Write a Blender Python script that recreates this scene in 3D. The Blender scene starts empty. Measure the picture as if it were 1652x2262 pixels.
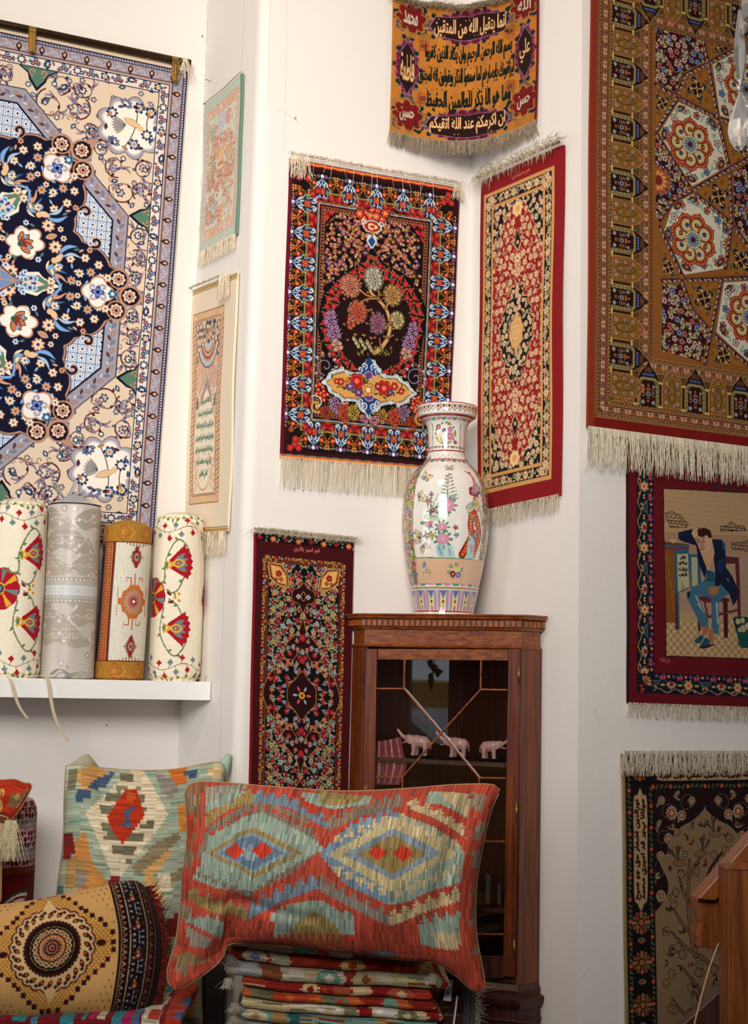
import bpy, math, random
import numpy as np
from mathutils import Vector, Matrix
sc = bpy.context.scene
COL = sc.collection
random.seed(7)
RNG = np.random.default_rng(7)
PI = math.pi

# ------------------------------------------------------------------ camera, light, exposure
F = 3000.; CX, CY = 826., 1131.
UP = np.array([595, 24900, -F]); UP /= np.linalg.norm(UP)
_f = np.array([0, 0, -1.]); YW = _f - UP * _f.dot(UP); YW /= np.linalg.norm(YW)
XW = np.cross(YW, UP)
R3 = np.array([XW, YW, UP])
EYE = np.array([0, 0, 1.6])
cam_d = bpy.data.cameras.new('camera'); cam = bpy.data.objects.new('camera', cam_d); COL.objects.link(cam)
cam_d.sensor_fit = 'VERTICAL'; cam_d.sensor_height = 36; cam_d.lens = 36 * F / 2262.
cam_d.clip_start = .05; cam_d.clip_end = 100
M4 = Matrix([list(R3[i]) + [EYE[i]] for i in range(3)] + [[0, 0, 0, 1]])
cam.matrix_world = M4
sc.camera = cam
sc.view_settings.view_transform = 'Standard'; sc.view_settings.look = 'None'
sc.view_settings.gamma = 1; sc.view_settings.use_curve_mapping = False
sc.view_settings.exposure = 0.0
world = bpy.data.worlds.new('world'); sc.world = world; world.use_nodes = True
bgn = world.node_tree.nodes['Background']; bgn.inputs[0].default_value = (.80, .88, 1, 1); bgn.inputs[1].default_value = 1.3

def area_light(name, loc, target, size, energy, col, sy=None, spread=180):
    l = bpy.data.lights.new(name, 'AREA'); l.energy = energy; l.color = col
    l.shape = 'RECTANGLE'; l.size = size; l.size_y = sy or size; l.spread = math.radians(spread)
    o = bpy.data.objects.new(name, l); COL.objects.link(o); o.location = loc
    o.rotation_euler = (Vector(target) - Vector(loc)).to_track_quat('-Z', 'Y').to_euler()
    return o
area_light('shop_window_daylight', (-.9, -1.4, 3.7), (-.5, 5.2, 2.9), 2.4, 58, (1, .965, .93), 1.8, 66)
area_light('ceiling_lamp_light', (-.6, 2.4, 4.9), (-.3, 5.3, 3.3), 1.0, 26, (1, .82, .64), None, 130)
area_light('left_window_daylight', (-3.4, 2.5, 2.1), (-.6, 5.3, 1.9), 1.4, 13, (.84, .92, 1), 1.8, 120)  # added fill from the left; no window stands behind it
area_light('doorway_daylight', (3.2, .2, 1.7), (.8, 5.0, 1.4), 1.4, 7, (.66, .80, 1), 2.0)

# ------------------------------------------------------------------ geometry of the view
def ray(px, py): return R3 @ np.array([px - CX, CY - py, -F])
def hit(px, py, P, n):
    px = np.asarray(px, float); py = np.asarray(py, float); sh = px.shape
    d = np.stack([px.ravel() - CX, CY - py.ravel(), np.full(px.size, -F)], 1) @ R3.T
    P = np.asarray(P, float); n = np.asarray(n, float)
    t = (P - EYE).dot(n) / (d @ n)
    return (EYE + d * t[:, None]).reshape(sh + (3,))
def proj(p):
    c = (np.asarray(p, float) - EYE) @ R3
    return CX + F * c[..., 0] / -c[..., 2], CY - F * c[..., 1] / -c[..., 2]
def unit(v): v = np.asarray(v, float); return v / np.linalg.norm(v)
dW = unit([.91, .415, 0]); dV = unit([.499, -.867, 0])
nW = np.array([dW[1], -dW[0], 0]); nV = np.array([dV[1], -dV[0], 0])
def P2(x, y, z=0): return np.array([x, y, z], float)
pA = P2(-.7658, 5.5427); pB = P2(-.4861, 5.0567); pC = P2(.3764, 5.45); pD = P2(.7346, 4.8277)

# ------------------------------------------------------------------ painter
def hx(s):
    if not isinstance(s, str): return np.array(s, np.float32)
    s = s.lstrip('#'); return np.array([int(s[i:i + 2], 16) / 255 for i in (0, 2, 4)], np.float32)
_glyph = {}
_AR = {}
def _mk():
    # letter: isolated form code, joins both sides?
    for ch, code, dual in [('ا', 0xFE8D, 0), ('ب', 0xFE8F, 1), ('ة', 0xFE93, 0), ('ت', 0xFE95, 1), ('ث', 0xFE99, 1), ('ج', 0xFE9D, 1),
        ('ح', 0xFEA1, 1), ('خ', 0xFEA5, 1), ('د', 0xFEA9, 0), ('ذ', 0xFEAB, 0), ('ر', 0xFEAD, 0), ('ز', 0xFEAF, 0), ('س', 0xFEB1, 1),
        ('ش', 0xFEB5, 1), ('ص', 0xFEB9, 1), ('ض', 0xFEBD, 1), ('ط', 0xFEC1, 1), ('ظ', 0xFEC5, 1), ('ع', 0xFEC9, 1), ('غ', 0xFECD, 1),
        ('ف', 0xFED1, 1), ('ق', 0xFED5, 1), ('ك', 0xFED9, 1), ('ل', 0xFEDD, 1), ('م', 0xFEE1, 1), ('ن', 0xFEE5, 1), ('ه', 0xFEE9, 1),
        ('و', 0xFEED, 0), ('ي', 0xFEF1, 1), ('ى', 0xFEEF, 0), ('أ', 0xFE83, 0), ('إ', 0xFE87, 0), ('ئ', 0xFE89, 1)]:
        _AR[ch] = (code, dual)
_mk()
def shape_ar(s):
    out = []
    for i, ch in enumerate(s):
        if ch not in _AR: out.append(ch); continue
        code, dual = _AR[ch]
        prev = i > 0 and s[i - 1] in _AR and _AR[s[i - 1]][1]
        nxt = i + 1 < len(s) and s[i + 1] in _AR and dual
        k = (3 if prev else 2) if nxt else (1 if prev else 0)
        out.append(chr(code + k))
    return ''.join(reversed(out))
def text_tris(s, bold=0.0):
    key = (s, bold)
    if key not in _glyph:
        cu = bpy.data.curves.new('t', 'FONT'); cu.body = s; cu.resolution_u = 2; cu.offset = bold
        o = bpy.data.objects.new('t', cu); COL.objects.link(o)
        dg = bpy.context.evaluated_depsgraph_get(); m = o.evaluated_get(dg).to_mesh()
        v = np.array([q.co[:2] for q in m.vertices]); v[:, 1] *= -1
        tr = [list(p.vertices) for p in m.polygons]
        bpy.data.objects.remove(o); bpy.data.curves.remove(cu)
        mn = v.min(0); mx = v.max(0)
        _glyph[key] = ((v - (mn + mx) / 2) / (mx - mn), tr)
    return _glyph[key]

class Cv:
    def __init__(s, W, H, kx, ky=None):
        s.W, s.H, s.kx, s.ky = W, H, kx, ky or kx
        s.nx, s.ny = int(W * s.kx), int(H * s.ky)
        s.a = np.zeros((s.ny, s.nx, 3), np.float32)
        s.xs = ((np.arange(s.nx) + .5) / s.kx).astype(np.float32); s.ys = ((np.arange(s.ny) + .5) / s.ky).astype(np.float32)
        s.st = [[np.eye(3)]]; s.R = (0, 0, W, H)
    # transform stack
    def push(s, ms): s.st.append([a @ b for a in s.st[-1] for b in ms]); return s
    def pop(s): s.st.pop()
    def __enter__(s): return s
    def __exit__(s, *a): s.pop()
    def at(s, x, y, ang=0, sx=1, sy=None):
        c, n = math.cos(ang), math.sin(ang); sy = sx if sy is None else sy
        return s.push([np.array([[c * sx, -n * sy, x], [n * sx, c * sy, y], [0, 0, 1.]])])
    def sym(s, cx, cy, mode):
        def m(a, b): return np.array([[a, 0, cx - a * cx], [0, b, cy - b * cy], [0, 0, 1.]])
        L = {'x': [m(1, 1), m(-1, 1)], 'y': [m(1, 1), m(1, -1)], 'xy': [m(1, 1), m(-1, 1), m(1, -1), m(-1, -1)]}[mode]
        return s.push(L)
    def rot(s, cx, cy, n, mirror=False, off=0, sy=1):
        L = []
        for k in range(n):
            a = 2 * PI * k / n + off; c, q = math.cos(a), math.sin(a)
            base = np.array([[c, -q, cx], [q * sy, c * sy, cy], [0, 0, 1.]])
            L.append(base)
            if mirror: L.append(base @ np.diag([1., -1, 1]))
        return s.push(L)
    def _win(s, x0, y0, x1, y1):
        i0 = max(0, int(math.floor(x0 * s.kx))); i1 = min(s.nx, int(math.ceil(x1 * s.kx)) + 1)
        j0 = max(0, int(math.floor(y0 * s.ky))); j1 = min(s.ny, int(math.ceil(y1 * s.ky)) + 1)
        return (i0, i1, j0, j1) if i1 > i0 and j1 > j0 else None
    def fill(s, c): s.a[:] = hx(c)
    def _mask(s, q, w, qx=0, qy=0):
        i0, i1, j0, j1 = w
        X = s.xs[i0:i1]; Y = s.ys[j0:j1]
        if qx: X = (np.floor(X / qx) + .5) * qx
        if qy: Y = (np.floor(Y / qy) + .5) * qy
        m = np.zeros((j1 - j0, i1 - i0), bool)
        n = len(q)
        for k in range(n):
            ax, ay = q[k]; bx, by = q[(k + 1) % n]
            if ay == by: continue
            if ay > by: ax, ay, bx, by = bx, by, ax, ay
            r = np.where((Y >= ay) & (Y < by))[0]
            if len(r) == 0: continue
            r0, r1 = r[0], r[-1] + 1
            xc = ax + (Y[r0:r1] - ay) * ((bx - ax) / (by - ay))
            m[r0:r1] ^= X[None, :] > xc[:, None]
        return m
    def poly(s, pts, c, qx=0, qy=0, tex=None):
        c = hx(c); p = np.asarray(pts, float); p = np.c_[p, np.ones(len(p))]
        for M in s.st[-1]:
            q = (p @ M.T)[:, :2]
            w = s._win(q[:, 0].min() - qx, q[:, 1].min() - qy, q[:, 0].max() + qx, q[:, 1].max() + qy)
            if not w: continue
            m = s._mask(q, w, qx, qy)
            v = s.a[w[2]:w[3], w[0]:w[1]]
            v[m] = c if tex is None else tex[w[2]:w[3], w[0]:w[1]][m]
    def rect(s, x0, y0, x1, y1, c, **k): s.poly([(x0, y0), (x1, y0), (x1, y1), (x0, y1)], c, **k)
    def line(s, pts, wd, c, w1=None):
        c = hx(c); p = np.asarray(pts, float); p = np.c_[p, np.ones(len(p))]
        n = len(p) - 1
        for M in s.st[-1]:
            q = (p @ M.T)[:, :2]; sc_ = math.sqrt(abs(M[0, 0] * M[1, 1] - M[0, 1] * M[1, 0]))
            for k in range(n):
                a = wd + ((w1 - wd) * (k + .5) / n if w1 is not None else 0); r = a * sc_ / 2
                (ax, ay), (bx, by) = q[k], q[k + 1]
                w = s._win(min(ax, bx) - r, min(ay, by) - r, max(ax, bx) + r, max(ay, by) + r)
                if not w: continue
                X = s.xs[w[0]:w[1]][None, :] - ax; Y = s.ys[w[2]:w[3]][:, None] - ay
                dx, dy = bx - ax, by - ay; L = dx * dx + dy * dy + 1e-12
                t = np.clip((X * dx + Y * dy) / L, 0, 1)
                m = (X - t * dx) ** 2 + (Y - t * dy) ** 2 <= r * r
                s.a[w[2]:w[3], w[0]:w[1]][m] = c
    def box(s, x0, y0, x1, y1, wd, c): s.line([(x0, y0), (x1, y0), (x1, y1), (x0, y1), (x0, y0)], wd, c)
    def ros(s, x, y, layers, ry=1.0):
        """layers: (radius, petals, depth, colour, phase)"""
        R = max(l[0] for l in layers) * 1.02
        for M in s.st[-1]:
            A = M[:2, :2]; cx, cy = A @ (x, y) + M[:2, 2]
            ex = R * (abs(A[0, 0]) + abs(A[0, 1]) * ry); ey = R * (abs(A[1, 0]) + abs(A[1, 1]) * ry)
            w = s._win(cx - ex, cy - ey, cx + ex, cy + ey)
            if not w: continue
            I = np.linalg.inv(A)
            X = s.xs[w[0]:w[1]][None, :] - cx; Y = s.ys[w[2]:w[3]][:, None] - cy
            lx = I[0, 0] * X + I[0, 1] * Y; ly = (I[1, 0] * X + I[1, 1] * Y) / ry
            r = np.hypot(lx, ly); th = np.arctan2(ly, lx)
            v = s.a[w[2]:w[3], w[0]:w[1]]
            for l in layers:
                rr, n, d, c = l[:4]; ph = l[4] if len(l) > 4 else 0
                lim = rr if n == 0 else rr * (1 - d + d * np.abs(np.cos(n * (th - ph) / 2)) ** .7)
                v[r < lim] = hx(c)
    def dot(s, x, y, r, c, ry=1.0): s.ros(x, y, [(r, 0, 0, c)], ry)
    def leaf(s, x, y, L, wd, ang, c, oc=None, ow=.25, curve=0.):
        t = np.linspace(0, 1, 7)
        def mk(Lx, ww, sx):
            h = np.sin(t * PI) ** .8 * ww / 2; cv = curve * L * np.sin(t * PI)
            up = np.c_[sx + t * Lx, cv + h]; dn = np.c_[sx + t * Lx, cv - h][::-1][1:-1]
            return np.r_[up, dn]
        with s.at(x, y, ang):
            if oc is not None: s.poly(mk(L + 2 * ow, wd + 2 * ow, -ow), oc)
            s.poly(mk(L, wd, 0), c)
    def text(s, st, x, y, w, h, c, ang=0, bold=.012, oc=None, ob=.04, warp=None):
        st = shape_ar(st)
        v, tr = text_tris(st, .008)
        v = v * [w, h]; d = bold * 2.2
        for dx, dy in ((0, 0), (d, 0), (-d, 0), (0, d), (0, -d)):
            with s.at(x + dx, y + dy, ang):
                for t in tr: s.poly(v[t], c)
    def border(s, ins, pitch, fn, sides='tblr'):
        """fn(cv, i, p): drawn in a frame whose x runs along the side and -y points outward, on the centre line `ins` from the edge"""
        x0, y0, W, H = s.R
        for sd, L, x, y, a in (('t', W - 2 * ins, x0 + ins, y0 + ins, 0), ('r', H - 2 * ins, x0 + W - ins, y0 + ins, PI / 2), ('b', W - 2 * ins, x0 + W - ins, y0 + H - ins, PI), ('l', H - 2 * ins, x0 + ins, y0 + H - ins, -PI / 2)):
            if sd not in sides: continue
            n = max(1, round(L / pitch)); p = L / n
            for i in range(n):
                with s.at(x, y, a):
                    with s.at((i + .5) * p, 0): fn(s, i, p)
    def band(s, i0, i1, c):
        x, y, W, H = s.R
        for a in ((i0, i0, W - i0, i1), (i0, H - i1, W - i0, H - i0), (i0, i0, i1, H - i0), (W - i1, i0, W - i0, H - i0)): s.rect(x + a[0], y + a[1], x + a[2], y + a[3], c)
    def frames(s, *iwc):
        for i, w, c in iwc: s.band(i - w / 2, i + w / 2, c)
    def inside(s, pts):
        """boolean mask of a polygon, for clipping"""
        m = np.zeros((s.ny, s.nx), bool); q = np.asarray(pts, float)
        w = s._win(q[:, 0].min(), q[:, 1].min(), q[:, 0].max(), q[:, 1].max())
        if w: m[w[2]:w[3], w[0]:w[1]] = s._mask(q, w)
        return m
    def clip(s, mask, fn):
        old = s.a.copy(); fn(); s.a[~mask] = old[~mask]
    def wool(s, amt=.03, g=1.14):
        s.a = s.a ** g
        n = RNG.normal(0, amt, (s.ny, s.nx, 1)).astype(np.float32)
        s.a = np.clip(s.a * (1 + n), 0, 1)
def circ(x, y, r, n=24, a0=0, a1=2 * PI, ry=1):
    t = np.linspace(a0, a1, n); return np.c_[x + r * np.cos(t), y + r * ry * np.sin(t)]
def spiral(x, y, r, turns=1.2, a0=0, sgn=1, n=22, k=.12):
    t = np.linspace(0, 1, n); a = a0 + sgn * t * turns * 2 * PI; rr = r * (1 - t * (1 - k))
    return np.c_[x + rr * np.cos(a), y + rr * np.sin(a)]
def bez(p0, p1, p2, n=12):
    t = np.linspace(0, 1, n)[:, None]; p0, p1, p2 = map(np.array, (p0, p1, p2))
    return (1 - t) ** 2 * p0 + 2 * t * (1 - t) * p1 + t * t * p2
def smooth(pts, n=8, closed=False):
    p = np.asarray(pts, float); N = len(p); out = []
    rng = range(N if closed else N - 1)
    for i in rng:
        g = lambda k: p[k % N] if closed else p[min(max(k, 0), N - 1)]
        a, b, c, d = g(i - 1), g(i), g(i + 1), g(i + 2)
        for t in np.linspace(0, 1, n, endpoint=False):
            out.append(.5 * (2 * b + (c - a) * t + (2 * a - 5 * b + 4 * c - d) * t * t + (3 * b - a - 3 * c + d) * t ** 3))
    if not closed: out.append(p[-1])
    return np.array(out)
def tile_scatter(cv, x0, y0, x1, y1, pitch, fn, jit=.3, keep=None, seed=1):
    r = random.Random(seed); j = 0; y = y0
    while y < y1:
        x = x0 + (pitch / 2 if j % 2 else 0); i = 0
        while x < x1:
            xx = x + r.uniform(-jit, jit) * pitch; yy = y + r.uniform(-jit, jit) * pitch
            if keep is None or keep(xx, yy): fn(cv, xx, yy, r)
            x += pitch; i += 1
        y += pitch * .87; j += 1

# ------------------------------------------------------------------ materials
def nt(name):
    m = bpy.data.materials.new(name); m.use_nodes = True; t = m.node_tree
    return m, t, t.nodes, t.links, t.nodes['Principled BSDF']
def lin(c): c = hx(c); return tuple(float(v / 12.92 if v <= .04045 else ((v + .055) / 1.055) ** 2.4) for v in c) + (1.,)
def mat_attr(name, rough=.95, sheen=.05, bump=.25, bscale=900, coat=0, spec=.2):
    m, t, N, L, b = nt(name)
    a = N.new('ShaderNodeAttribute'); a.attribute_name = 'Col'
    L.new(a.outputs['Color'], b.inputs['Base Color']); b.inputs['Roughness'].default_value = rough
    b.inputs['Sheen Weight'].default_value = sheen; b.inputs['Specular IOR Level'].default_value = spec
    b.inputs['Coat Weight'].default_value = coat
    if bump:
        tc = N.new('ShaderNodeTexCoord'); n = N.new('ShaderNodeTexNoise'); n.inputs['Scale'].default_value = bscale; n.inputs['Detail'].default_value = 1
        bp = N.new('ShaderNodeBump'); bp.inputs['Strength'].default_value = bump; bp.inputs['Distance'].default_value = .001
        L.new(tc.outputs['Object'], n.inputs['Vector']); L.new(n.outputs['Fac'], bp.inputs['Height']); L.new(bp.outputs['Normal'], b.inputs['Normal'])
    return m
def mat_plain(name, col, rough=.5, metal=0, spec=.5, noise=0, nscale=20, bump=0, bscale=80, coat=0, sheen=0):
    m, t, N, L, b = nt(name)
    b.inputs['Base Color'].default_value = lin(col); b.inputs['Roughness'].default_value = rough; b.inputs['Metallic'].default_value = metal
    b.inputs['Specular IOR Level'].default_value = spec; b.inputs['Coat Weight'].default_value = coat; b.inputs['Sheen Weight'].default_value = sheen
    tc = N.new('ShaderNodeTexCoord')
    n = N.new('ShaderNodeTexNoise'); n.inputs['Scale'].default_value = nscale; n.inputs['Detail'].default_value = 4
    mx = N.new('ShaderNodeMixRGB'); mx.blend_type = 'MULTIPLY'; mx.inputs[0].default_value = noise
    mx.inputs[1].default_value = lin(col); L.new(tc.outputs['Object'], n.inputs['Vector']); L.new(n.outputs['Fac'], mx.inputs[2]); L.new(mx.outputs[0], b.inputs['Base Color'])
    if bump:
        n2 = N.new('ShaderNodeTexNoise'); n2.inputs['Scale'].default_value = bscale; n2.inputs['Detail'].default_value = 3
        bp = N.new('ShaderNodeBump'); bp.inputs['Strength'].default_value = bump; bp.inputs['Distance'].default_value = .004
        L.new(tc.outputs['Object'], n2.inputs['Vector']); L.new(n2.outputs['Fac'], bp.inputs['Height']); L.new(bp.outputs['Normal'], b.inputs['Normal'])
    return m
def mat_wood(name, c0, c1, rough=.3, scale=6., axis=2, coat=.3, stretch=12):
    m, t, N, L, b = nt(name)
    tc = N.new('ShaderNodeTexCoord'); mp = N.new('ShaderNodeMapping')
    s = [stretch] * 3; s[axis] = 1.; mp.inputs['Scale'].default_value = s
    n = N.new('ShaderNodeTexNoise'); n.inputs['Scale'].default_value = scale; n.inputs['Detail'].default_value = 6; n.inputs['Distortion'].default_value = .6
    n2 = N.new('ShaderNodeTexNoise'); n2.inputs['Scale'].default_value = scale * 9; n2.inputs['Detail'].default_value = 3
    ad = N.new('ShaderNodeMath'); ad.operation = 'MULTIPLY_ADD'; ad.inputs[1].default_value = .35
    r = N.new('ShaderNodeValToRGB'); r.color_ramp.elements[0].position = .42; r.color_ramp.elements[1].position = .85
    r.color_ramp.elements[0].color = lin(c0); r.color_ramp.elements[1].color = lin(c1)
    L.new(tc.outputs['Object'], mp.inputs['Vector']); L.new(mp.outputs[0], n.inputs['Vector']); L.new(mp.outputs[0], n2.inputs['Vector'])
    L.new(n2.outputs['Fac'], ad.inputs[0]); L.new(n.outputs['Fac'], ad.inputs[2]); L.new(ad.outputs[0], r.inputs['Fac']); L.new(r.outputs[0], b.inputs['Base Color'])
    b.inputs['Roughness'].default_value = rough; b.inputs['Coat Weight'].default_value = coat; b.inputs['Coat Roughness'].default_value = .15
    return m
MW = mat_attr('wool_pile', .95, .04, .35, 700)
MK = mat_attr('kilim_weave', .95, .03, .5, 500)
MS = mat_attr('silk_weave', .6, .2, .15, 900, spec=.35)
MF = mat_attr('fringe_cotton', .95, .0, 0)
MP = mat_attr('glazed_porcelain', .12, 0, 0, coat=.6, spec=.5)

# ------------------------------------------------------------------ mesh helpers
def tag(o, label=None, cat=None, group=None, kind=None):
    if label: o['label'] = label
    if cat: o['category'] = cat
    if group: o['group'] = group
    if kind: o['kind'] = kind
    return o
def mesh_obj(name, V, Fc, mat, parent=None, col=None, smooth=True, loc=None):
    V = np.asarray(V, np.float64)
    me = bpy.data.meshes.new(name)
    loc = np.zeros(3) if loc is None else np.asarray(loc, float)
    ploc = np.zeros(3)
    if parent is not None: ploc = np.array(parent.get('_o', [0, 0, 0]))
    org = loc if parent is None else ploc
    V = V - org
    if isinstance(Fc, np.ndarray) and Fc.ndim == 2:
        me.vertices.add(len(V)); me.vertices.foreach_set('co', V.astype(np.float32).ravel())
        k = Fc.shape[1]; me.loops.add(Fc.size); me.loops.foreach_set('vertex_index', Fc.astype(np.int32).ravel())
        me.polygons.add(len(Fc)); me.polygons.foreach_set('loop_start', np.arange(0, Fc.size, k, dtype=np.int32))
        me.update(calc_edges=True)
    else:
        me.from_pydata([tuple(v) for v in V], [], [tuple(int(i) for i in f) for f in Fc]); me.update()
    if col is not None:
        at = me.color_attributes.new('Col', 'BYTE_COLOR', 'POINT')
        c = np.ones((len(V), 4), np.float32); c[:, :3] = col
        at.data.foreach_set('color_srgb', c.ravel())
    me.materials.append(mat)
    if smooth: me.polygons.foreach_set('use_smooth', np.ones(len(me.polygons), bool))
    o = bpy.data.objects.new(name, me); COL.objects.link(o)
    if parent is not None: o.parent = parent
    else: o.location = org; o['_o'] = [float(v) for v in org]
    return o
def empty(name, loc):
    o = bpy.data.objects.new(name, None); COL.objects.link(o); o.location = loc; o['_o'] = [float(v) for v in loc]; o.empty_display_size = .05
    return o
class MB:
    def __init__(s): s.v = []; s.f = []; s.c = []
    def add(s, V, Fc, c=(1, 1, 1)):
        b = len(s.v); s.v += [tuple(map(float, v)) for v in V]; s.f += [tuple(int(i) + b for i in f) for f in Fc]; s.c += [tuple(map(float, hx(c)))] * len(V); return s
    def box(s, x0, y0, z0, x1, y1, z1, fr=None, c=(1, 1, 1)):
        V = [(x, y, z) for x in (x0, x1) for y in (y0, y1) for z in (z0, z1)]
        if fr is not None: V = [fr(*v) for v in V]
        return s.add(V, [(0, 1, 3, 2), (4, 6, 7, 5), (0, 4, 5, 1), (2, 3, 7, 6), (0, 2, 6, 4), (1, 5, 7, 3)], c)
    def tube(s, pts, r, n=8, c=(1, 1, 1), cap=True, r1=None):
        P = np.asarray(pts, float); m = len(P); V = []
        up = np.array([.3, .2, .9])
        for i in range(m):
            d = unit(P[min(i + 1, m - 1)] - P[max(i - 1, 0)] + 1e-9)
            a = np.cross(d, up); a = unit(a if np.linalg.norm(a) > 1e-3 else np.cross(d, [1, 0, 0])); b = np.cross(d, a)
            rr = r[i] if hasattr(r, '__len__') else (r + (r1 - r) * i / (m - 1) if r1 is not None else r)
            for k in range(n):
                t = 2 * PI * k / n; V.append(P[i] + rr * (a * math.cos(t) + b * math.sin(t)))
        Fc = [(i * n + k, i * n + (k + 1) % n, (i + 1) * n + (k + 1) % n, (i + 1) * n + k) for i in range(m - 1) for k in range(n)]
        if cap: Fc += [tuple(range(n))[::-1], tuple((m - 1) * n + k for k in range(n))]
        return s.add(V, Fc, c)
    def lathe(s, prof, ctr, n=24, c=(1, 1, 1), fr=None, ax=None):
        V = []
        for r, z in prof:
            for k in range(n):
                t = 2 * PI * k / n; V.append((ctr[0] + r * math.cos(t), ctr[1] + r * math.sin(t), ctr[2] + z))
        m = len(prof); Fc = [(i * n + k, i * n + (k + 1) % n, (i + 1) * n + (k + 1) % n, (i + 1) * n + k) for i in range(m - 1) for k in range(n)]
        Fc += [tuple(range(n))[::-1], tuple((m - 1) * n + k for k in range(n))]
        return s.add(V, Fc, c)
    def build(s, name, mat, parent=None, smooth=False, loc=None):
        return mesh_obj(name, s.v, s.f, mat, parent, np.array(s.c), smooth, loc)
def soften(o, w=.002, seg=2):
    m = o.modifiers.new('bevel', 'BEVEL'); m.width = w; m.segments = seg; m.limit_method = 'ANGLE'; return o

def sheet(name, posfn, cv, kx, ky, mat, parent=None, us=None, edge=None, thick=.008, back=None, loc=None, spread_n=None):
    """dense woven sheet: posfn(U, V) -> points; colours sampled from the canvas; edges turned back by `thick`"""
    nu = max(2, int(cv.W * kx)); nv = max(2, int(cv.H * ky))
    u = np.linspace(0, 1, nu) if us is None else np.asarray(us); nu = len(u); v = np.linspace(0, 1, nv)
    U, V = np.meshgrid(u, v); P = posfn(U, V)
    # box-filtered lookup
    ix = np.clip((U * cv.nx).astype(int), 0, cv.nx - 1); iy = np.clip((V * cv.ny).astype(int), 0, cv.ny - 1)
    a = cv.a; ap = (a + np.roll(a, 1, 0) + np.roll(a, 1, 1) + np.roll(np.roll(a, 1, 0), 1, 1)) / 4
    c = ap[iy, ix]; c[0] = a[0, ix[0]]; c[:, 0] = a[iy[:, 0], 0]
    idx = np.arange(nu * nv).reshape(nv, nu)
    Fc = np.stack([idx[:-1, :-1], idx[1:, :-1], idx[1:, 1:], idx[:-1, 1:]], -1).reshape(-1, 4)
    Vt = P.reshape(-1, 3); Ct = c.reshape(-1, 3)
    # rim
    ring = np.r_[idx[0, :], idx[1:, -1], idx[-1, ::-1][1:], idx[::-1, 0][1:-1]]
    du = P[:, 1] - P[:, 0]; n0 = unit(np.cross(P[-1, 0] - P[0, 0], P[0, -1] - P[0, 0]))
    Rv = Vt[ring] - n0 * thick; b = len(Vt); m = len(ring)
    ec = Ct[ring] if edge is None else np.tile(hx(edge), (m, 1))
    k = np.arange(m); k2 = (k + 1) % m
    F2 = np.stack([ring[k], ring[k2], b + k2, b + k], -1)
    Vt = np.r_[Vt, Rv]; Ct = np.r_[Ct, ec]; Fc = np.r_[Fc, F2]
    return mesh_obj(name, Vt, Fc, mat, parent, Ct, True, loc)

class Wall:
    """a vertical plane through P along d with the outward normal n"""
    def __init__(s, P, d, n, off=0): s.P = np.asarray(P) + n * off; s.d = d; s.n = n
    def hit(s, px, py): return hit(px, py, s.P, s.n)
    def sz(s, px, py): h = s.hit(px, py); return np.stack([(h - s.P) @ s.d, h[..., 2]], -1)
W0 = Wall(pA, dW, nW); W1 = Wall(pB, dV, nV); W2 = Wall(pB, dW, nW); W3 = Wall(pC, dV, nV); W4 = Wall(pD, dW, nW)

def hang(wall, corners, off=.014, cm=None):
    """corners px TL TR BR BL on a wall -> posfn, size in cm, px->cm design map"""
    K = wall.sz(np.array([c[0] for c in corners]), np.array([c[1] for c in corners]))
    W = (np.linalg.norm(K[1] - K[0]) + np.linalg.norm(K[2] - K[3])) * 50; H = (np.linalg.norm(K[3] - K[0]) + np.linalg.norm(K[2] - K[1])) * 50
    if cm: W, H = cm
    def bil(U, V):
        U = U[..., None]; V = V[..., None]
        return K[0] * (1 - U) * (1 - V) + K[1] * U * (1 - V) + K[2] * U * V + K[3] * (1 - U) * V
    ph = random.random() * 9
    def pos(U, V, extra=0):
        q = bil(U, V)
        n = off + .003 * np.sin(U * 7 + ph + 2 * V) * np.sin(V * 5 + ph) + .002 * np.sin(V * 11 + U * 3) + extra
        return wall.P + q[..., :1] * wall.d + n[..., None] * wall.n + q[..., 1:] * np.array([0, 0, 1.])
    def D(px, py):
        t = wall.sz(px, py); uv = np.array([.5, .5])
        for _ in range(12):
            e = .001; f = bil(*[np.array(x) for x in uv]); J = np.stack([(bil(np.array(uv[0] + e), np.array(uv[1])) - f) / e, (bil(np.array(uv[0]), np.array(uv[1] + e)) - f) / e], -1)
            uv = uv + np.linalg.solve(J, t - f)
        return float(uv[0] * W), float(uv[1] * H)
    return pos, W, H, D

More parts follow.
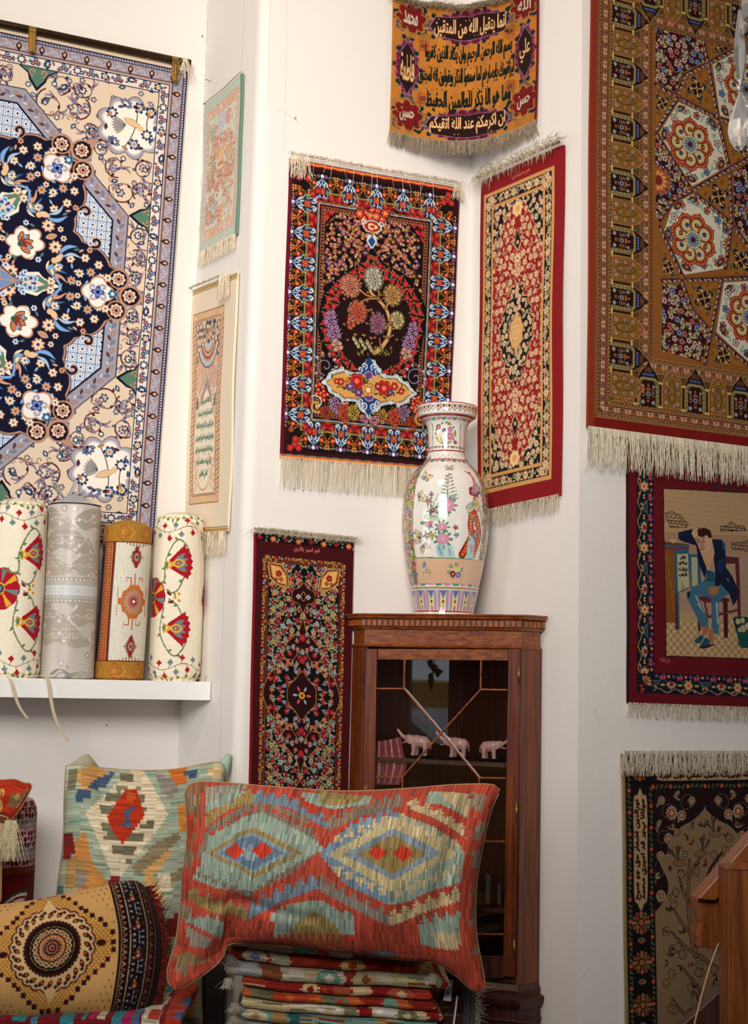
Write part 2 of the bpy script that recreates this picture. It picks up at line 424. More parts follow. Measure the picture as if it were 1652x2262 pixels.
def fringe(parent, rootfn, n, L, col, r=.0009, name='fringe', down=(0, 0, -1), out=None, jit=.25, wild=.15, seg=5, curl=0., t0=0, t1=1, var=.08, clump=0):
    """rootfn(t) -> point. strands are thin three-sided yarns"""
    R = np.random.default_rng(abs(hash(name)) % 1000 + n); mb_v = []; mb_f = []; mb_c = []
    down = np.asarray(down, float); out = np.asarray(out, float); side = unit(np.cross(down, out)); base = (1 - (1 - hx(col)) * .5) * np.array([1, .965, .89]) if var < .3 else hx(col)
    for i in range(n):
        t = t0 + (t1 - t0) * (i + R.uniform(-.4, .4)) / n; t = min(max(t, 0), 1); p = np.asarray(rootfn(t), float)
        l = L * (1 + R.uniform(-jit, jit) * .5); a = R.normal(0, wild); o_ = R.uniform(.002, .006)
        if clump: a += .5 * math.sin(i * 2 * PI / clump) * wild * 3
        c = np.clip(base * (1 + R.uniform(-var, var) - (.25 if R.random() < .12 else 0)), 0, 1); rr = r * R.uniform(.8, 1.3)
        b = len(mb_v); ph = R.uniform(0, 6)
        for k in range(seg + 1):
            q = k / seg
            pt = p + down * l * (q if curl == 0 else math.sin(q * 1.6) / 1.6 * (1 - curl * q)) + side * (a * l * q + .0012 * math.sin(ph + q * 6)) + out * (o_ + curl * l * .5 * math.sin(q * 2.4) + .001 * math.sin(ph * 2 + q * 5))
            if curl: pt = pt + np.array([0, 0, -1]) * curl * l * q * q * .5
            ra = rr * (1 - .5 * q)
            mb_v += [pt + side * ra, pt - side * ra * .5 + out * ra * .9, pt - side * ra * .5 - out * ra * .9]
            mb_c += [c] * 3
        for k in range(seg):
            for m in range(3):
                x, y = b + k * 3 + m, b + k * 3 + (m + 1) % 3; mb_f.append((x, y, y + 3, x + 3))
    o = mesh_obj(name, mb_v, np.array(mb_f), MF, parent, np.array(mb_c), True)
    o['kind'] = 'stuff'; return o
CANV = {}
# ------------------------------------------------------------------ shared motifs
def zmap(D, x0, y0, k): return lambda pts: [D(x0 + x / k, y0 + y / k) for x, y in pts]
def rose(cv, x, y, r, c='b5232a', dk='3c0a10', lt='e06a58'):
    cv.ros(x, y, [(r, 5, .22, dk), (r * .86, 5, .2, c), (r * .62, 4, .25, dk, .5), (r * .52, 4, .25, c, .5), (r * .3, 3, .3, lt), (r * .14, 0, 0, dk)])
def star(cv, x, y, r, c, cc='2a1010', n=6, oc=None, ph=0):
    L = [] if oc is None else [(r * 1.25, n, .38, oc, ph)]
    cv.ros(x, y, L + [(r, n, .5, c, ph), (r * .32, 0, 0, cc)])
def palm(cv, x, y, r, ang, c, c2, oc, cc):
    """palmette seen from the side: a fan of petals on a calyx"""
    with cv.at(x, y, ang):
        for a in (-1.1, -.55, 0, .55, 1.1): cv.leaf(0, 0, r, r * .42, -PI / 2 + a, c, oc, r * .07)
        for a in (-.6, 0, .6): cv.leaf(0, 0, r * .62, r * .26, -PI / 2 + a, c2)
        cv.dot(0, 0, r * .22, cc)
def bud(cv, x, y, r, ang, c, c2, oc): cv.leaf(x, y, r * 1.8, r, ang, c, oc, r * .12); cv.leaf(x, y, r * 1.1, r * .45, ang, c2)
def cluster(cv, x, y, rx, ry, c, cc, leafc, n=22, fr=.9, seed=3):
    r = random.Random(seed)
    for k in range(int(n * 1.1)):
        a = 2 * PI * k / (n * 1.1); cv.leaf(x + rx * .8 * math.cos(a), y + ry * .8 * math.sin(a), rx * .45, fr * .5, a + r.uniform(-.3, .3), leafc)
    for k in range(n):
        q = math.sqrt((k + .5) / n); a = k * 2.399; star(cv, x + rx * .86 * q * math.cos(a), y + ry * .86 * q * math.sin(a), fr, c, cc, 6, '1a0a0a')
def scroll_line(cv, L, amp, per, wd, c, n=10):
    t = np.linspace(0, L, max(8, int(L / per * n))); cv.line(np.c_[t, amp * np.sin(t / per * 2 * PI)], wd, c)
def lobed(cx, cy, R, n, d, ry=1, off=0, m=120, cusp=True):
    t = np.linspace(0, 2 * PI, m, endpoint=False); f = np.abs(np.sin(n * (t - off) / 2)) if cusp else .5 + .5 * np.cos(n * (t - off))
    r = R * (1 - d + d * f); return np.c_[cx + r * np.cos(t), cy + r * ry * np.sin(t)]

# ------------------------------------------------------------------ tree-of-life rug
def rug_tree(W, H, D):
    f0 = 11.8
    cv = Cv(W, H, 10); cv.fill('3a0a14'); Z5 = zmap(D, 600, 310, 3.671); Z6 = zmap(D, 600, 680, 3.671)
    cv.rect(3, 3.2, W - 3, H - 3.2, '1b060a')
    BL, NV, OR, RD, MU, LI = 'a4c2d8', '1c3866', 'c8603a', 'b4262a', '8c5820', '8c6c9c'
    def mot(c, i, p):
        for k in range(2):
            cl = BL
            q = [(0, -6.6), (.7, -4.6), (2.1, -3.6), (2.1, -2.2), (3.3, -1.3), (4.0, 0), (3.3, 1.3), (2.5, 1.6), (2.9, 3.2), (1.4, 4.0), (0, 4.8)]
            q = q + [(-x, y) for x, y in q[::-1][1:-1]]
        c.poly(q, BL); c.poly([(x * .88, y * .88) for x, y in q], '14101c'); c.poly([(x * .72, y * .72 - .1) for x, y in q], NV)
        with c.sym(0, 0, 'x'):
            c.line(spiral(1.7, -2.6, 1.1, 1, 2.2), .42, 'dfe8ee'); c.line(spiral(1.6, 2.7, 1.1, 1, 4.2, -1), .42, 'dfe8ee'); c.line(spiral(2.6, .1, .9, .8, 1), .34, BL)
        c.ros(0, 0, [(1.8, 4, .4, '5a1414', PI / 4), (1.55, 4, .4, OR, PI / 4), (.8, 4, .4, '8c2418'), (.35, 0, 0, 'e8b04c')])
        c.line([(0, -4.4), (0, -2.6)], .5, BL); c.dot(0, -6.2, .7, 'dfe8ee')
        with c.sym(0, 0, 'x'):
            h = p / 2
            rose(c, h - 1.6, 2.0, 1.75, RD); rose(c, h, 4.1, 1.6, 'c42a2e')
            for a in range(5): c.leaf(h - 2.5, .2, 1.7, .5, a * 1.2, 'a09a5a')
            star(c, h - .1, -3.7, 1.05, 'b86c30', '6a1a10', 6, '5c2a10'); star(c, h - 2.4, -3.0, 1.0, 'd8503a', 'f0c060', 5)
            star(c, 1.6, -6.0, .85, LI, '5a2a50', 5); star(c, 3.4, -4.6, .85, MU, '3a1a0a', 5); star(c, h - 1.6, -1.2, .8, MU, '3a1a0a', 5)
            c.leaf(2.6, -5.6, 1.3, .4, -.6, 'd8c890'); c.leaf(h - 1, -5.6, 1.2, .4, -2.4, 'd8c890'); c.leaf(h - .6, -.2, 1.2, .45, 1.2, 'c8b880')
            for a, b in ((h - 3.4, -2.0), (h - .8, -2.2), (4.6, -3.6), (h - 1.2, .3)): c.dot(a, b, .3, 'e0a048')
        with c.at(p / 2, -5.7):
            for a in range(4): c.leaf(0, 0, 1.35, .8, a * PI / 2 + PI / 4, 'd8a05a', '3a0a0a', .12)
            c.dot(0, 0, .4, '8c2418')
    cv.R = (0, 3.6, W, H - 7.2)
    cv.border(7.7, 12.2, mot)
    for x, y in ((5.6, 5.8), (W - 5.6, 5.8), (5.6, H - 5.8), (W - 5.6, H - 5.8)):
        for a, b in ((0, 0), (-1.7, 1.5), (1.8, 1.3), (.3, -2)): rose(cv, x + a, y + b, 1.5, 'd83a34')
    f0 = 11.8
    g = f0 + 3.6; cv.rect(g, g + 3.6, W - g, H - g - 3.6, '160507')
    ax = D(815, 600)[0]
    # upper vines
    r = random.Random(5)
    for (x, y, rad, s) in [(7, 24, 7, 1), (15, 26, 6.5, -1), (6, 38, 6.5, -1), (14.5, 40, 6, 1), (4, 48, 6, 1), (11, 16, 5, 1), (15.5, 52, 5, -1)]:
        with cv.sym(ax, 0, 'x'):
            P = spiral(ax - (ax - g) + x, y + 3, rad, 1.6, r.uniform(0, 6), s, 40); cv.line(P, .3, '6a5a72')
            for k in range(0, 40, 2):
                q = P[k]; b = r.choice(['d8a878', 'e88a7c', 'c89a50', 'dcb890', 'd87868'])
                bud(cv, q[0] + r.uniform(-.6, .6), q[1] + r.uniform(-.6, .6), 1.15, r.uniform(0, 6), b, '7a2018', '2a1a24')
    def vf(c, x, y, q): bud(c, x, y, 1.1, q.uniform(0, 6), q.choice(['d8a878', 'e08a78', 'c89a50', 'a890b0', 'dcb890']), '7a2018', '332030')
    tile_scatter(cv, g + 1, g + 1, W - g - 1, 78, 2.0, vf, .35, seed=4)
    # rose spandrels above the arch
    for pts in ([(352, 470), (640, 520), (520, 590), (430, 680), (352, 780)], [(970, 570), (1240, 610), (1235, 900), (1180, 800), (1100, 690)]):
        q = Z5(pts); m = cv.inside(q)
        def rs():
            cv.poly(q, '240608'); x0 = min(a for a, b in q); y0 = min(b for a, b in q); x1 = max(a for a, b in q); y1 = max(b for a, b in q)
            tile_scatter(cv, x0, y0, x1, y1, 3.1, lambda c, x, y, _: (c.leaf(x, y, 2.2, .8, _.uniform(0, 6), '7a6a2a'), rose(c, x, y, 1.75, 'd03034')), .15, seed=9)
        cv.clip(m, rs)
    cv.line(Z5(smooth([(352, 790), (430, 680), (520, 590), (640, 515)], 5)), .8, '050204'); cv.line(Z5(smooth([(970, 565), (1100, 690), (1180, 800), (1240, 910)], 5)), .8, '050204')
    cv.frames((f0, .5, '8a5a24'), (f0 + .7, .5, '8fa6b0'), (f0 + 1.4, .5, '1a0808'), (f0 + 2.0, .6, '8a4a20'), (f0 + 2.6, .5, '120406'))
    cv.border(f0 + 2.65, 1.3, lambda c, i, p: c.dot(0, 0, .28, 'c88a9a'))
    cv.frames((f0 + 3.3, .5, '8a5a24'))
    cv.R = (0, 0, W, H)
    for k, (a, b) in enumerate([(760, 600), (805, 580), (850, 595), (730, 640), (880, 640), (790, 620), (835, 625), (700, 600), (910, 600)]): x, y = Z5([(a, b)])[0]; star(cv, x, y, 1.8, 'e05a48', 'f0b060', 6, '3a0a0a')
    # urn
    x, y = Z5([(805, 705)])[0]
    cv.ros(x, y, [(4.2, 0, 0, 'c8ccc8'), (3.5, 0, 0, 'a8341c'), (2.3, 3, .4, 'e8d8b0'), (1.2, 0, 0, 'c05020')], .62)
    with cv.sym(x, 0, 'x'): cv.line(spiral(x + 4, y - 1.2, 1.3, 1, 3), .45, 'd8dcd8'); cv.line([(x, y - 4.5), (x + 2.2, y - 4.8)], .7, 'b8a060')
    cv.poly([(x - 1.6, y + 3.4), (x + 1.6, y + 3.4), (x + 2.4, y + 6), (x, y + 9.6), (x - 2.4, y + 6)], 'c8d8e4'); cv.poly([(x, y + 3.9), (x + 1.7, y + 6), (x, y + 8.6), (x - 1.7, y + 6)], '2a5088')
    cv.line([(x, y + 2), (x, y + 4)], 1, 'b07830')
    # almond medallion
    al = [(800, 880), (730, 980), (560, 1080), (430, 1200), (372, 1400)]
    al6 = [(362, 180), (405, 330), (470, 450), (560, 560), (780, 640), (1010, 610), (1110, 530), (1180, 400), (1215, 250)]
    ar = [(1240, 1400), (1170, 1230), (1060, 1090), (900, 1000)]
    A = smooth(Z5(al) + Z6(al6) + Z5(ar), 6, True)
    cx_, cy_ = A.mean(0)
    cv.poly(A, '050204'); A2 = (A - [cx_, cy_]) * .93 + [cx_, cy_]; cv.poly(A2, '250709')
    inn = (A - [cx_, cy_]) * [.56, .66] + [cx_, cy_ - 1]
    for sc_, rr in ((.88, 1.4), (.76, 1.3)):
        Q = (A - [cx_, cy_]) * [sc_, sc_ + .04] + [cx_, cy_ + .3]; d = np.r_[0, np.cumsum(np.hypot(*np.diff(Q, axis=0).T))]; n = int(d[-1] / (rr * 2.3))
        for k in range(n):
            s_ = d[-1] * (k + .5) / n; x, y = np.interp(s_, d, Q[:, 0]), np.interp(s_, d, Q[:, 1])
            if y < cy_ - 25 and sc_ < .8: continue
            for a in range(3): cv.leaf(x, y, 2.4, .7, a * 2.1 + k, '8a8050')
            rose(cv, x, y, rr, 'd6303a' if k % 3 else 'c02430')
    for zx, zy, rx, ry in ((465, 100, 2.6, 4), (1130, 190, 2.2, 4), (490, 210, 3, 3.4), (1100, 290, 3, 3.4)): x, y = Z6([(zx, zy)])[0]; cluster(cv, x, y, rx, ry, 'b890b8', '4a2040', '8a7a90', 12, 1.0)
    for zx, zy in ((510, 310), (1075, 375)): x, y = Z6([(zx, zy)])[0]; cluster(cv, x, y, 2.4, 2.4, 'e0b8a0', 'a03030', '8a7a60', 9, .9)
    # tree
    T = lambda pts, w, w1, c='b98a58': (cv.line(smooth(Z6(pts), 6), w * .65 + .6, '2a1208', w1 + .3), cv.line(smooth(Z6(pts), 6), w * .65, c, w1))
    T([(820, 370), (880, 320), (930, 240), (945, 130), (915, 20), (850, -60), (790, -120), (780, -190)], 2.6, 1.0, 'c8a070')
    T([(870, -60), (760, -95), (700, -140), (650, -180)], 1.2, .5); T([(915, 10), (940, -60), (1000, -120)], 1.2, .5); T([(850, -80), (855, -160)], .6, .3)
    T([(945, 140), (960, 60), (1000, 40)], 1, .6); T([(925, 250), (975, 225)], .8, .3); T([(940, 130), (900, 170), (880, 130)], .9, .5); T([(860, -70), (740, -60), (700, 0), (660, 20)], .9, .4)
    T([(870, 330), (860, 250)], .8, .3); T([(800, -340), (820, -400), (785, -425)], .5, .3); T([(960, -220), (960, -270), (925, -310)], .5, .3); T([(660, -330), (690, -370)], .5, .3); T([(1020, -60), (1045, -110)], .5, .3)
    for zx, zy, rx, ry, c, cc, lf, n in ((815, -230, 4.6, 6.0, 'd8dcc8', '6a1a1a', '8a9a80', 34), (625, -170, 4.8, 5.2, 'ec9c80', '6a1a1a', 'b88a70', 34), (965, -95, 4.4, 5.2, 'dcae68', '8a2420', 'a89a60', 30), (680, 40, 4.4, 5.6, 'e8744c', '4a2a6a', 'c89070', 30), (625, 130, 1.8, 3.2, 'e8744c', '4a2a6a', 'c89070', 9), (845, 130, 4.0, 5.4, 'b07a98', '7a1430', '8a7a80', 28), (1005, 105, 3.4, 4.4, 'd8cc90', '7a6a30', '98a070', 22)):
        x, y = Z6([(zx, zy)])[0]; cluster(cv, x, y, rx * .82, ry * .8, c, cc, lf, n, .82)
    for k in range(9): x, y = Z6([(650 + 18 * k, 235 + (k % 3) * 24 + k * 5)])[0]; bud(cv, x, y, 1.1, PI / 2, 'c8b070', '5a4a20', 'e0e0d8')
    q = random.Random(2)
    for k in range(60):
        zx, zy = q.uniform(560, 1020), q.uniform(-260, 300); x, y = Z6([(zx, zy)])[0]
        if cv.a[min(cv.ny - 1, int(y * 10)), min(cv.nx - 1, int(x * 10))].sum() < .3:
            for a in (-.6, 0, .6): cv.leaf(x, y, 1.1, .35, -PI / 2 + a, 'b07a44')
    # grass under the trunk
    for k in range(46): x, y = Z6([(q.uniform(690, 960), q.uniform(340, 400))])[0]; cv.leaf(x, y, 1.8, .3, -PI / 2 + q.uniform(-.9, .9), q.choice(['8a9a50', 'c8b060', '6a7a40']))
    # lower field
    y0 = Z6([(400, 640)])[0][1]
    for (zx, zy, rx, ry, c, cc) in [(395, 680, 3.6, 4.6, 'd84838', 'f0b060'), (430, 850, 2.6, 2.6, 'c05028', '2a0a0a'), (505, 790, 3.0, 3.8, 'b890b8', '4a2040'), (575, 850, 2.6, 4.6, 'e06040', '4a1010'), (1160, 790, 2.8, 4.6, 'd84838', 'f0b060'), (1055, 850, 2.8, 3.6, 'a888a8', '4a2040'), (980, 890, 2.4, 4.4, 'e06040', '4a1010'), (650, 850, 2.6, 3.2, 'c8b050', '5a2a10'), (880, 880, 2.6, 3.0, 'c89a50', '5a2a10'), (1130, 930, 2.2, 2.4, 'c05028', '2a0a0a'), (745, 900, 2, 1.6, 'd890a0', '5a2a10'), (820, 915, 2, 1.6, 'd890a0', '3a5a30')]:
        x, y = Z6([(zx, zy)])[0]; cluster(cv, x, y, rx, ry, c, cc, '8a7a40', 14, .95)
    for zx, zy, s_ in ((420, 480, 1), (1150, 570, -1)):
        x, y = Z6([(zx, zy)])[0]; cv.line(spiral(x, y, 4.4, 1.4, 0, s_, 26), .5, '8a7a98')
        for k in range(10): bud(cv, x + 3.4 * math.cos(k * .63), y + 4.2 * math.sin(k * .63), 1.1, k * .63, ['d8c8d0', 'e0a080', 'b89a60'][k % 3], '5a4a7a', '2a1a2a')
    for zx in (350, 1190):
        x, y = Z6([(zx, 800 if zx < 500 else 900)])[0]; cv.line(spiral(x, y, 2.6, 1.2, 1, 1), .9, 'c89a58'); cv.line(spiral(x, y - 1, 3.4, .7, 4, 1), .5, 'c8ccc0')
    # cartouche
    C = Z6([(392, 605), (425, 575), (450, 530), (500, 510), (560, 495), (590, 520), (690, 525), (720, 470), (775, 415), (830, 450), (870, 505), (890, 540), (985, 555), (1010, 545), (1050, 590), (1100, 620), (1130, 665), (1170, 700), (1120, 730), (1090, 770), (1020, 800), (985, 780), (880, 800), (850, 845), (800, 850), (770, 890), (735, 850), (700, 830), (670, 770), (585, 760), (560, 765), (510, 720), (450, 690), (430, 640)])
    C = smooth(C, 4, True); cc = C.mean(0); cv.poly((C - cc) * 1.05 + cc, '120406'); cv.poly(C, 'b6c4c8')
    cv.poly((C - cc) * [.93, .82] + cc, '8a6a40'); cv.poly((C - cc) * [.9, .74] + cc, 'd6a460')
    for k in range(0, len(C), 5): x, y = (C[k] - cc) * .96 + cc; cv.line(spiral(x, y, 1.1, 1, k), .3, 'e4e8e6')
    for zy in (480, 800):
        x, y = Z6([(775, zy)])[0]; s_ = 1 if zy < 600 else -1
        cv.poly([(x - 5, y + 2.6 * s_), (x, y - 4 * s_), (x + 5, y + 2.6 * s_), (x, y + 4.4 * s_)], '24467c')
        with cv.sym(x, 0, 'x'): cv.line(spiral(x + 2.2, y, 1.5, 1.1, 2), .5, 'd4e0ea'); cv.line(spiral(x + 3.9, y + 1.6 * s_, 1.2, 1, 2), .45, 'd4e0ea')
        cv.ros(x, y + 3.6 * s_, [(2.2, 8, .15, 'c8b0c0'), (1.8, 8, .15, '6a4a80')], .8)
    for k in range(46): x, y = Z6([(q.uniform(480, 1090), 0)])[0]; u_ = (x - cc[0]) / 18; yy = cc[1] + (x - cc[0]) * .02 + q.uniform(-3.6, 3.6) * (1 - .55 * abs(u_)); cv.leaf(x, yy, 2.2, .7, q.uniform(0, 6), q.choice(['3a4a2a', '5a6a3a', '2a3a20']))
    for zx, zy, r_, c, l in ((675, 600, 3.1, 'c8322c', 'f08060'), (900, 655, 3.0, 'c8322c', 'f08060'), (770, 670, 2.7, 'e0a868', 'f8e0a0'), (620, 640, 1.9, '7a5a8a', 'c0a0d0'), (690, 690, 1.8, '7a4a80', 'c0a0d0'), (545, 605, 1.5, 'c83a30', 'f0c060'), (510, 600, 1.2, 'c83a30', 'f0c060'), (985, 640, 1.6, 'c83a34', 'f0c060'), (1040, 680, 1.3, 'b83a34', 'f0c060'), (850, 640, 1.5, 'a83a50', 'f0c060'), (600, 600, 1.2, 'd8a040', '8a2020'), (950, 690, 1.3, '6a4a80', 'c0a0d0')):
        x, y = Z6([(zx, zy)])[0]; cv.ros(x, y, [(r_ * 1.1, 6, .25, '3a1010'), (r_, 6, .22, c), (r_ * .68, 5, .3, '5a1014', .4), (r_ * .58, 5, .3, c, .4), (r_ * .3, 0, 0, l)])
    # signature
    x, y = Z5([(835, 283)])[0]; cv.text('قم تربيزام', x, y, 5, 2.2, 'd8c8c0', .13)
    cv.rect(0, 0, 1.2, H, '6a1024'); cv.rect(W - .8, 0, W, H, '5a1024')
    for yy, sg in ((0, 1), (H, -1)):
        for k, c in enumerate(['8a8070', 'c8342c', 'e09a38', 'c8342c']):
            t = np.linspace(0, W, 90); cv.line(np.c_[t, yy + sg * (.25 + .45 * (k if sg > 0 else 3 - k)) + .14 * np.sin(t * 1.3)], .45, c)
        for k in range(int(W / .5)): cv.dot(k * .5, yy + sg * 1.05 + .14 * math.sin(k * .65), .16, 'f0c060')
    cv.wool(.035); return cv

# ------------------------------------------------------------------ large blue rug (centre outside the frame)
def rug_blue(W, H, D):
    cv = Cv(W, H, 10); cv.fill('dac6ae'); cx, cy = W / 2, H / 2 + 1.4; cv.R = (0, 2.8, W, H - 2.8)
    NV, PE, TN, MR, SB, WH, SA = '0b0f2a', 'edcaa4', 'b98a6e', '55121e', '5f86b8', 'ece6dc', 'c08c6e'
    # scroll vines over the light ground
    def arab(c, x, y, a, s_=1, L=6):
        with c.at(x, y, a, 1, s_):
            P = bez((0, 0), (L * .5, -L * .35), (L, 0)); c.line(P, 1.15, MR, .5); c.line(P, .7, '9296b4', .25)
            c.line(bez((L * .3, -.6), (L * .45, -L * .45), (L * .8, -L * .5)), .9, MR, .3); c.line(bez((L * .3, -.6), (L * .45, -L * .45), (L * .8, -L * .5)), .5, '9296b4', .2); c.dot(L * .32, -.4, .35, MR)
    def flo(c, x, y, k, r_=2.0):
        A = [('2f5a86', 'c89078', 6), ('2b3c66', 'e8d8c8', 8), ('7a86a6', 'c07858', 7), ('1d3c66', 'd8a060', 5)][k % 4]
        if k % 3 == 2: palm(c, x, y, r_ * 1.25, k * 1.3, A[0], WH, NV, MR)
        else: c.ros(x, y, [(r_, A[2], .5, NV), (r_ * .86, A[2], .5, A[0]), (r_ * .55, A[2], .3, WH), (r_ * .36, 0, 0, A[1])])
    r = random.Random(8)
    with cv.sym(cx, cy, 'xy'):
        for (x, y, R_, s_, a) in [(84, 16, 4, -1, 2), (84, 25, 4.4, 1, 1), (84, 45, 4.5, -1, 4), (76, 44, 6, 1, 3), (72, 54, 5, -1, 5), (84, 54, 4.5, 1, 1), (16, 84, 4, 1, 1), (25, 83, 4.4, -1, 3), (47, 84, 4.5, 1, 5), (44, 75, 6.5, 1, 2), (55, 75, 5.5, -1, 1), (57, 84, 4.5, 1, 3), (8, 85, 3.6, -1, 0), (84, 7, 3.6, 1, 1), (66, 60, 4, 1, 1), (61, 66, 4, -1, 2)]:
            P = spiral(cx + x, cy + y, R_, 1.15, a, s_, 26, .25); cv.line(P, .35, MR); cv.line(P[:9], .6, MR)
            flo(cv, P[-1][0], P[-1][1], int(x + y), 1.9)
            for k in (4, 12, 18): arab(cv, P[k][0], P[k][1], a + k * .4, s_, 4.4)
            for k in (2, 8, 15, 21): cv.leaf(P[k][0], P[k][1], 1.7, .8, k + a, r.choice(['2f5a86', '4a7a6a', '7a86a6', MR]), NV, .12)
        tile_scatter(cv, cx, cy, cx + 90, cy + 90, 7.2, lambda c, x, y, q: flo(c, x, y, q.randint(0, 9), 1.3), .3, lambda x, y: (x - cx) + (y - cy) > 112 or max(x - cx, y - cy) > 80, seed=3)
    # octagonal lattice ground
    def octo(k): return [(cx + a * k, cy + b * k) for a, b in ((73, 31), (73, -31), (31, -73), (-31, -73), (-73, -31), (-73, 31), (-31, 73), (31, 73))]
    cv.poly(octo(1.085), NV); cv.poly(octo(1.08), '9c98a4'); 
    O = np.array(octo(1.04) + octo(1.04)[:1])
    for k in range(8):
        a, b = O[k], O[k + 1]; n = int(np.hypot(*(b - a)) / 1.7)
        for i in range(n):
            p = a + (b - a) * (i + .5) / n; an = math.atan2(*(b - a)[::-1])
            cv.leaf(p[0], p[1] , 2.6, 1.0, an + .6 * (-1) ** i, [SA, 'c8ccd8', '7a7c98', '5a3a3a'][i % 4], '3a3448', .12)
    cv.poly(octo(1.0), NV); m = cv.inside(octo(.99))
    def lat():
        cv.poly(octo(.99), 'd9dde4'); p = 3.7; n = 20
        for i in range(-n, n):
            for j in range(-n, n):
                x, y = cx + (i + .5) * p, cy + (j + .5) * p
                if 54 < math.hypot(x - cx, y - cy) < 84: cv.ros(x, y, [(1.5, 4, .45, '6f8fb8', PI / 4), (1.2, 4, .45, 'e8e6e4', PI / 4), (.5, 4, .2, '2a2440')]); cv.dot(x + p / 2, y + p / 2 , .22, '9a3030'); cv.dot(x, y + 1.45, .18, SA)
        for i in range(-n, n + 1):
            cv.line([(cx + i * p, cy - 80), (cx + i * p, cy + 80)], .3, '27598c'); cv.line([(cx - 80, cy + i * p), (cx + 80, cy + i * p)], .3, '27598c')
    cv.clip(m, lat)
    # navy medallion
    def med(e):
        t = np.linspace(0, 2 * PI, 720, endpoint=False); q = (t + PI / 8) % (PI / 4) - PI / 8; a = np.abs(q)
        R_ = 75 - 16 * np.clip((a - .12) / .27, 0, 1) + 2.2 * np.abs(np.sin(t * 20)) + e
        return np.c_[cx + R_ * np.cos(t), cy + R_ * np.sin(t)]
    with cv.rot(cx, cy, 8):
        for e, c in ((2.0, 'a08a86'), (1.2, TN)):
            for x, y in ((82, 0), (77, 6.6), (77, -6.6)): cv.dot(x, y, 3.6 + e * .5, c)
            cv.poly([(78, -4 - e), (89 + e * 1.2, 0), (78, 4 + e)], c)
        for s_ in (-1, 1):
            for k in range(5):
                a = .10 + k * .035; R_ = 86 - k * 1.8; cv.line(spiral(R_ * math.cos(a * s_) + 3, R_ * math.sin(a * s_) * 1.15, 1.5, .9, k, s_), .35, '8a6a50')
    cv.poly(med(1.8), '3a2430'); cv.poly(med(1.4), TN); cv.poly(med(.6), NV)
    with cv.rot(cx, cy, 8, True):
        [cv.line(spiral(66.5, 20.5, 2.6, .9, 3.4, 1, 14, .3), w_, c_) for w_, c_ in ((1.7, TN), (.9, NV))]
    with cv.rot(cx, cy, 8):
        for x, y in ((77, 6.6), (77, -6.6)): cv.dot(x, y, 4.1, TN); cv.dot(x, y, 3.5, NV)
        cv.dot(82.3, 0, 4.3, TN); cv.poly([(80, -4.2), (88.4, 0), (80, 4.2)], TN); cv.dot(82.3, 0, 3.7, NV); cv.poly([(81, -3.9), (86.6, 0), (81, 3.9)], NV)
        for x, y in ((82, 0), (77, 6.6), (77, -6.6)): cv.ros(x, y, [(2.9, 8, .3, 'e0b088'), (2.5, 8, .35, 'ead2b4'), (1.9, 8, .5, '3a3a5a'), (1.4, 8, .4, 'd89a78'), (.6, 0, 0, '2a1a30')])
    # cross palmettes, 8x
    with cv.rot(cx, cy, 8):
        cv.poly([(36, 0), (40, -4.2), (45, -5), (47, -3), (54, 0), (47, 3), (45, 5), (40, 4.2)], 'ece0cc'); cv.poly([(37.5, 0), (41, -3), (45, -3.6), (51, 0), (45, 3.6), (41, 3)], '5a7f6a'); cv.poly([(39.5, 0), (43, -2), (48, 0), (43, 2)], 'e8c8b0'); cv.dot(43.5, 0, 1, '6a1226')
        with cv.sym(0, 0, 'y'):
            for k in range(6): cv.leaf(49, 5, 9 - k * .7, 1.1, -.9 + k * .5, ['7ea6d8', 'd89a78', '2f6a9c', '9ab0c8', '4a6a5a', 'e8d0b0'][k], NV, .15, .15)
            for k in range(4): a = .9 + k * .6; star(cv, 65 + 7.6 * math.cos(a), 7.8 * math.sin(a), 1.7, ['ead8b4', 'd8a070'][k % 2], '8a5a3a', 7, '3a5a88')
            for k in range(6): a = .5 + k * .5; star(cv, 62 + 12 * math.cos(a), 13.4 * math.sin(a) , 1.55, 'ecdcc0', '5a6a90', 6, 'b07a5a')
    with cv.rot(cx, cy, 8):
        cv.poly(lobed(69, 0, 6.9, 4, .28, 1, PI / 4, 60), SA); cv.poly(lobed(69, 0, 6.1, 4, .28, 1, PI / 4, 60), 'e8e4de')
        for a in range(4):
            with cv.at(69, 0, a * PI / 2 + PI / 4): cv.line(spiral(2.9, 0, 1.8, .9, PI, 1), .9, 'a8a2b0'); cv.leaf(0, 0, 3.4, 1.3, PI / 4, SA)
        cv.ros(69, 0, [(2.6, 4, .5, '2a3a7a'), (2.0, 4, .5, '6f86c0'), (.8, 4, .2, NV)])
        cv.ros(75, 0, [(2.0, 6, .4, '1f6088'), (.8, 0, 0, 'c8d8e0')])
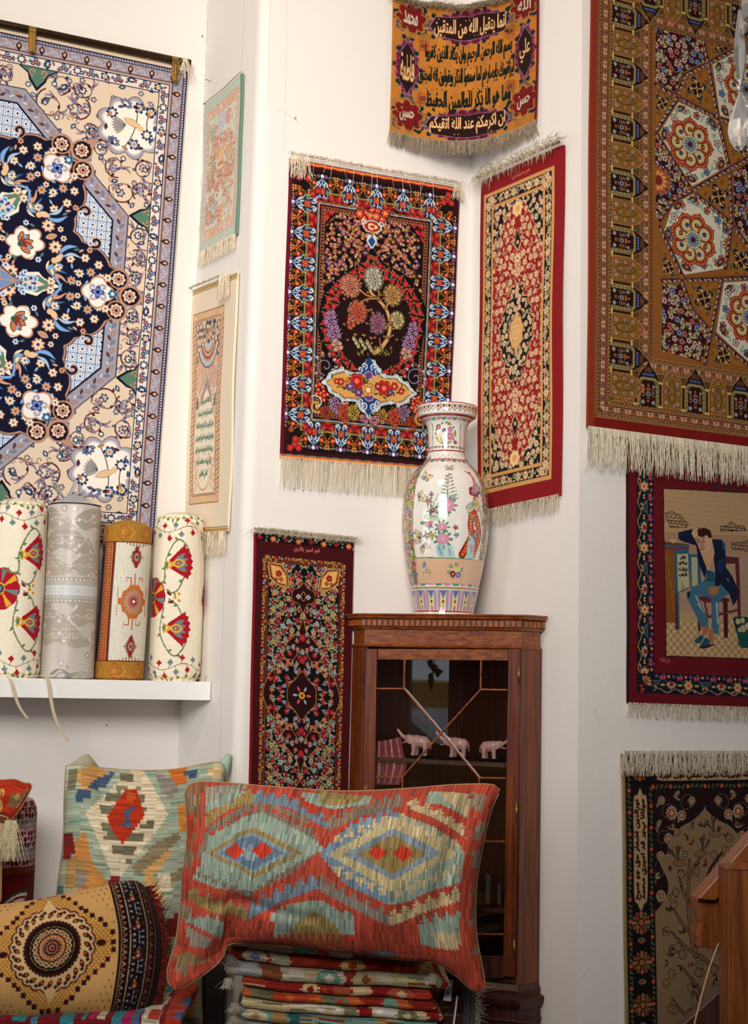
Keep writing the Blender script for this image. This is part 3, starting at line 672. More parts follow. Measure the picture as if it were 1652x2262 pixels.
    with cv.rot(cx, cy, 8, off=PI / 8):
        cv.poly(lobed(42, 0, 8.2, 6, .25, .85, 0, 60), SA); cv.poly(lobed(42, 0, 7.4, 6, .25, .85, 0, 60), 'ece8dc')
        palm(cv, 40, 0, 5.2, PI / 2, 'c07850', '8a3028', '3a2018', '3a5a4a'); cv.leaf(50.5, 0, 4.5, 2, 0, SA, 'e8d0b0', .2)
        with cv.sym(0, 0, 'y'):
            star(cv, 53, 4.5, 2.2, 'ead2b4', '4a3a5a', 8, 'c8886a'); star(cv, 33, 9.5, 2.4, 'ead2b4', '4a3a5a', 8, 'c8886a'); star(cv, 30, 3, 1.8, '9ab8d8', 'd89a60', 6, NV)
            cv.leaf(55, 8, 5, 2.4, 2.6, 'e0c09a', '6a4a3a', .2); cv.leaf(53, 8.4, 9, 1.6, -.2, '7ea6d8', '2a4a7a', .15, -.2); cv.leaf(54, 9.2, 8, 1.2, .3, 'a8c0d8', '2a4a7a', .15, -.2); cv.dot(50.8, 9.6, 1.2, 'e0b890')
            for k in range(4): cv.ros(38 + 3 * math.cos(k * 1.5), 15 + 3 * math.sin(k * 1.5), [(1.7, 5, .35, 'b8d0e8'), (1.0, 5, .3, '6a8ab0'), (.5, 0, 0, '4a3040')])
            for k in range(3): cv.leaf(47 + k * 1.5, 13 - k, 3.4, 1.3, k * 1.1 + .4, ['6f9a80', 'e8d2b0', '7ea6d8'][k], '3a5a5a', .12)
    q = random.Random(11)
    with cv.rot(cx, cy, 8, True):
        for k in range(60):
            R_ = q.uniform(27, 68); a = q.uniform(.02, .38); x, y = R_ * math.cos(a), R_ * math.sin(a)
            gx, gy = int((cx + x) * 10), int((cy + y) * 10)
            if cv.a[gy, gx].sum() < .45: (cv.leaf(x, y, 2.4, .9, q.uniform(0, 6), q.choice(['8ab0d8', 'd8a080', 'ead2b4', '5a7a6a']), '24406a', .12) if k % 2 else star(cv, x, y, 1.3, q.choice(['ead2b4', 'c8d8e8', 'd89a70']), '5a2a3a', 6))
    # inner blue star
    t = np.linspace(0, 2 * PI, 240, endpoint=False); f = np.abs(((t + PI / 8) % (PI / 4)) - PI / 8) / (PI / 8)
    for e, c in ((1.6, NV), (1, SA), (0, '6a8fc4')): R_ = 38 - 14 * f ** .6 + e; cv.poly(np.c_[cx + R_ * np.cos(t), cy + R_ * np.sin(t)], c)
    with cv.rot(cx, cy, 8, True): cv.line(spiral(22, 5, 4.5, 1.3, 0, 1), .7, SA); cv.line([(10, 0), (36, 0)], .7, SA); cv.line(spiral(30, 2, 2, 1, 1), .5, SA)
    cv.ros(cx, cy, [(16, 16, .15, TN), (15, 16, .15, NV), (9, 8, .3, 'e8d8c0'), (5, 8, .3, MR)])
    # corner cartouches with bird
    with cv.sym(cx, cy, 'xy'):
        x, y = cx + 77, cy + 71.5
        for e, c in ((1.9, '6a4a48'), (1.5, 'a3a0aa'), (0, 'c8c6c8'), (-.7, 'ede6da')): cv.poly(lobed(x, y, 12.6 + e, 9, .2, .95, .4, 130), c)
        cv.line(bez((x + 2, y + 11), (x + 4, y), (x - 2, y - 9)), .4, '4a3030'); cv.line(bez((x + 8, y + 9), (x + 5, y + 2), (x + 9, y - 6)), .4, '4a3030')
        for a, b, k in ((2, -7, 0), (7, -2, 1), (-7, -8, 2), (8, 8, 3), (-8, 5, 1), (3, 9, 0), (-3, 9, 2)): flo(cv, x + a, y + b, k, 2.5)
        for k in range(7): cv.leaf(x - 2, y + 1, 6, 1.1, PI + .9 - k * .22, 'a8a29a', '2a2a3a', .15)
        cv.leaf(x - 3, y + 3.4, 8, 2.8, -.35, 'dcbc90', '4a3020', .15); cv.dot(x + 4.4, y + .2, 1.3, 'dcbc90')
        for k in range(10): a = k * .63; cv.leaf(x + 10 * math.cos(a), y + 9 * math.sin(a), 2.8, 1.1, a + 1.5, ['3a5a86', 'b8865a', '5a1a26'][k % 3], NV, .12)
        # green half medallions at the border
        for gx, gy, an in ((89, 34, PI), (38, 89, -PI / 2)):
            with cv.at(cx + gx, cy + gy, an):
                cv.poly([(-2, -10), (1, -7), (3, -4), (5.5, -3.4), (10, 0), (5.5, 3.4), (3, 4), (1, 7), (-2, 10)], NV); cv.poly([(-2, -9), (.8, -6.4), (2.6, -3.4), (5, -2.6), (8.4, 0), (5, 2.6), (2.6, 3.4), (.8, 6.4), (-2, 9)], '577a66'); cv.line(spiral(2, 2, 1.7, 1, 0), .5, SA); cv.line(spiral(2, -2, 1.7, 1, 0, -1), .5, SA)
    # borders
    cv.band(0, 11.6, 'dcd3cc'); cv.border(9.4, 5.6, lambda c, i, p: ([flo(c, 0, 0, i, 1.9)] if i % 2 else [star(c, -1, .6, 1.1, '6a2038', 'e0b080', 5), star(c, 1, .6, 1.1, '2a3a66', 'e0b080', 5), star(c, 0, -1, 1.1, '2f5a86', 'e0b080', 5)], c.leaf(2, 0, 1.9, .8, i, 'a86a50', NV, .12), c.leaf(-2.6, .7, 1.6, .7, 2 + i, '4a7a8a', NV, .12)))
    cv.frames((11.6, .35, '2a2436'), (7.5, .5, '2a2436'), (6.7, .4, 'b0866a'), (6.2, .35, '3a3040'))
    cv.band(1.9, 6.0, 'a4888a')
    def sc(c, i, p):
        for s_ in (1, -1): c.line(spiral(s_ * p * .22, .2 * s_, 1.35, 1.0, 1 + (0 if s_ > 0 else PI), 1, 14, .2), .42, 'a9b4c4')
        c.line(bez((-p / 2, 1.5), (0, -2.2), (p / 2, 1.5)), .4, 'a9b4c4'); c.line(bez((-p / 2, -1.6), (0, 2.0), (p / 2, -1.6)), .3, '8e9ab0')
        if i % 2:
            c.poly([(0, -1.7), (1.3, -.1), (.7, 1.3), (0, 1.7), (-.7, 1.3), (-1.3, -.1)], '0c0a18'); c.poly([(0, -1.0), (.7, 0), (0, 1.0), (-.7, 0)], 'dca27c'); c.dot(0, 1.9, .4, '0c0a18')
    cv.border(3.95, 4.6, sc)
    cv.band(0, 1.9, '141230'); cv.border(1.0, 1.15, lambda c, i, p: (c.rect(-.42, -.35, .42, -.02, 'c4c8dc'), c.rect(-.14, -.35, .14, .55, 'c4c8dc'), c.rect(.1, .3, .8, .55, 'c4c8dc')))
    cv.band(0, .22, '0c0c1e'); cv.rect(0, 0, W, 2.8, 'e0c8ac'); cv.wool(.03, 1.04); return cv
# ------------------------------------------------------------------ narrow red rug
def rug_red(W, H, D):
    cv = Cv(W, H, 10); RD, CR, GD, NV = 'a01f22', 'e0b890', 'd8a868', '14141c'
    cv.fill('92191f'); cv.R = (-1.0, 3.4, W - 1.0, H - 7)
    x0, y0, w, h = cv.R; cx, cy = x0 + w / 2, y0 + h / 2
    cv.band(3.2, 4.8, GD); cv.band(4.8, 9.0, NV); cv.band(9.0, 10.4, GD)
    def pf(c, x, y, r, k):
        a, b = [('e3c49c', 'cc8468'), ('e8d0aa', 'c08468'), ('d8a480', 'e8d0a8'), ('d4c298', 'a8a080')][k % 4]
        if k % 3 == 1: palm(c, x, y, r * 1.15, k * 1.7, a, b, '3a1810', b)
        else: c.ros(x, y, [(r * 1.05, 7, .35, '4a1a14'), (r, 7, .32, a), (r * .6, 6, .3, b), (r * .45, 6, .3, 'ecd0a8'), (r * .2, 0, 0, '8a3020')])
    def bm(c, i, p):
        pf(c, 0, 0, 1.9, i); c.line(bez((-p / 2, 1.6), (0, -1.8), (p / 2, 1.6)), .35, 'b8a880')
        for s_ in (-1, 1): c.leaf(s_ * p * .34, -.2, 1.6, .7, s_ * .9 + i, 'b8b48c', '2a3a34', .1); c.dot(s_ * p * .5, 1.0, .5, 'd89078'); c.dot(s_ * p * .42, -1.4, .4, 'e0b890')
    cv.border(6.9, 4.6, bm)
    for i in (3.5, 4.4, 9.3, 10.1): cv.frames((i, .14, 'b07a48'))
    ins = 10.4; L, T, Rr, B = x0 + ins, y0 + ins, x0 + w - ins, y0 + h - ins
    cv.rect(L, T, Rr, B, NV)
    # red field with scalloped ends
    hw = (Rr - L) / 2; q = []
    for k in range(60):
        t = k / 59; yy = T + 1.5 + 22 * t; f = min(1, .18 + .82 * t ** .62); q.append((cx - hw * f + (.9 * abs(math.sin(t * 11)) if t < .95 else 0), yy))
    q = q + [(2 * cx - x, y) for x, y in q[::-1]]
    up = np.array(q); dn = np.c_[up[:, 0], 2 * cy - up[:, 1]]
    FM = cv.inside(up) | cv.inside(dn); cv_mid = np.zeros_like(FM); j0, j1 = int((T + 23) * 10), int((B - 23) * 10); FM[j0:j1, int(L * 10):int(Rr * 10)] = True
    r = random.Random(4)
    def dense(c):
        with c.sym(cx, cy, 'xy'):
            for (x, y, R_, a, s_) in [(4, 48, 5, 0, 1), (10, 42, 5, 2, -1), (5, 34, 5.5, 1, 1), (12, 30, 4.5, 3, -1), (7, 22, 6, 4, 1), (13, 17, 4, 1, -1), (4, 12, 3.6, 2, 1), (11, 8, 5, 0, -1), (13, 50, 4, 0, 1), (14, 36, 3.4, 2, 1)]:
                c.line(spiral(cx + x, cy + y, R_, 1.2, a, s_, 22, .2), .32, 'd8b088')
        k = 0
        with c.sym(cx, cy, 'xy'):
            for j in range(16):
                for i in range(5):
                    x = cx + 1.2 + i * 3.5 + (1.7 if j % 2 else 0) + r.uniform(-.7, .7); y = cy + .8 + j * 3.35 + r.uniform(-.7, .7); k += 1
                    pf(c, x, y, r.uniform(1.0, 1.6), r.randint(0, 11)); c.leaf(x + 1.6, y + 1.4, 1.6, .65, r.uniform(0, 6), 'd6bc90', '5a2018', .1); c.leaf(x + 1.5, y - 1.2, 1.1, .5, r.uniform(0, 6), 'e0a888')
    def nb(c):
        tile_scatter(c, L, T, Rr, B, 3.1, lambda c, x, y, q: (pf(c, x, y, 1.4, q.randint(0, 9)), c.leaf(x + 1, y + 1, 1.8, .5, q.uniform(0, 6), 'a8b090')), .25, lambda x, y: abs(y - cy) > 26, seed=6)
    cv.clip(cv.inside([(L, T), (Rr, T), (Rr, B), (L, B)]), lambda: nb(cv))
    def red(): cv.rect(L, T, Rr, B, RD); dense(cv)
    bd = FM.copy(); bd[2:] |= FM[:-2]; bd[:-2] |= FM[2:]; bd[:, 3:] |= FM[:, :-3]; bd[:, :-3] |= FM[:, 3:]
    cv.a[bd] = hx('d4a878'); cv.clip(FM, red)
    for s_ in (-1, 1):
        y = cy + s_ * 49.5; pf(cv, cx, y, 3.4, 0); cv.ros(cx, y, [(3.0, 12, .4, 'ecd09a'), (1.4, 0, 0, 'e8a868')])
        y = cy + s_ * 37; cv.poly([(cx, y - 5 * s_), (cx + 2.6, y - s_), (cx + 1.2, y + 1.5 * s_), (cx, y + 5 * s_), (cx - 1.2, y + 1.5 * s_), (cx - 2.6, y - s_)], 'd8b080'); cv.poly([(cx, y - 4 * s_), (cx + 2, y - s_), (cx, y + 4 * s_), (cx - 2, y - s_)], NV); cv.dot(cx, y - s_, .9, 'dca088')
        pf(cv, cx, cy + s_ * 29.5, 2.6, 2); pf(cv, cx, cy + s_ * 24, 2.2, 0)
    md = [(0, -22), (1.6, -18), (3.4, -18.5), (4.6, -16), (3.6, -13.6), (6.6, -13), (7.4, -10), (9.4, -8.2), (8.6, -5.6), (11, -3.6), (9.8, 0)]
    md = md + [(x, -y) for x, y in md[::-1][1:]]; md = md + [(-x, y) for x, y in md[::-1][1:-1]]
    cv.poly([(cx + x * 1.07, cy + y * 1.04) for x, y in md], 'd4a070'); cv.poly([(cx + x, cy + y) for x, y in md], NV)
    mm = cv.inside([(cx + x * .95, cy + y * .95) for x, y in md])
    cv.clip(mm, lambda: tile_scatter(cv, cx - 11, cy - 22, cx + 11, cy + 22, 2.9, lambda c, x, y, q: (pf(c, x, y, 1.3, q.randint(0, 9)), c.leaf(x, y, 2.2, .5, q.uniform(0, 6), 'a8b490')), .25, seed=2))
    cv.poly(lobed(cx, cy, 5.0, 8, .14, 1.5, .2, 60), '8a5a38'); cv.poly(lobed(cx, cy, 4.5, 8, .14, 1.5, .2, 60), 'dbb278'); cv.poly([(cx - 1.2, cy + 6), (cx, cy + 10.5), (cx + 1.2, cy + 6)], 'dbb278'); cv.poly([(cx - 1.2, cy - 6), (cx, cy - 10.5), (cx + 1.2, cy - 6)], 'dbb278')
    cv.ros(cx, cy, [(3.0, 6, .2, 'c08a5c'), (2.7, 6, .2, 'e4c084'), (1.5, 0, 0, 'c87a58'), (1.25, 0, 0, 'e0b884')], 1.3)
    for x, y in ((L - 2.5, T - 2.5), (Rr + 2.5, T - 2.5), (L - 2.5, B + 2.5), (Rr + 2.5, B + 2.5)):
        for k in range(6): pf(cv, x + 1.9 * math.cos(k), y + 1.9 * math.sin(k), 1.3, k)
    cv.text('قم شيرازي', cx + 2, y0 + .9, 12, 2.0, 'd8907a', bold=.01); cv.wool(.04); return cv

# ------------------------------------------------------------------ gold calligraphy rug hung across the corner
def rug_gold(W, H):
    cv = Cv(W, H, 12); G, DK, PU, GR, RD, OL, BK, CR = 'b87a32', '2e1412', '6e1530', '8a7486', '7c1418', 'a87c3c', '0e1c1c', 'dab07c'
    cv.fill(G); X = lambda f: f * W; Y = lambda f: f * H
    def cart(cx, cy, rx, ry, n=11, vert=False):
        P = []
        for k in range(160):
            t = 2 * PI * k / 160; a = abs(math.cos(t)); b = abs(math.sin(t))
            rr = 1 / max((a ** 1.6 + b ** 1.6) ** (1 / 1.6), .01); rr *= 1 + .07 * math.cos(t * n * 2) ; P.append((cx + rx * rr * math.cos(t), cy + ry * rr * math.sin(t)))
        P = np.array(P); c0 = np.array([cx, cy])
        cv.poly((P - c0) * 1.04 + c0, GR); cv.poly(P, PU)
        for k in range(0, 160, 8):
            p = (P[k] - c0) * .93 + c0; cv.line(spiral(p[0], p[1], 1.0, .8, k), .3, '93607c'); q = (P[k] - c0) * 1.12 + c0
            if k % 16 == 0: cv.ros(q[0], q[1], [(1.1, 5, .4, '0f2a33')])
        if vert: q = [(cx - rx * .62, cy - ry * .45), (cx, cy - ry * .88), (cx + rx * .62, cy - ry * .45), (cx + rx * .62, cy + ry * .5), (cx, cy + ry * .92), (cx - rx * .62, cy + ry * .5)]
        else: q = [(cx - rx * .92, cy), (cx - rx * .8, cy - ry * .52), (cx - rx * .15, cy - ry * .7), (cx, cy - ry * .6), (cx + rx * .15, cy - ry * .7), (cx + rx * .8, cy - ry * .56), (cx + rx * .92, cy), (cx + rx * .8, cy + ry * .55), (cx + rx * .1, cy + ry * .74), (cx - rx * .1, cy + ry * .74), (cx - rx * .8, cy + ry * .55)]
        cv.poly([(cx + (x - cx) * 1.03, cy + (y - cy) * 1.05) for x, y in q], GR); cv.poly(q, DK)
    cart(X(.52), Y(.16), X(.30), Y(.125)); cart(X(.51), Y(.885), X(.31), Y(.115)); cart(X(.10), Y(.50), X(.075), Y(.21), 8, True); cart(X(.905), Y(.45), X(.07), Y(.20), 8, True)
    for cx, cy in ((.12, .13), (.90, .10), (.11, .85), (.90, .81)):
        cx, cy = X(cx), Y(cy)
        for k in range(8): a = k * PI / 4; cv.ros(cx + 6 * math.cos(a), cy + 6 * math.sin(a), [(2.6, 5, .3, ['6a5a58', '0f2a33', OL][k % 3])])
        P = lobed(cx, cy, 6.6, 8, .3, 1, .3, 90); cv.poly((P - [cx, cy]) * 1.14 + [cx, cy], OL); cv.poly(P, RD)
        for k in range(12): p = P[k * 7]; cv.line(spiral(p[0], p[1], .9, .8, k), .3, OL)
        s_ = 1 if cx < W / 2 else -1; t_ = 1 if cy < H / 2 else -1
        for k in range(6): cv.leaf(cx + s_ * 4.6, cy + t_ * 5.2, 4.6, 1.1, (0 if s_ > 0 else PI) + s_ * t_ * (.3 + .28 * k), OL, '6a4a20', .15)
        for k in range(5): star(cv, cx + (k - 2) * 1.6, cy + (-1) ** k * 3.6, .8, '4a1a1a', '8a6a3a', 5)
    for cx, cy in ((.205, .315), (.80, .26), (.205, .70), (.80, .66)):
        x, y = X(cx), Y(cy); cv.box(x - 1.9, y - 2, x + 1.9, y + 2, .35, 'b02a1a'); cv.line([(x - 1.9, y), (x + 1.9, y)], .3, 'b02a1a')
        for a in (-.6, .6):
            for b in (-.6, .6): cv.box(x + a - .35, y + b - .35, x + a + .35, y + b + .35, .25, '141c30')
    wp = lambda k: (lambda u: -k * u)
    T = lambda s_, x, y, w, h, c, b=.03, **k: cv.text(s_, X(x), Y(y), X(w), Y(h), c, bold=b, **k)
    T('انما يتقبل الله من المتقين', .52, .165, .50, .14, CR, .05); T('ان اكرمكم عند الله اتقيكم', .51, .885, .52, .13, CR, .05)
    T('بسم الله الرحمن الرحيم وان يكاد الذين كفروا', .515, .37, .60, .155, BK, .075); T('ليزلقونك بابصارهم لما سمعوا الذكر ويقولون انه لمجنون', .50, .54, .66, .16, BK, .07); T('وما هو الا ذكر للعالمين الحفيظ', .515, .71, .58, .155, BK, .09)
    for k in range(46): cv.dot(X(.22 + .6 * ((k * .618) % 1)), Y([.30, .46, .62, .785][k % 4]) + (k % 3) * .25, .28, BK)
    for k in range(16): cv.dot(X(.30 + .44 * ((k * .618) % 1)), Y([.105, .225, .835, .945][k % 4]), .25, CR)
    T('فاطمة', .10, .50, .085, .20, CR, .04); T('علي', .905, .44, .07, .17, CR, .04)
    for s_, x, y in (('محمد', .115, .13), ('الله', .90, .10), ('حسين', .105, .845), ('حسن', .90, .81)): T(s_, x, y, .09, .10, 'b9b49c', .05)
    cv.rect(W - 1.0, 0, W, H, '6e1222'); cv.rect(0, 0, .5, H, 'b88a50'); cv.rect(0, H - .5, W, H, 'd0a470'); cv.wool(.05)
    n = RNG.normal(0, 1, (cv.ny // 40 + 2, cv.nx // 40 + 2)); n = np.kron(n, np.ones((40, 40)))[:cv.ny, :cv.nx, None]; cv.a = np.clip(cv.a * (1 + .03 * n), 0, 1).astype(np.float32); return cv

# ------------------------------------------------------------------ small dark floral rug under the tree rug
def rug_rose(W, H, D):
    cv = Cv(W, H, 12); MR, BK, OR, GN = '4c0a14', '0a0a10', 'c87c44', '6a7c64'
    cv.fill(MR); cv.rect(0, 0, .7, H, '8e1226'); cv.rect(W - .3, 0, W, H, '7a1022')
    cv.rect(.8, 0, W - .8, 3.0, BK)
    for i in range(8): x = 2.2 + i * (W - 4.4) / 7; (rose(cv, x, 1.6, 1.2, 'b42030') if i % 2 == 0 else star(cv, x, 1.9, 1.3, 'd87a50', 'f0b060')); [cv.leaf(x + 2, 1.4 + .7 * a, 1.3, .5, a + i, 'a8b49a') for a in (-1, 0, 1)]
    cv.text('قم امير زائري', W * .52, 4.9, 10.5, 2.4, 'cf7468', bold=.02)
    cv.R = (0, 4.9, W, H - 4.9)
    def bm(c, i, p):
        c.line(bez((-p / 2, .7), (0, -1.1), (p / 2, .7)), .22, 'a87a30'); k = i % 5
        star(c, 0, 0, [1.0, .8, .7, 1.0, .8][k], ['b88838', 'b85c40', '8a90a0', 'a8302c', 'c08050'][k], '4a1410', [6, 5, 4, 6, 5][k], '2a0a0a'); c.leaf(p * .3, .4, 1.1, .5, 1 + k, ['9aa8b8', 'e0a878', 'b88a40'][i % 3]); c.dot(-p * .35, -.3, .35, 'd8a040')
    cv.border(4.1, 2.6, bm); cv.frames((5.4, .3, '8a5a28'), (5.9, .3, '241010'))
    g = 6.0; x0, y0, w, h = cv.R; L, T, Rr, B = g, y0 + g, W - g, y0 + h - g; cv.rect(L, T, Rr, B, BK); cx, cy = W / 2, D(665, 1536)[1]
    r = random.Random(12)
    def tw(x, y, a, n, s_):
        P = [(x, y)]
        for k in range(n): a += s_ * r.uniform(0, .3); x += 1.5 * math.cos(a); y += 1.5 * math.sin(a); P.append((x, y))
        cv.line(P, .3, 'b0743c')
        for k in range(1, n + 1):
            q = P[k]; b = a + (-1) ** k * 1.1; cv.line([q, (q[0] + 1.6 * math.cos(b), q[1] + 1.6 * math.sin(b))], .2, 'b0743c'); cv.leaf(q[0], q[1], 1.5, .6, b + .5, '8a9c88', '22332a', .1)
            c_ = r.choice(['d8a050', 'e08a68', '9fb0bc', 'c8303a', 'd8b468']); star(cv, q[0] + 1.9 * math.cos(b), q[1] + 1.9 * math.sin(b), .62, c_, '4a1a14', 5)
        return P[-1]
    def field():
      with cv.sym(cx, cy, 'xy'):
        for j in range(13):
            for (xx, a) in ((1.5, -.6), (7, -.9), (12, -1.3)): tw(cx + xx + r.uniform(-1, 1), cy + 2 + j * 4.4, a + r.uniform(-.5, .3), 4, r.choice((-1, 1)))
        for j in range(26):
            for i in range(4):
                x = cx + 1.2 + i * 3.8 + r.uniform(-1.2, 1.2); y = cy + j * 2.3 + r.uniform(-.8, .8)
                if (i + j) % 2 == 0:
                    for a in range(4): cv.leaf(x, y, 2.1, .8, a * 1.57 + r.uniform(0, 1), '9aa890', '27382e', .1)
                    rose(cv, x, y, r.uniform(.9, 1.4), 'a82434', '3a0810', 'e88078')
                else:
                    star(cv, x, y, .95, r.choice(['e8a878', 'd8b060', 'b4c4cc', 'e08a70']), '5a2418', 6); cv.leaf(x, y, 1.7, .6, r.uniform(0, 6), '8aa08c')
    cv.clip(cv.inside([(L, T), (Rr, T), (Rr, B), (L, B)]), field)
    def ol(pts, c='b8843c', f='30070e', w=.26):
        q = smooth(pts, 5, True); 
        if f: cv.poly([(cx + x, cy + y) for x, y in q], f)
        cv.line([(cx + x, cy + y) for x, y in np.r_[q, q[:1]]], w, c)
    def qd(p): p = p + [(x, -y) for x, y in p[::-1][1:]]; return p + [(-x, y) for x, y in p[::-1][1:-1]]
    def fl():
        for k in range(44):
            a = k * 2.399; q = math.sqrt((k + .5) / 44); x, y = 13 * q * math.cos(a), 24 * q * math.sin(a)
            with cv.sym(cx, cy, 'xy'): (rose(cv, cx + abs(x), cy + abs(y), 1.2, 'b8283a') if k % 3 == 0 else star(cv, cx + abs(x), cy + abs(y), .8, ['e0a060', 'a8b4c0', 'e08a70'][k % 3], '5a1a14', 5)); cv.leaf(cx + abs(x), cy + abs(y), 1.6, .5, a, '8aa08c')
    ol(qd([(0, -29), (1.6, -24), (5.5, -20), (8, -16), (6, -11), (11, -9), (14, -5), (15.5, 0)])); cv.box(cx - 11, cy - 13, cx + 11, cy + 13, .35, 'a86c34'); ol(qd([(0, -17), (4.4, -12), (9, -8), (11, -4), (12, 0)]), f='0c0a10'); fl(); ol(qd([(0, -29), (1.6, -24), (5.5, -20), (8, -16), (6, -11), (11, -9), (14, -5), (15.5, 0)]), f=None); ol(qd([(0, -17), (4.4, -12), (9, -8), (11, -4), (12, 0)]), f=None); ol(qd([(0, -9), (2.6, -6), (5.5, -3), (5.8, 0)]))
    cv.ros(cx, cy, [(1.4, 8, .4, 'e0b040'), (.6, 0, 0, '8a2a20')])
    for k in range(6): a = k * PI / 3; cv.leaf(cx + 1.6 * math.cos(a), cy + 1.6 * math.sin(a), 2.2, .9, a, ['d86a58', 'a8b4c0'][k % 2])
    for s_ in (-1, 1):
        yy = s_ * 37; ol([(0, yy - 5.5), (1.5, yy - 3.6), (4.4, yy - 2), (4.4, yy + 1.6), (1.6, yy + 3), (0, yy + 6), (-1.6, yy + 3), (-4.4, yy + 1.6), (-4.4, yy - 2), (-1.5, yy - 3.6)]); 
        for a in (-2, 2): star(cv, cx + a, cy + yy, 1.0, 'b8c0c8', '8a3a30', 4)
        ol([(0, yy - 2), (1, yy), (0, yy + 1.6), (-1, yy)], w=.3)
        rose(cv, cx, cy + s_ * 21.5, 1.5, 'c8303c'); rose(cv, cx, cy + s_ * 13, 1.5, 'b8283a')
    with cv.sym(cx, 0, 'x'):
        x, y = L + 3.8, T + 4.4
        for e, c in ((1.1, 'd89a5c'), (.6, BK), (.2, 'd88a50'), (-.3, 'e0b468')): cv.poly([(x - 3.4 - e, y - 3.6 - e), (x + .5 + e, y - 3 - e), (x + 3 + e, y + e * .5), (x + 3.4 + e, y + 3.4 + e), (x + e * .2, y + 3 + e), (x - 2.6 - e, y + .6 + e)], c)
        rose(cv, x, y - .5, 1.3, 'b8283a'); star(cv, x + 1, y + 1.6, .9, '8a1a20', 'e0b060', 4); star(cv, x - .8, y + 1.6, .7, '8a1a20', 'e0b060', 4)
        for k in range(8): cv.leaf(x + 4.6 * math.cos(k * .7), y + 4.6 * math.sin(k * .7), 1.7, .6, k * .7 + 1.2, 'd89a68', '3a1a10', .1)
    cv.wool(.04); return cv

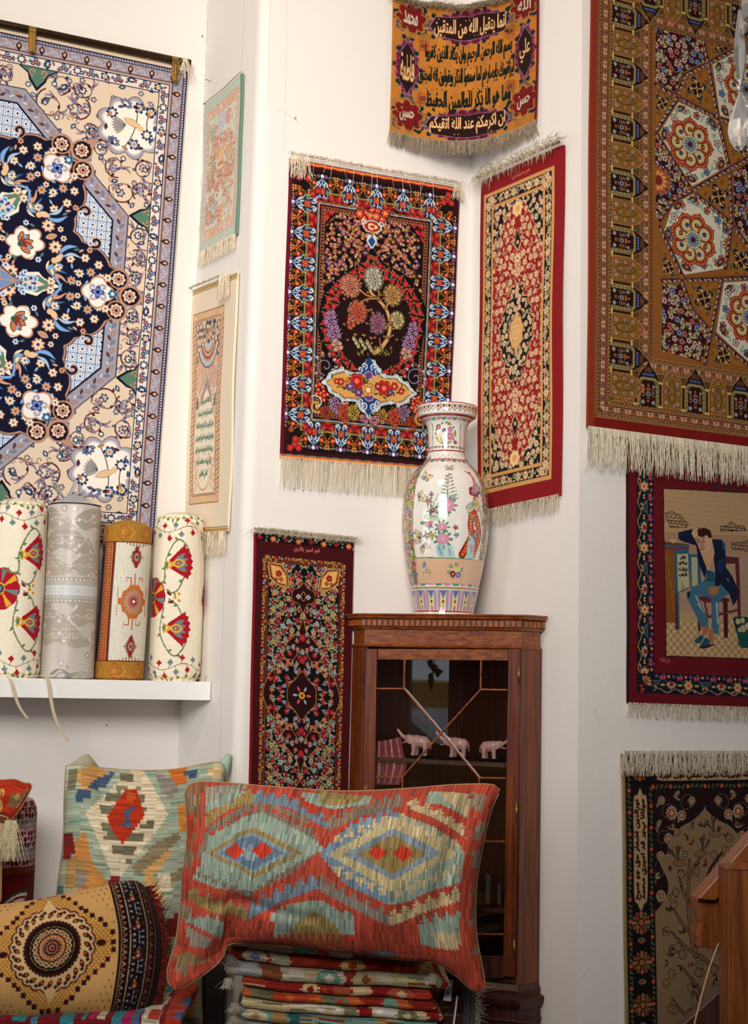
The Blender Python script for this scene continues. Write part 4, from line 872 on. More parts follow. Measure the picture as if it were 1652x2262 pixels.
# ------------------------------------------------------------------ large geometric dome rug on the right
def rug_dome(W, H, D):
    cv = Cv(W, H, 10); Z4 = zmap(D, 1270, 0, 4.19); Z5 = zmap(D, 1270, 520, 4.112)
    GD, MR, BR, WH, RU, BL, TL = 'b07c3a', '3c0f12', '6a4426', 'd6d0bc', 'a3482a', '3c6ca4', '5c8484'
    cv.fill('7a2a18')
    cv.R = (0, 0, W, H - 1.6); cv.rect(0, H - 4.6, W, H, '8a1f16')
    cv.band(2.9, 27.6, BR)
    def chain(c, i, p): c.line([(-.5, .5), (-.42, -.3), (0, -.6), (.42, -.3), (.5, .5)], .24, 'd8b46c'); c.line([(0, -.2), (0, .5)], .2, '8a4a28')
    def tulip(c, i, p):
        if i % 2 == 0:
            c.poly([(-1.1, .9), (-1.3, -.4), (-.6, -1.2), (0, -.7), (.6, -1.2), (1.3, -.4), (1.1, .9)], 'c8b494'); c.leaf(0, 1, 1.8, .6, -PI / 2, 'b05a34'); c.line([(-.6, -.8), (-.5, .8)], .15, '7a3a28'); c.line([(.6, -.8), (.5, .8)], .15, '7a3a28')
        else:
            c.poly([(-1.3, 1.1), (-1.3, -1), (1.3, -1), (1.3, 1.1)], 'b46a34')
            for a in (-.8, 0, .8): c.leaf(0, .9, 1.8, .45, -PI / 2 + a, '3a5a68')
    for a, b, ct in ((2.9, 4.6, 3.75), (7.8, 9.5, 8.65), (22.1, 23.4, 22.75), (26.1, 27.5, 26.8)):
        cv.band(a, b, '4e2618'); cv.border(ct, 1.45, chain); cv.frames((a, .22, 'b8946a'), (b, .22, 'b8946a'), (a + .3, .15, '2a0c0a'), (b - .3, .15, '2a0c0a'))
    for a, b, ct in ((4.8, 7.6, 6.2), (23.6, 25.9, 24.75)):
        cv.band(a, b, '6e2e20'); cv.border((a + b) / 2 - .6, .62, lambda c, i, p: c.dot(0, 0, .17, 'c8a070')); cv.border((a + b) / 2 + .6, .62, lambda c, i, p: c.dot(0, 0, .17, 'c8a070')); cv.border(ct, 2.5, tulip)
    cv.band(9.7, 22.0, '6c5426')
    cv.border(19.9, 1.5, lambda c, i, p: star(c, 0, 0, .42, ['8a3a24', '3a5a6a', '9a7438'][i % 3], '2a1a10', 4)); cv.border(18.4, 1.5, lambda c, i, p: star(c, .4, 0, .42, ['9a7438', '8a3a24', '3a5a6a'][i % 3], '2a1a10', 4)); cv.border(21.2, 1.5, lambda c, i, p: star(c, .4, 0, .42, ['3a5a6a', '9a7438', '8a3a24'][i % 3], '2a1a10', 4)); cv.border(17, 1.5, lambda c, i, p: star(c, 0, 0, .42, ['9a7438', '8a3a24', '3a5a6a'][i % 3], '2a1a10', 4))
    def arch(c, i, p):
        with c.at(0, 2.6, 0, 1, -1):      # the arch points toward the rug's middle
            # floral panel between two arches
            for s_ in (-1, 1):
                with c.at(s_ * p / 2, 0):
                    c.poly([(-4.4, 8.6), (-4.4, -1), (-3.4, -3.4), (0, -6.6), (3.4, -3.4), (4.4, -1), (4.4, 8.6)], 'c87a58'); c.poly([(-4.2, 8.4), (-4.2, -.8), (-3.2, -3.0), (0, -5.9), (3.2, -3.0), (4.2, -.8), (4.2, 8.4)], '93702f')
                    for a, b, k in ((-2.6, 6.6, 0), (2.6, 6.6, 0), (-2.8, 2.6, 1), (2.8, 2.6, 1), (-2.4, -.8, 0), (2.4, -.8, 0), (0, -3.8, 2), (0, 4.8, 2), (-1, 7.4, 1), (1.2, .6, 1)): star(c, a, b, .95, ['c8b098', 'c89478', 'c89a50'][k], '3a1a18', 5, '4a2c18')
                    c.line(bez((0, 7), (-3.6, 3), (0, -2)), .2, '3a2a18'); c.line(bez((0, 7), (3.6, 3), (0, -2)), .2, '3a2a18'); c.ros(0, 1.6, [(1.5, 4, .4, '6a4a28'), (1.1, 4, .4, 'b48a48'), (.5, 0, 0, '4a6a78')]); c.dot(-1.6, -4, .35, BL); c.dot(1.6, -4, .35, BL)
            q = [(-4.9, 1.4), (-4.6, -1.6), (-3, -4.4), (-1.2, -6), (0, -8.2), (1.2, -6), (3, -4.4), (4.6, -1.6), (4.9, 1.4)]
            c.poly([(x * 1.05, y * 1.04) for x, y in q], 'b89a5c'); c.poly(q, '2c0d12'); c.poly([(x * .72, y * .8) for x, y in q], '5a3a22'); c.poly([(-2.9, -2.2), (2.9, -2.2), (2.2, -3.8), (-2.2, -3.8)], '1e1630')
            for a in (-2.1, -1.05, 0, 1.05, 2.1): c.ros(a, -3, [(.5, 4, .3, '6a78b0')])
            for a in range(-2, 3): c.line([(a * .5, -5.6), (a * .9, -4.1)], .16, 'b0844c')
            c.poly([(-4.6, 8.8), (-4.6, -.2), (-3.4, -2), (3.4, -2), (4.6, -.2), (4.6, 8.8)], '7c6c3c'); c.poly([(-3.3, 8.8), (-3.3, 1), (-2.2, -.8), (2.2, -.8), (3.3, 1), (3.3, 8.8)], '300c10')
            for a in (-1, 1):
                for k in range(5): c.ros(a * 3.95, 1 + k * 1.8, [(.62, 4, .3, 'c0b48a'), (.35, 4, .3, '5a4420')])
            c.line([(-3.9, -.6), (-2.6, -1.5), (2.6, -1.5), (3.9, -.6)], .45, 'b4a87c')
            for k in range(5): c.rect(-1.1 + .12 * k, 2 + k * 1.1, 1.1 - .12 * k, 2.8 + k * 1.1, ['b4703c', '7a5a38'][k % 2])
            c.ros(0, 4.2, [(.8, 0, 0, '9aa8c8'), (.45, 0, 0, '20203a')]); c.leaf(0, 2, 1.8, .9, -PI / 2, 'b07040')
            with c.sym(0, 0, 'x'): star(c, 2.3, 7.4, .8, 'c8c0c0', '5a2a2a', 4); star(c, 2.4, 1.4, .7, 'b8b0a8', '5a2a2a', 4); c.line(spiral(2.2, 4.2, 1.0, 1, 1), .25, 'c0a070'); c.line(spiral(2.3, 2.8, .7, 1, 1), .2, 'c0a070')
            for s_ in (-1, 1): c.rect(s_ * 5.5 - .75, -.4, s_ * 5.5 + .75, 8.8, 'c0a060'); c.rect(s_ * 5.5 - .5, .1, s_ * 5.5 + .5, 8.0, '34100e'); c.rect(s_ * 5.5 - 1.1, -.8, s_ * 5.5 + 1.1, -.2, 'd8c078'); c.rect(s_ * 5.5 - 1.1, 8.3, s_ * 5.5 + 1.1, 8.9, 'd8c078')
    cv.border(15.6, 21.4, arch)
    x0, y0, w, h = cv.R; g = 27.8; cv.rect(g, g, W - g, h - g, '9c6c34')
    # geometric field
    FM = np.zeros((cv.ny, cv.nx), bool); FM[int((y0 + g) * 10):int((y0 + h - g) * 10), int(g * 10):int((W - g) * 10)] = True
    P4 = lambda *p: Z4(list(p)); P5 = lambda *p: Z5(list(p))
    def qf(c, x, y, r, a):
        """dark arabesque block"""
        with c.at(x, y, a):
            q = lobed(0, 0, r, 4, .45, 1, PI / 4, 80, False); c.poly(q * 1.1, TL); c.poly(q, MR)
            for k in range(4):
                with c.at(0, 0, k * PI / 2 + PI / 4): c.line(bez((0, 0), (r * .5, r * .2), (r * .8, -.1 * r)), r * .07, 'dcb878'); c.line(spiral(r * .62, r * .12, r * .18, 1, 2), r * .06, 'dcb878'); c.leaf(r * .4, -.1 * r, r * .35, r * .12, -.6, 'dcb878'); c.leaf(r * .45, .05 * r, r * .35, r * .12, .7, 'dcb878')
            c.dot(0, 0, r * .13, 'dcb878'); c.dot(0, 0, r * .07, MR)
    def big(c, x, y, r, a=0):
        for k in range(8):
            t = a + k * PI / 4
            with c.at(x, y, t):
                c.ros(r * .66, 0, [(r * .37, 0, 0, RU)]); c.poly([(r * .75, -r * .26), (r * 1.12, 0), (r * .75, r * .26)], RU)
                for m in range(7): b = -1.2 + m * .4; c.dot(r * .66 + r * .30 * math.cos(b), r * .30 * math.sin(b), r * .032, 'e0a078')
                c.ros(r * .58, 0, [(r * .255, 0, 0, '5a2a18'), (r * .24, 0, 0, 'dcc88c'), (r * .2, 14, .3, '5a8488'), (r * .17, 0, 0, 'dcd0a0'), (r * .11, 5, .2, ['4a2018', '3c6ca4'][k % 2])]); c.leaf(r * .5, 0, r * .2, r * .1, 0, ['b8843c', '8a3a24'][k % 2])
        c.ros(x, y, [(r * .36, 0, 0, 'a86a34'), (r * .33, 0, 0, 'd8d4c0'), (r * .31, 16, .4, TL), (r * .2, 0, 0, 'c8ccbc'), (r * .2, 10, .5, '3c5c90'), (r * .13, 10, .5, 'b87a44'), (r * .1, 10, .5, MR)])
    def white(pts, ctr, r, a):
        c_ = np.array(pts).mean(0); cv.poly(pts, WH); m = cv.inside(pts)
        def f():
            q = random.Random(int(ctr[0] * 10))
            for k in range(len(pts)):
                A, B = np.array(pts[k]), np.array(pts[(k + 1) % len(pts)]); n = max(2, int(np.hypot(*(B - A)) / 3.4))
                for i in range(n):
                    p = A + (B - A) * (i + .5) / n; p = p + (c_ - p) * .16
                    (star(cv, p[0], p[1], 1.35, ['d8c8c4', '7a94c0', 'c87a6a'][(i + k) % 3], '3a1418', 5, '40161a') if i % 2 == 0 else [cv.leaf(p[0], p[1], 1.9, .8, q.uniform(0, 6), '8cb0a4') for _ in range(3)])
                p = A + (c_ - A) * .22; palm(cv, p[0], p[1], 2.4, math.atan2(*(A - c_)[::-1]) + PI / 2, '6a3a24', 'c89a50', '2a1010', BL); 
                for s_ in (-1, 1): cv.line(spiral(p[0] + 2.2 * s_, p[1], 1, 1, k), .22, '6a4a34')
            big(cv, ctr[0], ctr[1], r, a)
        cv.clip(m & FM, f)
    def blk(pts, c, fn):
        m = cv.inside(pts) & FM
        def f(): cv.poly(pts, c); fn()
        cv.clip(m, f)
    def garden(pts, sd):
        def f():
            q = np.array(pts); lo, hi = q.min(0), q.max(0)
            tile_scatter(cv, lo[0], lo[1], hi[0], hi[1], 3.1, lambda c, x, y, r: (star(c, x, y, 1.25, r.choice(['d8b8b4', 'c87a78', '8aa0c8']), '3a1014', 5, '5a1a20') if r.random() < .55 else palm(c, x, y, 2.1, r.uniform(0, 6), 'dcc488', '3c6ca4', '2a4a50', 'a03a28'), c.leaf(x + 1.3, y + 1, 1.5, .6, r.uniform(0, 6), '6a8c84')), .25, seed=sd)
        return f
    def gold(pts, r, a=0):
        c_ = np.array(pts).mean(0)
        def f():
            for k in range(10): t = k * .628; cv.line(spiral(c_[0] + r * 1.25 * math.cos(t), c_[1] + r * 1.25 * math.sin(t), 1.0, 1.1, k), .25, '3a2010')
            qf(cv, c_[0], c_[1], r, a)
        return f
    polys = [('w', P4((905, 965), (1265, 1125), (1360, 1590), (1020, 1750), (725, 1250)), P4((1020, 1360))[0], 10.4), ('w', P4((1035, 1810), (1395, 2110), (1340, 2500), (960, 2560), (760, 2190), (870, 1880)), P5((1020, 60))[0], 10.4),
             ('w', P5((1300, 445), (1700, 420), (1860, 700), (1780, 1000), (1530, 1170), (1235, 890)), P5((1530, 760))[0], 10.4), ('w', P4((1225, 610), (1450, 500), (1800, 620), (1860, 950), (1700, 1160), (1300, 1110)), P4((1540, 850))[0], 10.4)]
    for k, (_, p, c_, r) in enumerate(polys): white(p, c_, r, k * .3)
    g1 = P4((700, 200), (1120, 330), (1170, 600), (960, 720), (900, 880), (700, 790)); blk(g1, '4a1216', garden(g1, 1))
    g2 = P5((740, 470), (910, 465), (1000, 700), (1160, 900), (1110, 1160), (740, 1060)); blk(g2, '4a1216', garden(g2, 2))
    g3 = P4((1420, 1620), (1600, 1500), (1900, 1700), (1900, 2400), (1600, 2320), (1420, 2110)); blk(g3, '3c1014', garden(g3, 3))
    g4 = P4((700, 1290), (1000, 1770), (870, 1880), (735, 2050), (700, 2050)); blk(g4, '3c0e12', garden(g4, 4))
    x, y = P4((722, 1690))[0]; cv.clip(cv.inside(g4) & FM, lambda: cv.ros(x, y, [(7.5, 14, .5, '2a3c50'), (6.4, 14, .5, 'b86a3c'), (4, 12, .5, 'd8a868'), (2.4, 12, .4, '8a3020')]))
    for pts, r, a in ((P4((975, 740), (1180, 680), (1245, 1060), (930, 890)), 4.8, .4), (P4((1200, 370), (1430, 400), (1430, 470), (1215, 580)), 4.2, .1), (P4((705, 840), (880, 920), (710, 1180)), 3.8, 0), (P4((1330, 1180), (1800, 1400), (1400, 1570)), 5, .5), (P4((1060, 1800), (1360, 1640), (1410, 2080)), 5.2, .3),
                      (P5((745, 110), (900, 400), (745, 410)), 3.8, .2), (P5((1310, 40), (1600, 150), (1600, 390), (1310, 385)), 5, 0), (P5((940, 470), (1240, 450), (1175, 850)), 5, .2), (P5((1215, 950), (1520, 1200), (1180, 1160)), 4.6, .2), (P5((1700, 1180), (1900, 900), (2000, 1260)), 5, .2), (P4((1700, 300), (1950, 340), (1950, 620)), 4, 0)): blk(pts, 'a8742f', gold(pts, r, a))
    lines = [P4((700, 800), (905, 920), (1285, 1120), (1600, 1200), (2000, 1300)), P4((905, 900), (970, 720), (1190, 610), (1430, 480), (1800, 330)), P4((905, 930), (710, 1240)), P4((710, 1260), (1030, 1785), (1400, 2090), (1620, 2400)), P4((1130, 340), (1190, 610), (1280, 1120), (1385, 1580), (1400, 2090), (1340, 2500)), P4((1035, 1785), (1385, 1580), (1600, 1460), (1900, 1300)), P4((1030, 1790), (860, 1880), (735, 2060)), P4((735, 2120), (950, 2600)), P5((740, 430), (920, 425), (1290, 410), (1600, 395), (1900, 380)), P5((920, 430), (1010, 690), (1180, 885), (1530, 1190), (1800, 1000)), P5((1280, 410), (1190, 890), (1135, 1180)), P5((1530, 1190), (1560, 1260))]
    def strips():
        for L in lines:
            cv.line(L, 2.5, '7a3a26'); cv.line(L, 2.1, 'c89a68'); cv.line(L, 1.75, '6a3020')
            L = np.array(L)
            for k in range(len(L) - 1):
                A, B = L[k], L[k + 1]; d = np.hypot(*(B - A)); n = max(1, int(d / 2.2)); an = math.atan2(*(B - A)[::-1])
                for i in range(n):
                    p = A + (B - A) * (i + .5) / n; cv.leaf(p[0] - .9 * math.cos(an), p[1] - .9 * math.sin(an), 1.9, .75, an + .35, ['c8a878', 'b8b8a0'][i % 2]); cv.ros(p[0] + 1.1 * math.cos(an), p[1] + 1.1 * math.sin(an), [(.55, 4, .3, [BL, '2a0c0c'][i % 2])])
    cv.clip(FM, strips)
    m_ = cv.nx - cv.nx // 2; cv.a[:, -m_:] = cv.a[:, :m_][:, ::-1]
    cv.rect(0, 0, 2.9, H, '99442a'); cv.wool(.04, 1.3); return cv
# ------------------------------------------------------------------ pictorial rug with a seated man
def rug_man(W, H, D):
    cv = Cv(W, H, 11); Z = zmap(D, 1350, 1020, 3.7715); MR, NV = '6c0f1c', '10162a'
    cv.fill(MR); cv.rect(0, 0, .5, H, '2a0c18'); cv.band(3.9, 11.4, NV)
    cv.R = (0, 0, W, H); x_in = 11.4
    def bm(c, i, p):
        # -y is outward
        c.line(np.c_[np.linspace(-p / 2, p / 2, 14), -2.5 + .7 * np.sin(np.linspace(0, 2 * PI, 14))], .35, 'b89468')
        if i % 3 == 0:
            c.ros(0, -.4, [(2.5, 6, .45, '3a2418'), (2.2, 6, .45, 'b98a58'), (1.1, 0, 0, 'd8b088'), (.55, 0, 0, 'b02c34')])
            for s_ in (-1, 1): c.leaf(s_ * 1.6, -1.6, 2.4, .8, -PI / 2 + s_ * .9, 'b98a58', '1a1018', .12)
        elif i % 3 == 1: palm(c, 0, .6, 2.7, 0, 'c8a478', '7a2028', '241418', 'a02832')
        else:
            for s_ in (-1, 1): c.leaf(s_ * 2.2, 1.0, 4.6, 1.5, PI if s_ > 0 else 0, '1f4a5e', 'a8865c', .2, .2 * s_); c.leaf(0, -.6, 2.2, .9, s_ * .8 - PI / 2, 'b98a58', '241418', .1)
        for s_ in (-1, 1):
            x = s_ * p * .42; c.ros(x, 2.2, [(1.05, 6, .3, '5a1020'), (.9, 6, .3, 'b02c48'), (.4, 0, 0, 'e08088')]); c.ros(x * .35, 2.7, [(.7, 5, .35, 'b84858'), (.35, 0, 0, 'e8c060')]); c.leaf(x * .7, 3.0, 2.0, .6, .3 * s_, '2a6474'); c.leaf(x, .8, 1.7, .6, 2 + s_, '24586c'); c.dot(x * 1.05, -.4, .4, 'd8b060')
            c.line(bez((x, 2.2), (x * .6, -1.5), (x * .2, -2.2)), .22, '1f4a5e')
    cv.border(7.6, 7.4, bm)
    for x, y in ((7.6, H - 7.6), (7.6, 7.6)): cv.rect(4.2, y - 3.4, 11, y + 3.4, NV); palm(cv, x, y, 3.0, .7, 'c08858', '5a6a5a', '241418', 'b03030'); [cv.leaf(x - 3 + k, y + 1 + k * .4, 2.2, .7, k, 'b83a34') for k in range(4)]
    cv.text('سال سفيد فرخ', Z([(940, 215)])[0][0], Z([(940, 215)])[0][1], 13, 2.6, '1a3c52', bold=.03)
    x, y = Z([(428, 1655)])[0]; cv.text('م زرنيه', x, y, 4.2, 2.2, 'c86a72', bold=.02)
    q0 = Z([(410, 225), (1700, 290), (1700, 1660), (437, 1617)]); cv.poly(q0, 'b49672'); m = cv.inside(q0)
    x0, y0 = q0[0]; x1 = Z([(1700, 0)])[0][0]
    def scene():
        p = lambda pts, c, **k: cv.poly(Z(pts), c, **k); l = lambda pts, c='1c1418', w=.22: cv.line(Z(pts), w, c)
        for k in range(60):
            yy = y0 + k * .95 + 1; cv.rect(x0 - 1, yy, x1, yy + .16, ['ac8e6a', 'ba9c78'][k % 2])
        p([(400, 590), (1700, 640), (1700, 1300), (400, 1240)], 'a8876a'); p([(560, 760), (1700, 800), (1700, 1300), (560, 1260)], 'a88c78')
        F = Z([(430, 1340), (1700, 1290), (1700, 1660), (430, 1640)]); cv.poly(F, 'c4a880')
        def chk():
            s_ = 1.55
            for i in range(60):
                for j in range(16):
                    if (i + j) % 2: cv.rect(F[0][0] + i * s_, F[0][1] - 4 + j * s_, F[0][0] + (i + 1) * s_, F[0][1] - 4 + (j + 1) * s_, 'a68862')
        cv.clip(cv.inside(F), chk)
        def bricks(pts):
            q = Z(pts); q = np.array(q); lo, hi = q.min(0), q.max(0); mm = cv.inside(q)
            def f():
                n = 0; y = lo[1]
                while y < hi[1] + .5: cv.line([(lo[0], y), (hi[0], y)], .24, '1c1418'); [cv.line([(lo[0] + (i + (n % 2) * .5) * 1.9, y), (lo[0] + (i + (n % 2) * .5) * 1.9, y + 1.1)], .24, '1c1418') for i in range(10)]; y += 1.1; n += 1
            cv.clip(mm, f); cv.line(np.r_[q, q[:1]], .25, '1c1418')
        bricks([(425, 430), (490, 418), (520, 440), (560, 450), (590, 490), (622, 520), (605, 548), (470, 545), (455, 500), (435, 480)]); bricks([(895, 540), (945, 535), (985, 498), (1020, 535), (1090, 538), (1112, 575), (895, 578)]); bricks([(985, 680), (1090, 672), (1110, 655), (1135, 680), (1200, 690), (1180, 730), (1105, 748), (1080, 735), (990, 725)])
        # cupboard
        p([(415, 665), (640, 690), (560, 710), (415, 700)], '6a4630'); p([(418, 690), (500, 700), (628, 690), (628, 708), (500, 722), (418, 712)], '3c6472'); p([(418, 712), (500, 722), (628, 706), (628, 722), (500, 738), (418, 728)], '8a1f38')
        p([(418, 728), (506, 738), (514, 1345), (432, 1342)], '8a5424'); p([(506, 738), (628, 722), (634, 1050), (540, 1090), (548, 1395), (512, 1400)], '2f6678'); p([(526, 770), (620, 768), (628, 1045), (535, 1085)], 'b8ac8c'); p([(512, 1100), (522, 1100), (534, 1398), (512, 1400)], '5a2a20')
        for k in range(5): p([(440 + k * 13, 780 + k * 97), (448 + k * 13, 780 + k * 97), (450 + k * 13, 850 + k * 97), (442 + k * 13, 850 + k * 97)], 'a06c30')
        p([(628, 770), (720, 775), (728, 1040), (640, 1055)], '2f6678'); p([(645, 795), (696, 797), (700, 1030), (650, 1040)], 'b0a88c')
        for s_, yy, w_ in (('فقر', 800, 2.6), ('بيكاري', 845, 3.6), ('نزولت', 897, 4.0), ('قرض', 940, 3.6)): x, y = Z([(576, yy)])[0]; cv.text(s_, x, y, w_, 1.6, '10141c', bold=.05)
        l([(560, 990), (575, 1040), (588, 1075), (560, 1060), (585, 1030)], '6a5038'); l([(540, 1088), (628, 1048)])
        p([(465, 665), (480, 645), (500, 655), (522, 648), (515, 675), (490, 680)], 'c4a880')
        # chair
        p([(935, 790), (1045, 800), (1055, 1290), (1030, 1290), (1012, 850), (935, 850)], '5e2830'); p([(710, 1120), (960, 1140), (965, 1165), (760, 1175), (712, 1150)], '6e3038'); p([(905, 1150), (945, 1150), (948, 1465), (915, 1470)], '4e1a26'); p([(745, 1165), (760, 1165), (790, 1300), (775, 1310)], '6e3038'); p([(690, 1160), (705, 1160), (720, 1410), (700, 1410)], '5a2030'); p([(765, 1285), (1030, 1225), (1032, 1245), (770, 1310)], '6e3038'); l([(712, 1130), (940, 1145)], '2a0c14')
        # man: trousers, coat, head
        p([(735, 1000), (830, 985), (890, 1010), (960, 1100), (900, 1140), (868, 1180), (872, 1435), (838, 1438), (812, 1390), (810, 1140), (705, 1110), (720, 1180), (780, 1300), (790, 1380), (722, 1378), (690, 1300), (615, 1150), (605, 1095), (640, 1060)], '456f84')
        for a, b in (((670, 1110), (740, 1250)), ((690, 1180), (750, 1260)), ((845, 1170), (858, 1290)), ((850, 1290), (862, 1360))): p([a, (a[0] + 16, a[1] + 6), (b[0] + 3, b[1]), (b[0] - 5, b[1] - 4)], 'a8b4ac')
        p([(610, 1080), (635, 1085), (630, 1130), (608, 1140)], '162238')
        p([(740, 1370), (785, 1370), (775, 1440), (730, 1455)], 'a4714c'); p([(785, 1395), (830, 1395), (828, 1500), (790, 1495)], 'a4714c')
        p([(668, 1490), (720, 1440), (750, 1460), (720, 1510), (685, 1515)], '24506a'); p([(706, 1545), (760, 1460), (800, 1490), (795, 1530), (740, 1552)], '24506a'); p([(706, 1545), (830, 1515), (828, 1530), (740, 1560)], '3a1a1a')
        p([(765, 900), (840, 920), (840, 1000), (745, 1000), (770, 960)], '2a5670'); [cv.dot(*Z([(797, 915 + 33 * k)])[0], .3, '0c1018') for k in range(3)]
        p([(700, 690), (760, 740), (820, 660), (840, 770), (795, 900), (770, 900), (745, 800), (705, 730)], 'c49a78')
        C = '101c3a'
        p([(538, 590), (660, 560), (655, 610), (700, 690), (730, 770), (760, 850), (775, 890), (760, 970), (745, 940), (705, 840), (690, 700), (560, 660), (540, 640)], C)
        p([(820, 645), (905, 650), (935, 740), (935, 880), (990, 960), (1040, 1090), (1020, 1160), (990, 1200), (960, 1100), (895, 1020), (880, 1030), (840, 1040), (845, 900), (835, 800), (845, 760)], C); p([(905, 650), (935, 690), (930, 740), (915, 735)], '2a5a74')
        l([(860, 700), (850, 860), (845, 1000)], '060a18', .3); p([(860, 830), (930, 800), (920, 900), (870, 930)], '16305a'); l([(945, 975), (955, 995)], '5a90a0', .5)
        p([(648, 600), (665, 555), (700, 530), (745, 525), (760, 560), (715, 570), (700, 620), (670, 635)], 'c8a284'); l([(670, 560), (700, 545), (740, 545)], '4a2418', .15)
        p([(695, 615), (780, 610), (822, 640), (815, 720), (780, 760), (735, 750), (705, 700)], 'c8a284')
        cv.clip(cv.inside(Z([(690, 530), (830, 530), (830, 690), (690, 640)])), lambda: [cv.dot(*Z([(740 + 36 * math.cos(k * 2.4) * (k % 7) / 5, 590 + 26 * math.sin(k * 2.4))])[0], .62, ['3c1616', '5a2418'][k % 2]) for k in range(60)] + [cv.poly(Z([(700, 590), (760, 550), (810, 575), (822, 630), (800, 640), (780, 615), (730, 615), (705, 620)]), '3c1818')])
        for a in (712, 748): cv.ros(*Z([(a, 664)])[0], [(.62, 0, 0, '1c1418'), (.42, 0, 0, 'd8b494'), (.24, 0, 0, '101018')])
        l([(698, 645), (725, 640)]); l([(738, 640), (765, 638)]); l([(732, 665), (728, 705), (745, 712)], w=.25); l([(722, 735), (735, 722), (748, 735)], w=.3); l([(745, 690), (760, 715), (752, 730)], w=.18)
        p([(790, 1050), (840, 1035), (880, 1045), (860, 1100), (820, 1115), (785, 1095)], 'a87650'); l([(810, 1060), (800, 1095)], '5a2c1c', .15)
        # basket
        p([(985, 1305), (1010, 1290), (1250, 1295), (1270, 1340), (1215, 1550), (1055, 1550)], '143c40')
        for k in range(12): l([(1030, 1400 + k * 12), (1230, 1400 + k * 12)], ['1e5450', '2c6660'][k % 2], .3)
        for a, b, r_ in ((1030, 1330, 26), (1070, 1322, 24), (1075, 1390, 30), (1110, 1370, 28), (1150, 1330, 26), (1045, 1400, 20)): cv.ros(*Z([(a, b)])[0], [(r_ * .05, 0, 0, '143c40'), (r_ * .045, 0, 0, 'b8a888')])
        for a, b in ((520, 1440), (560, 1540), (960, 1540), (570, 1180)): l([(a - 40, b - 10), (a, b), (a + 30, b - 25)], '94764e', .18); l([(a, b), (a + 25, b + 20)], '94764e', .18)
    cv.clip(m, scene); cv.line(np.array(q0 + q0[:1]), .3, '1c0c10'); cv.wool(.06); return cv

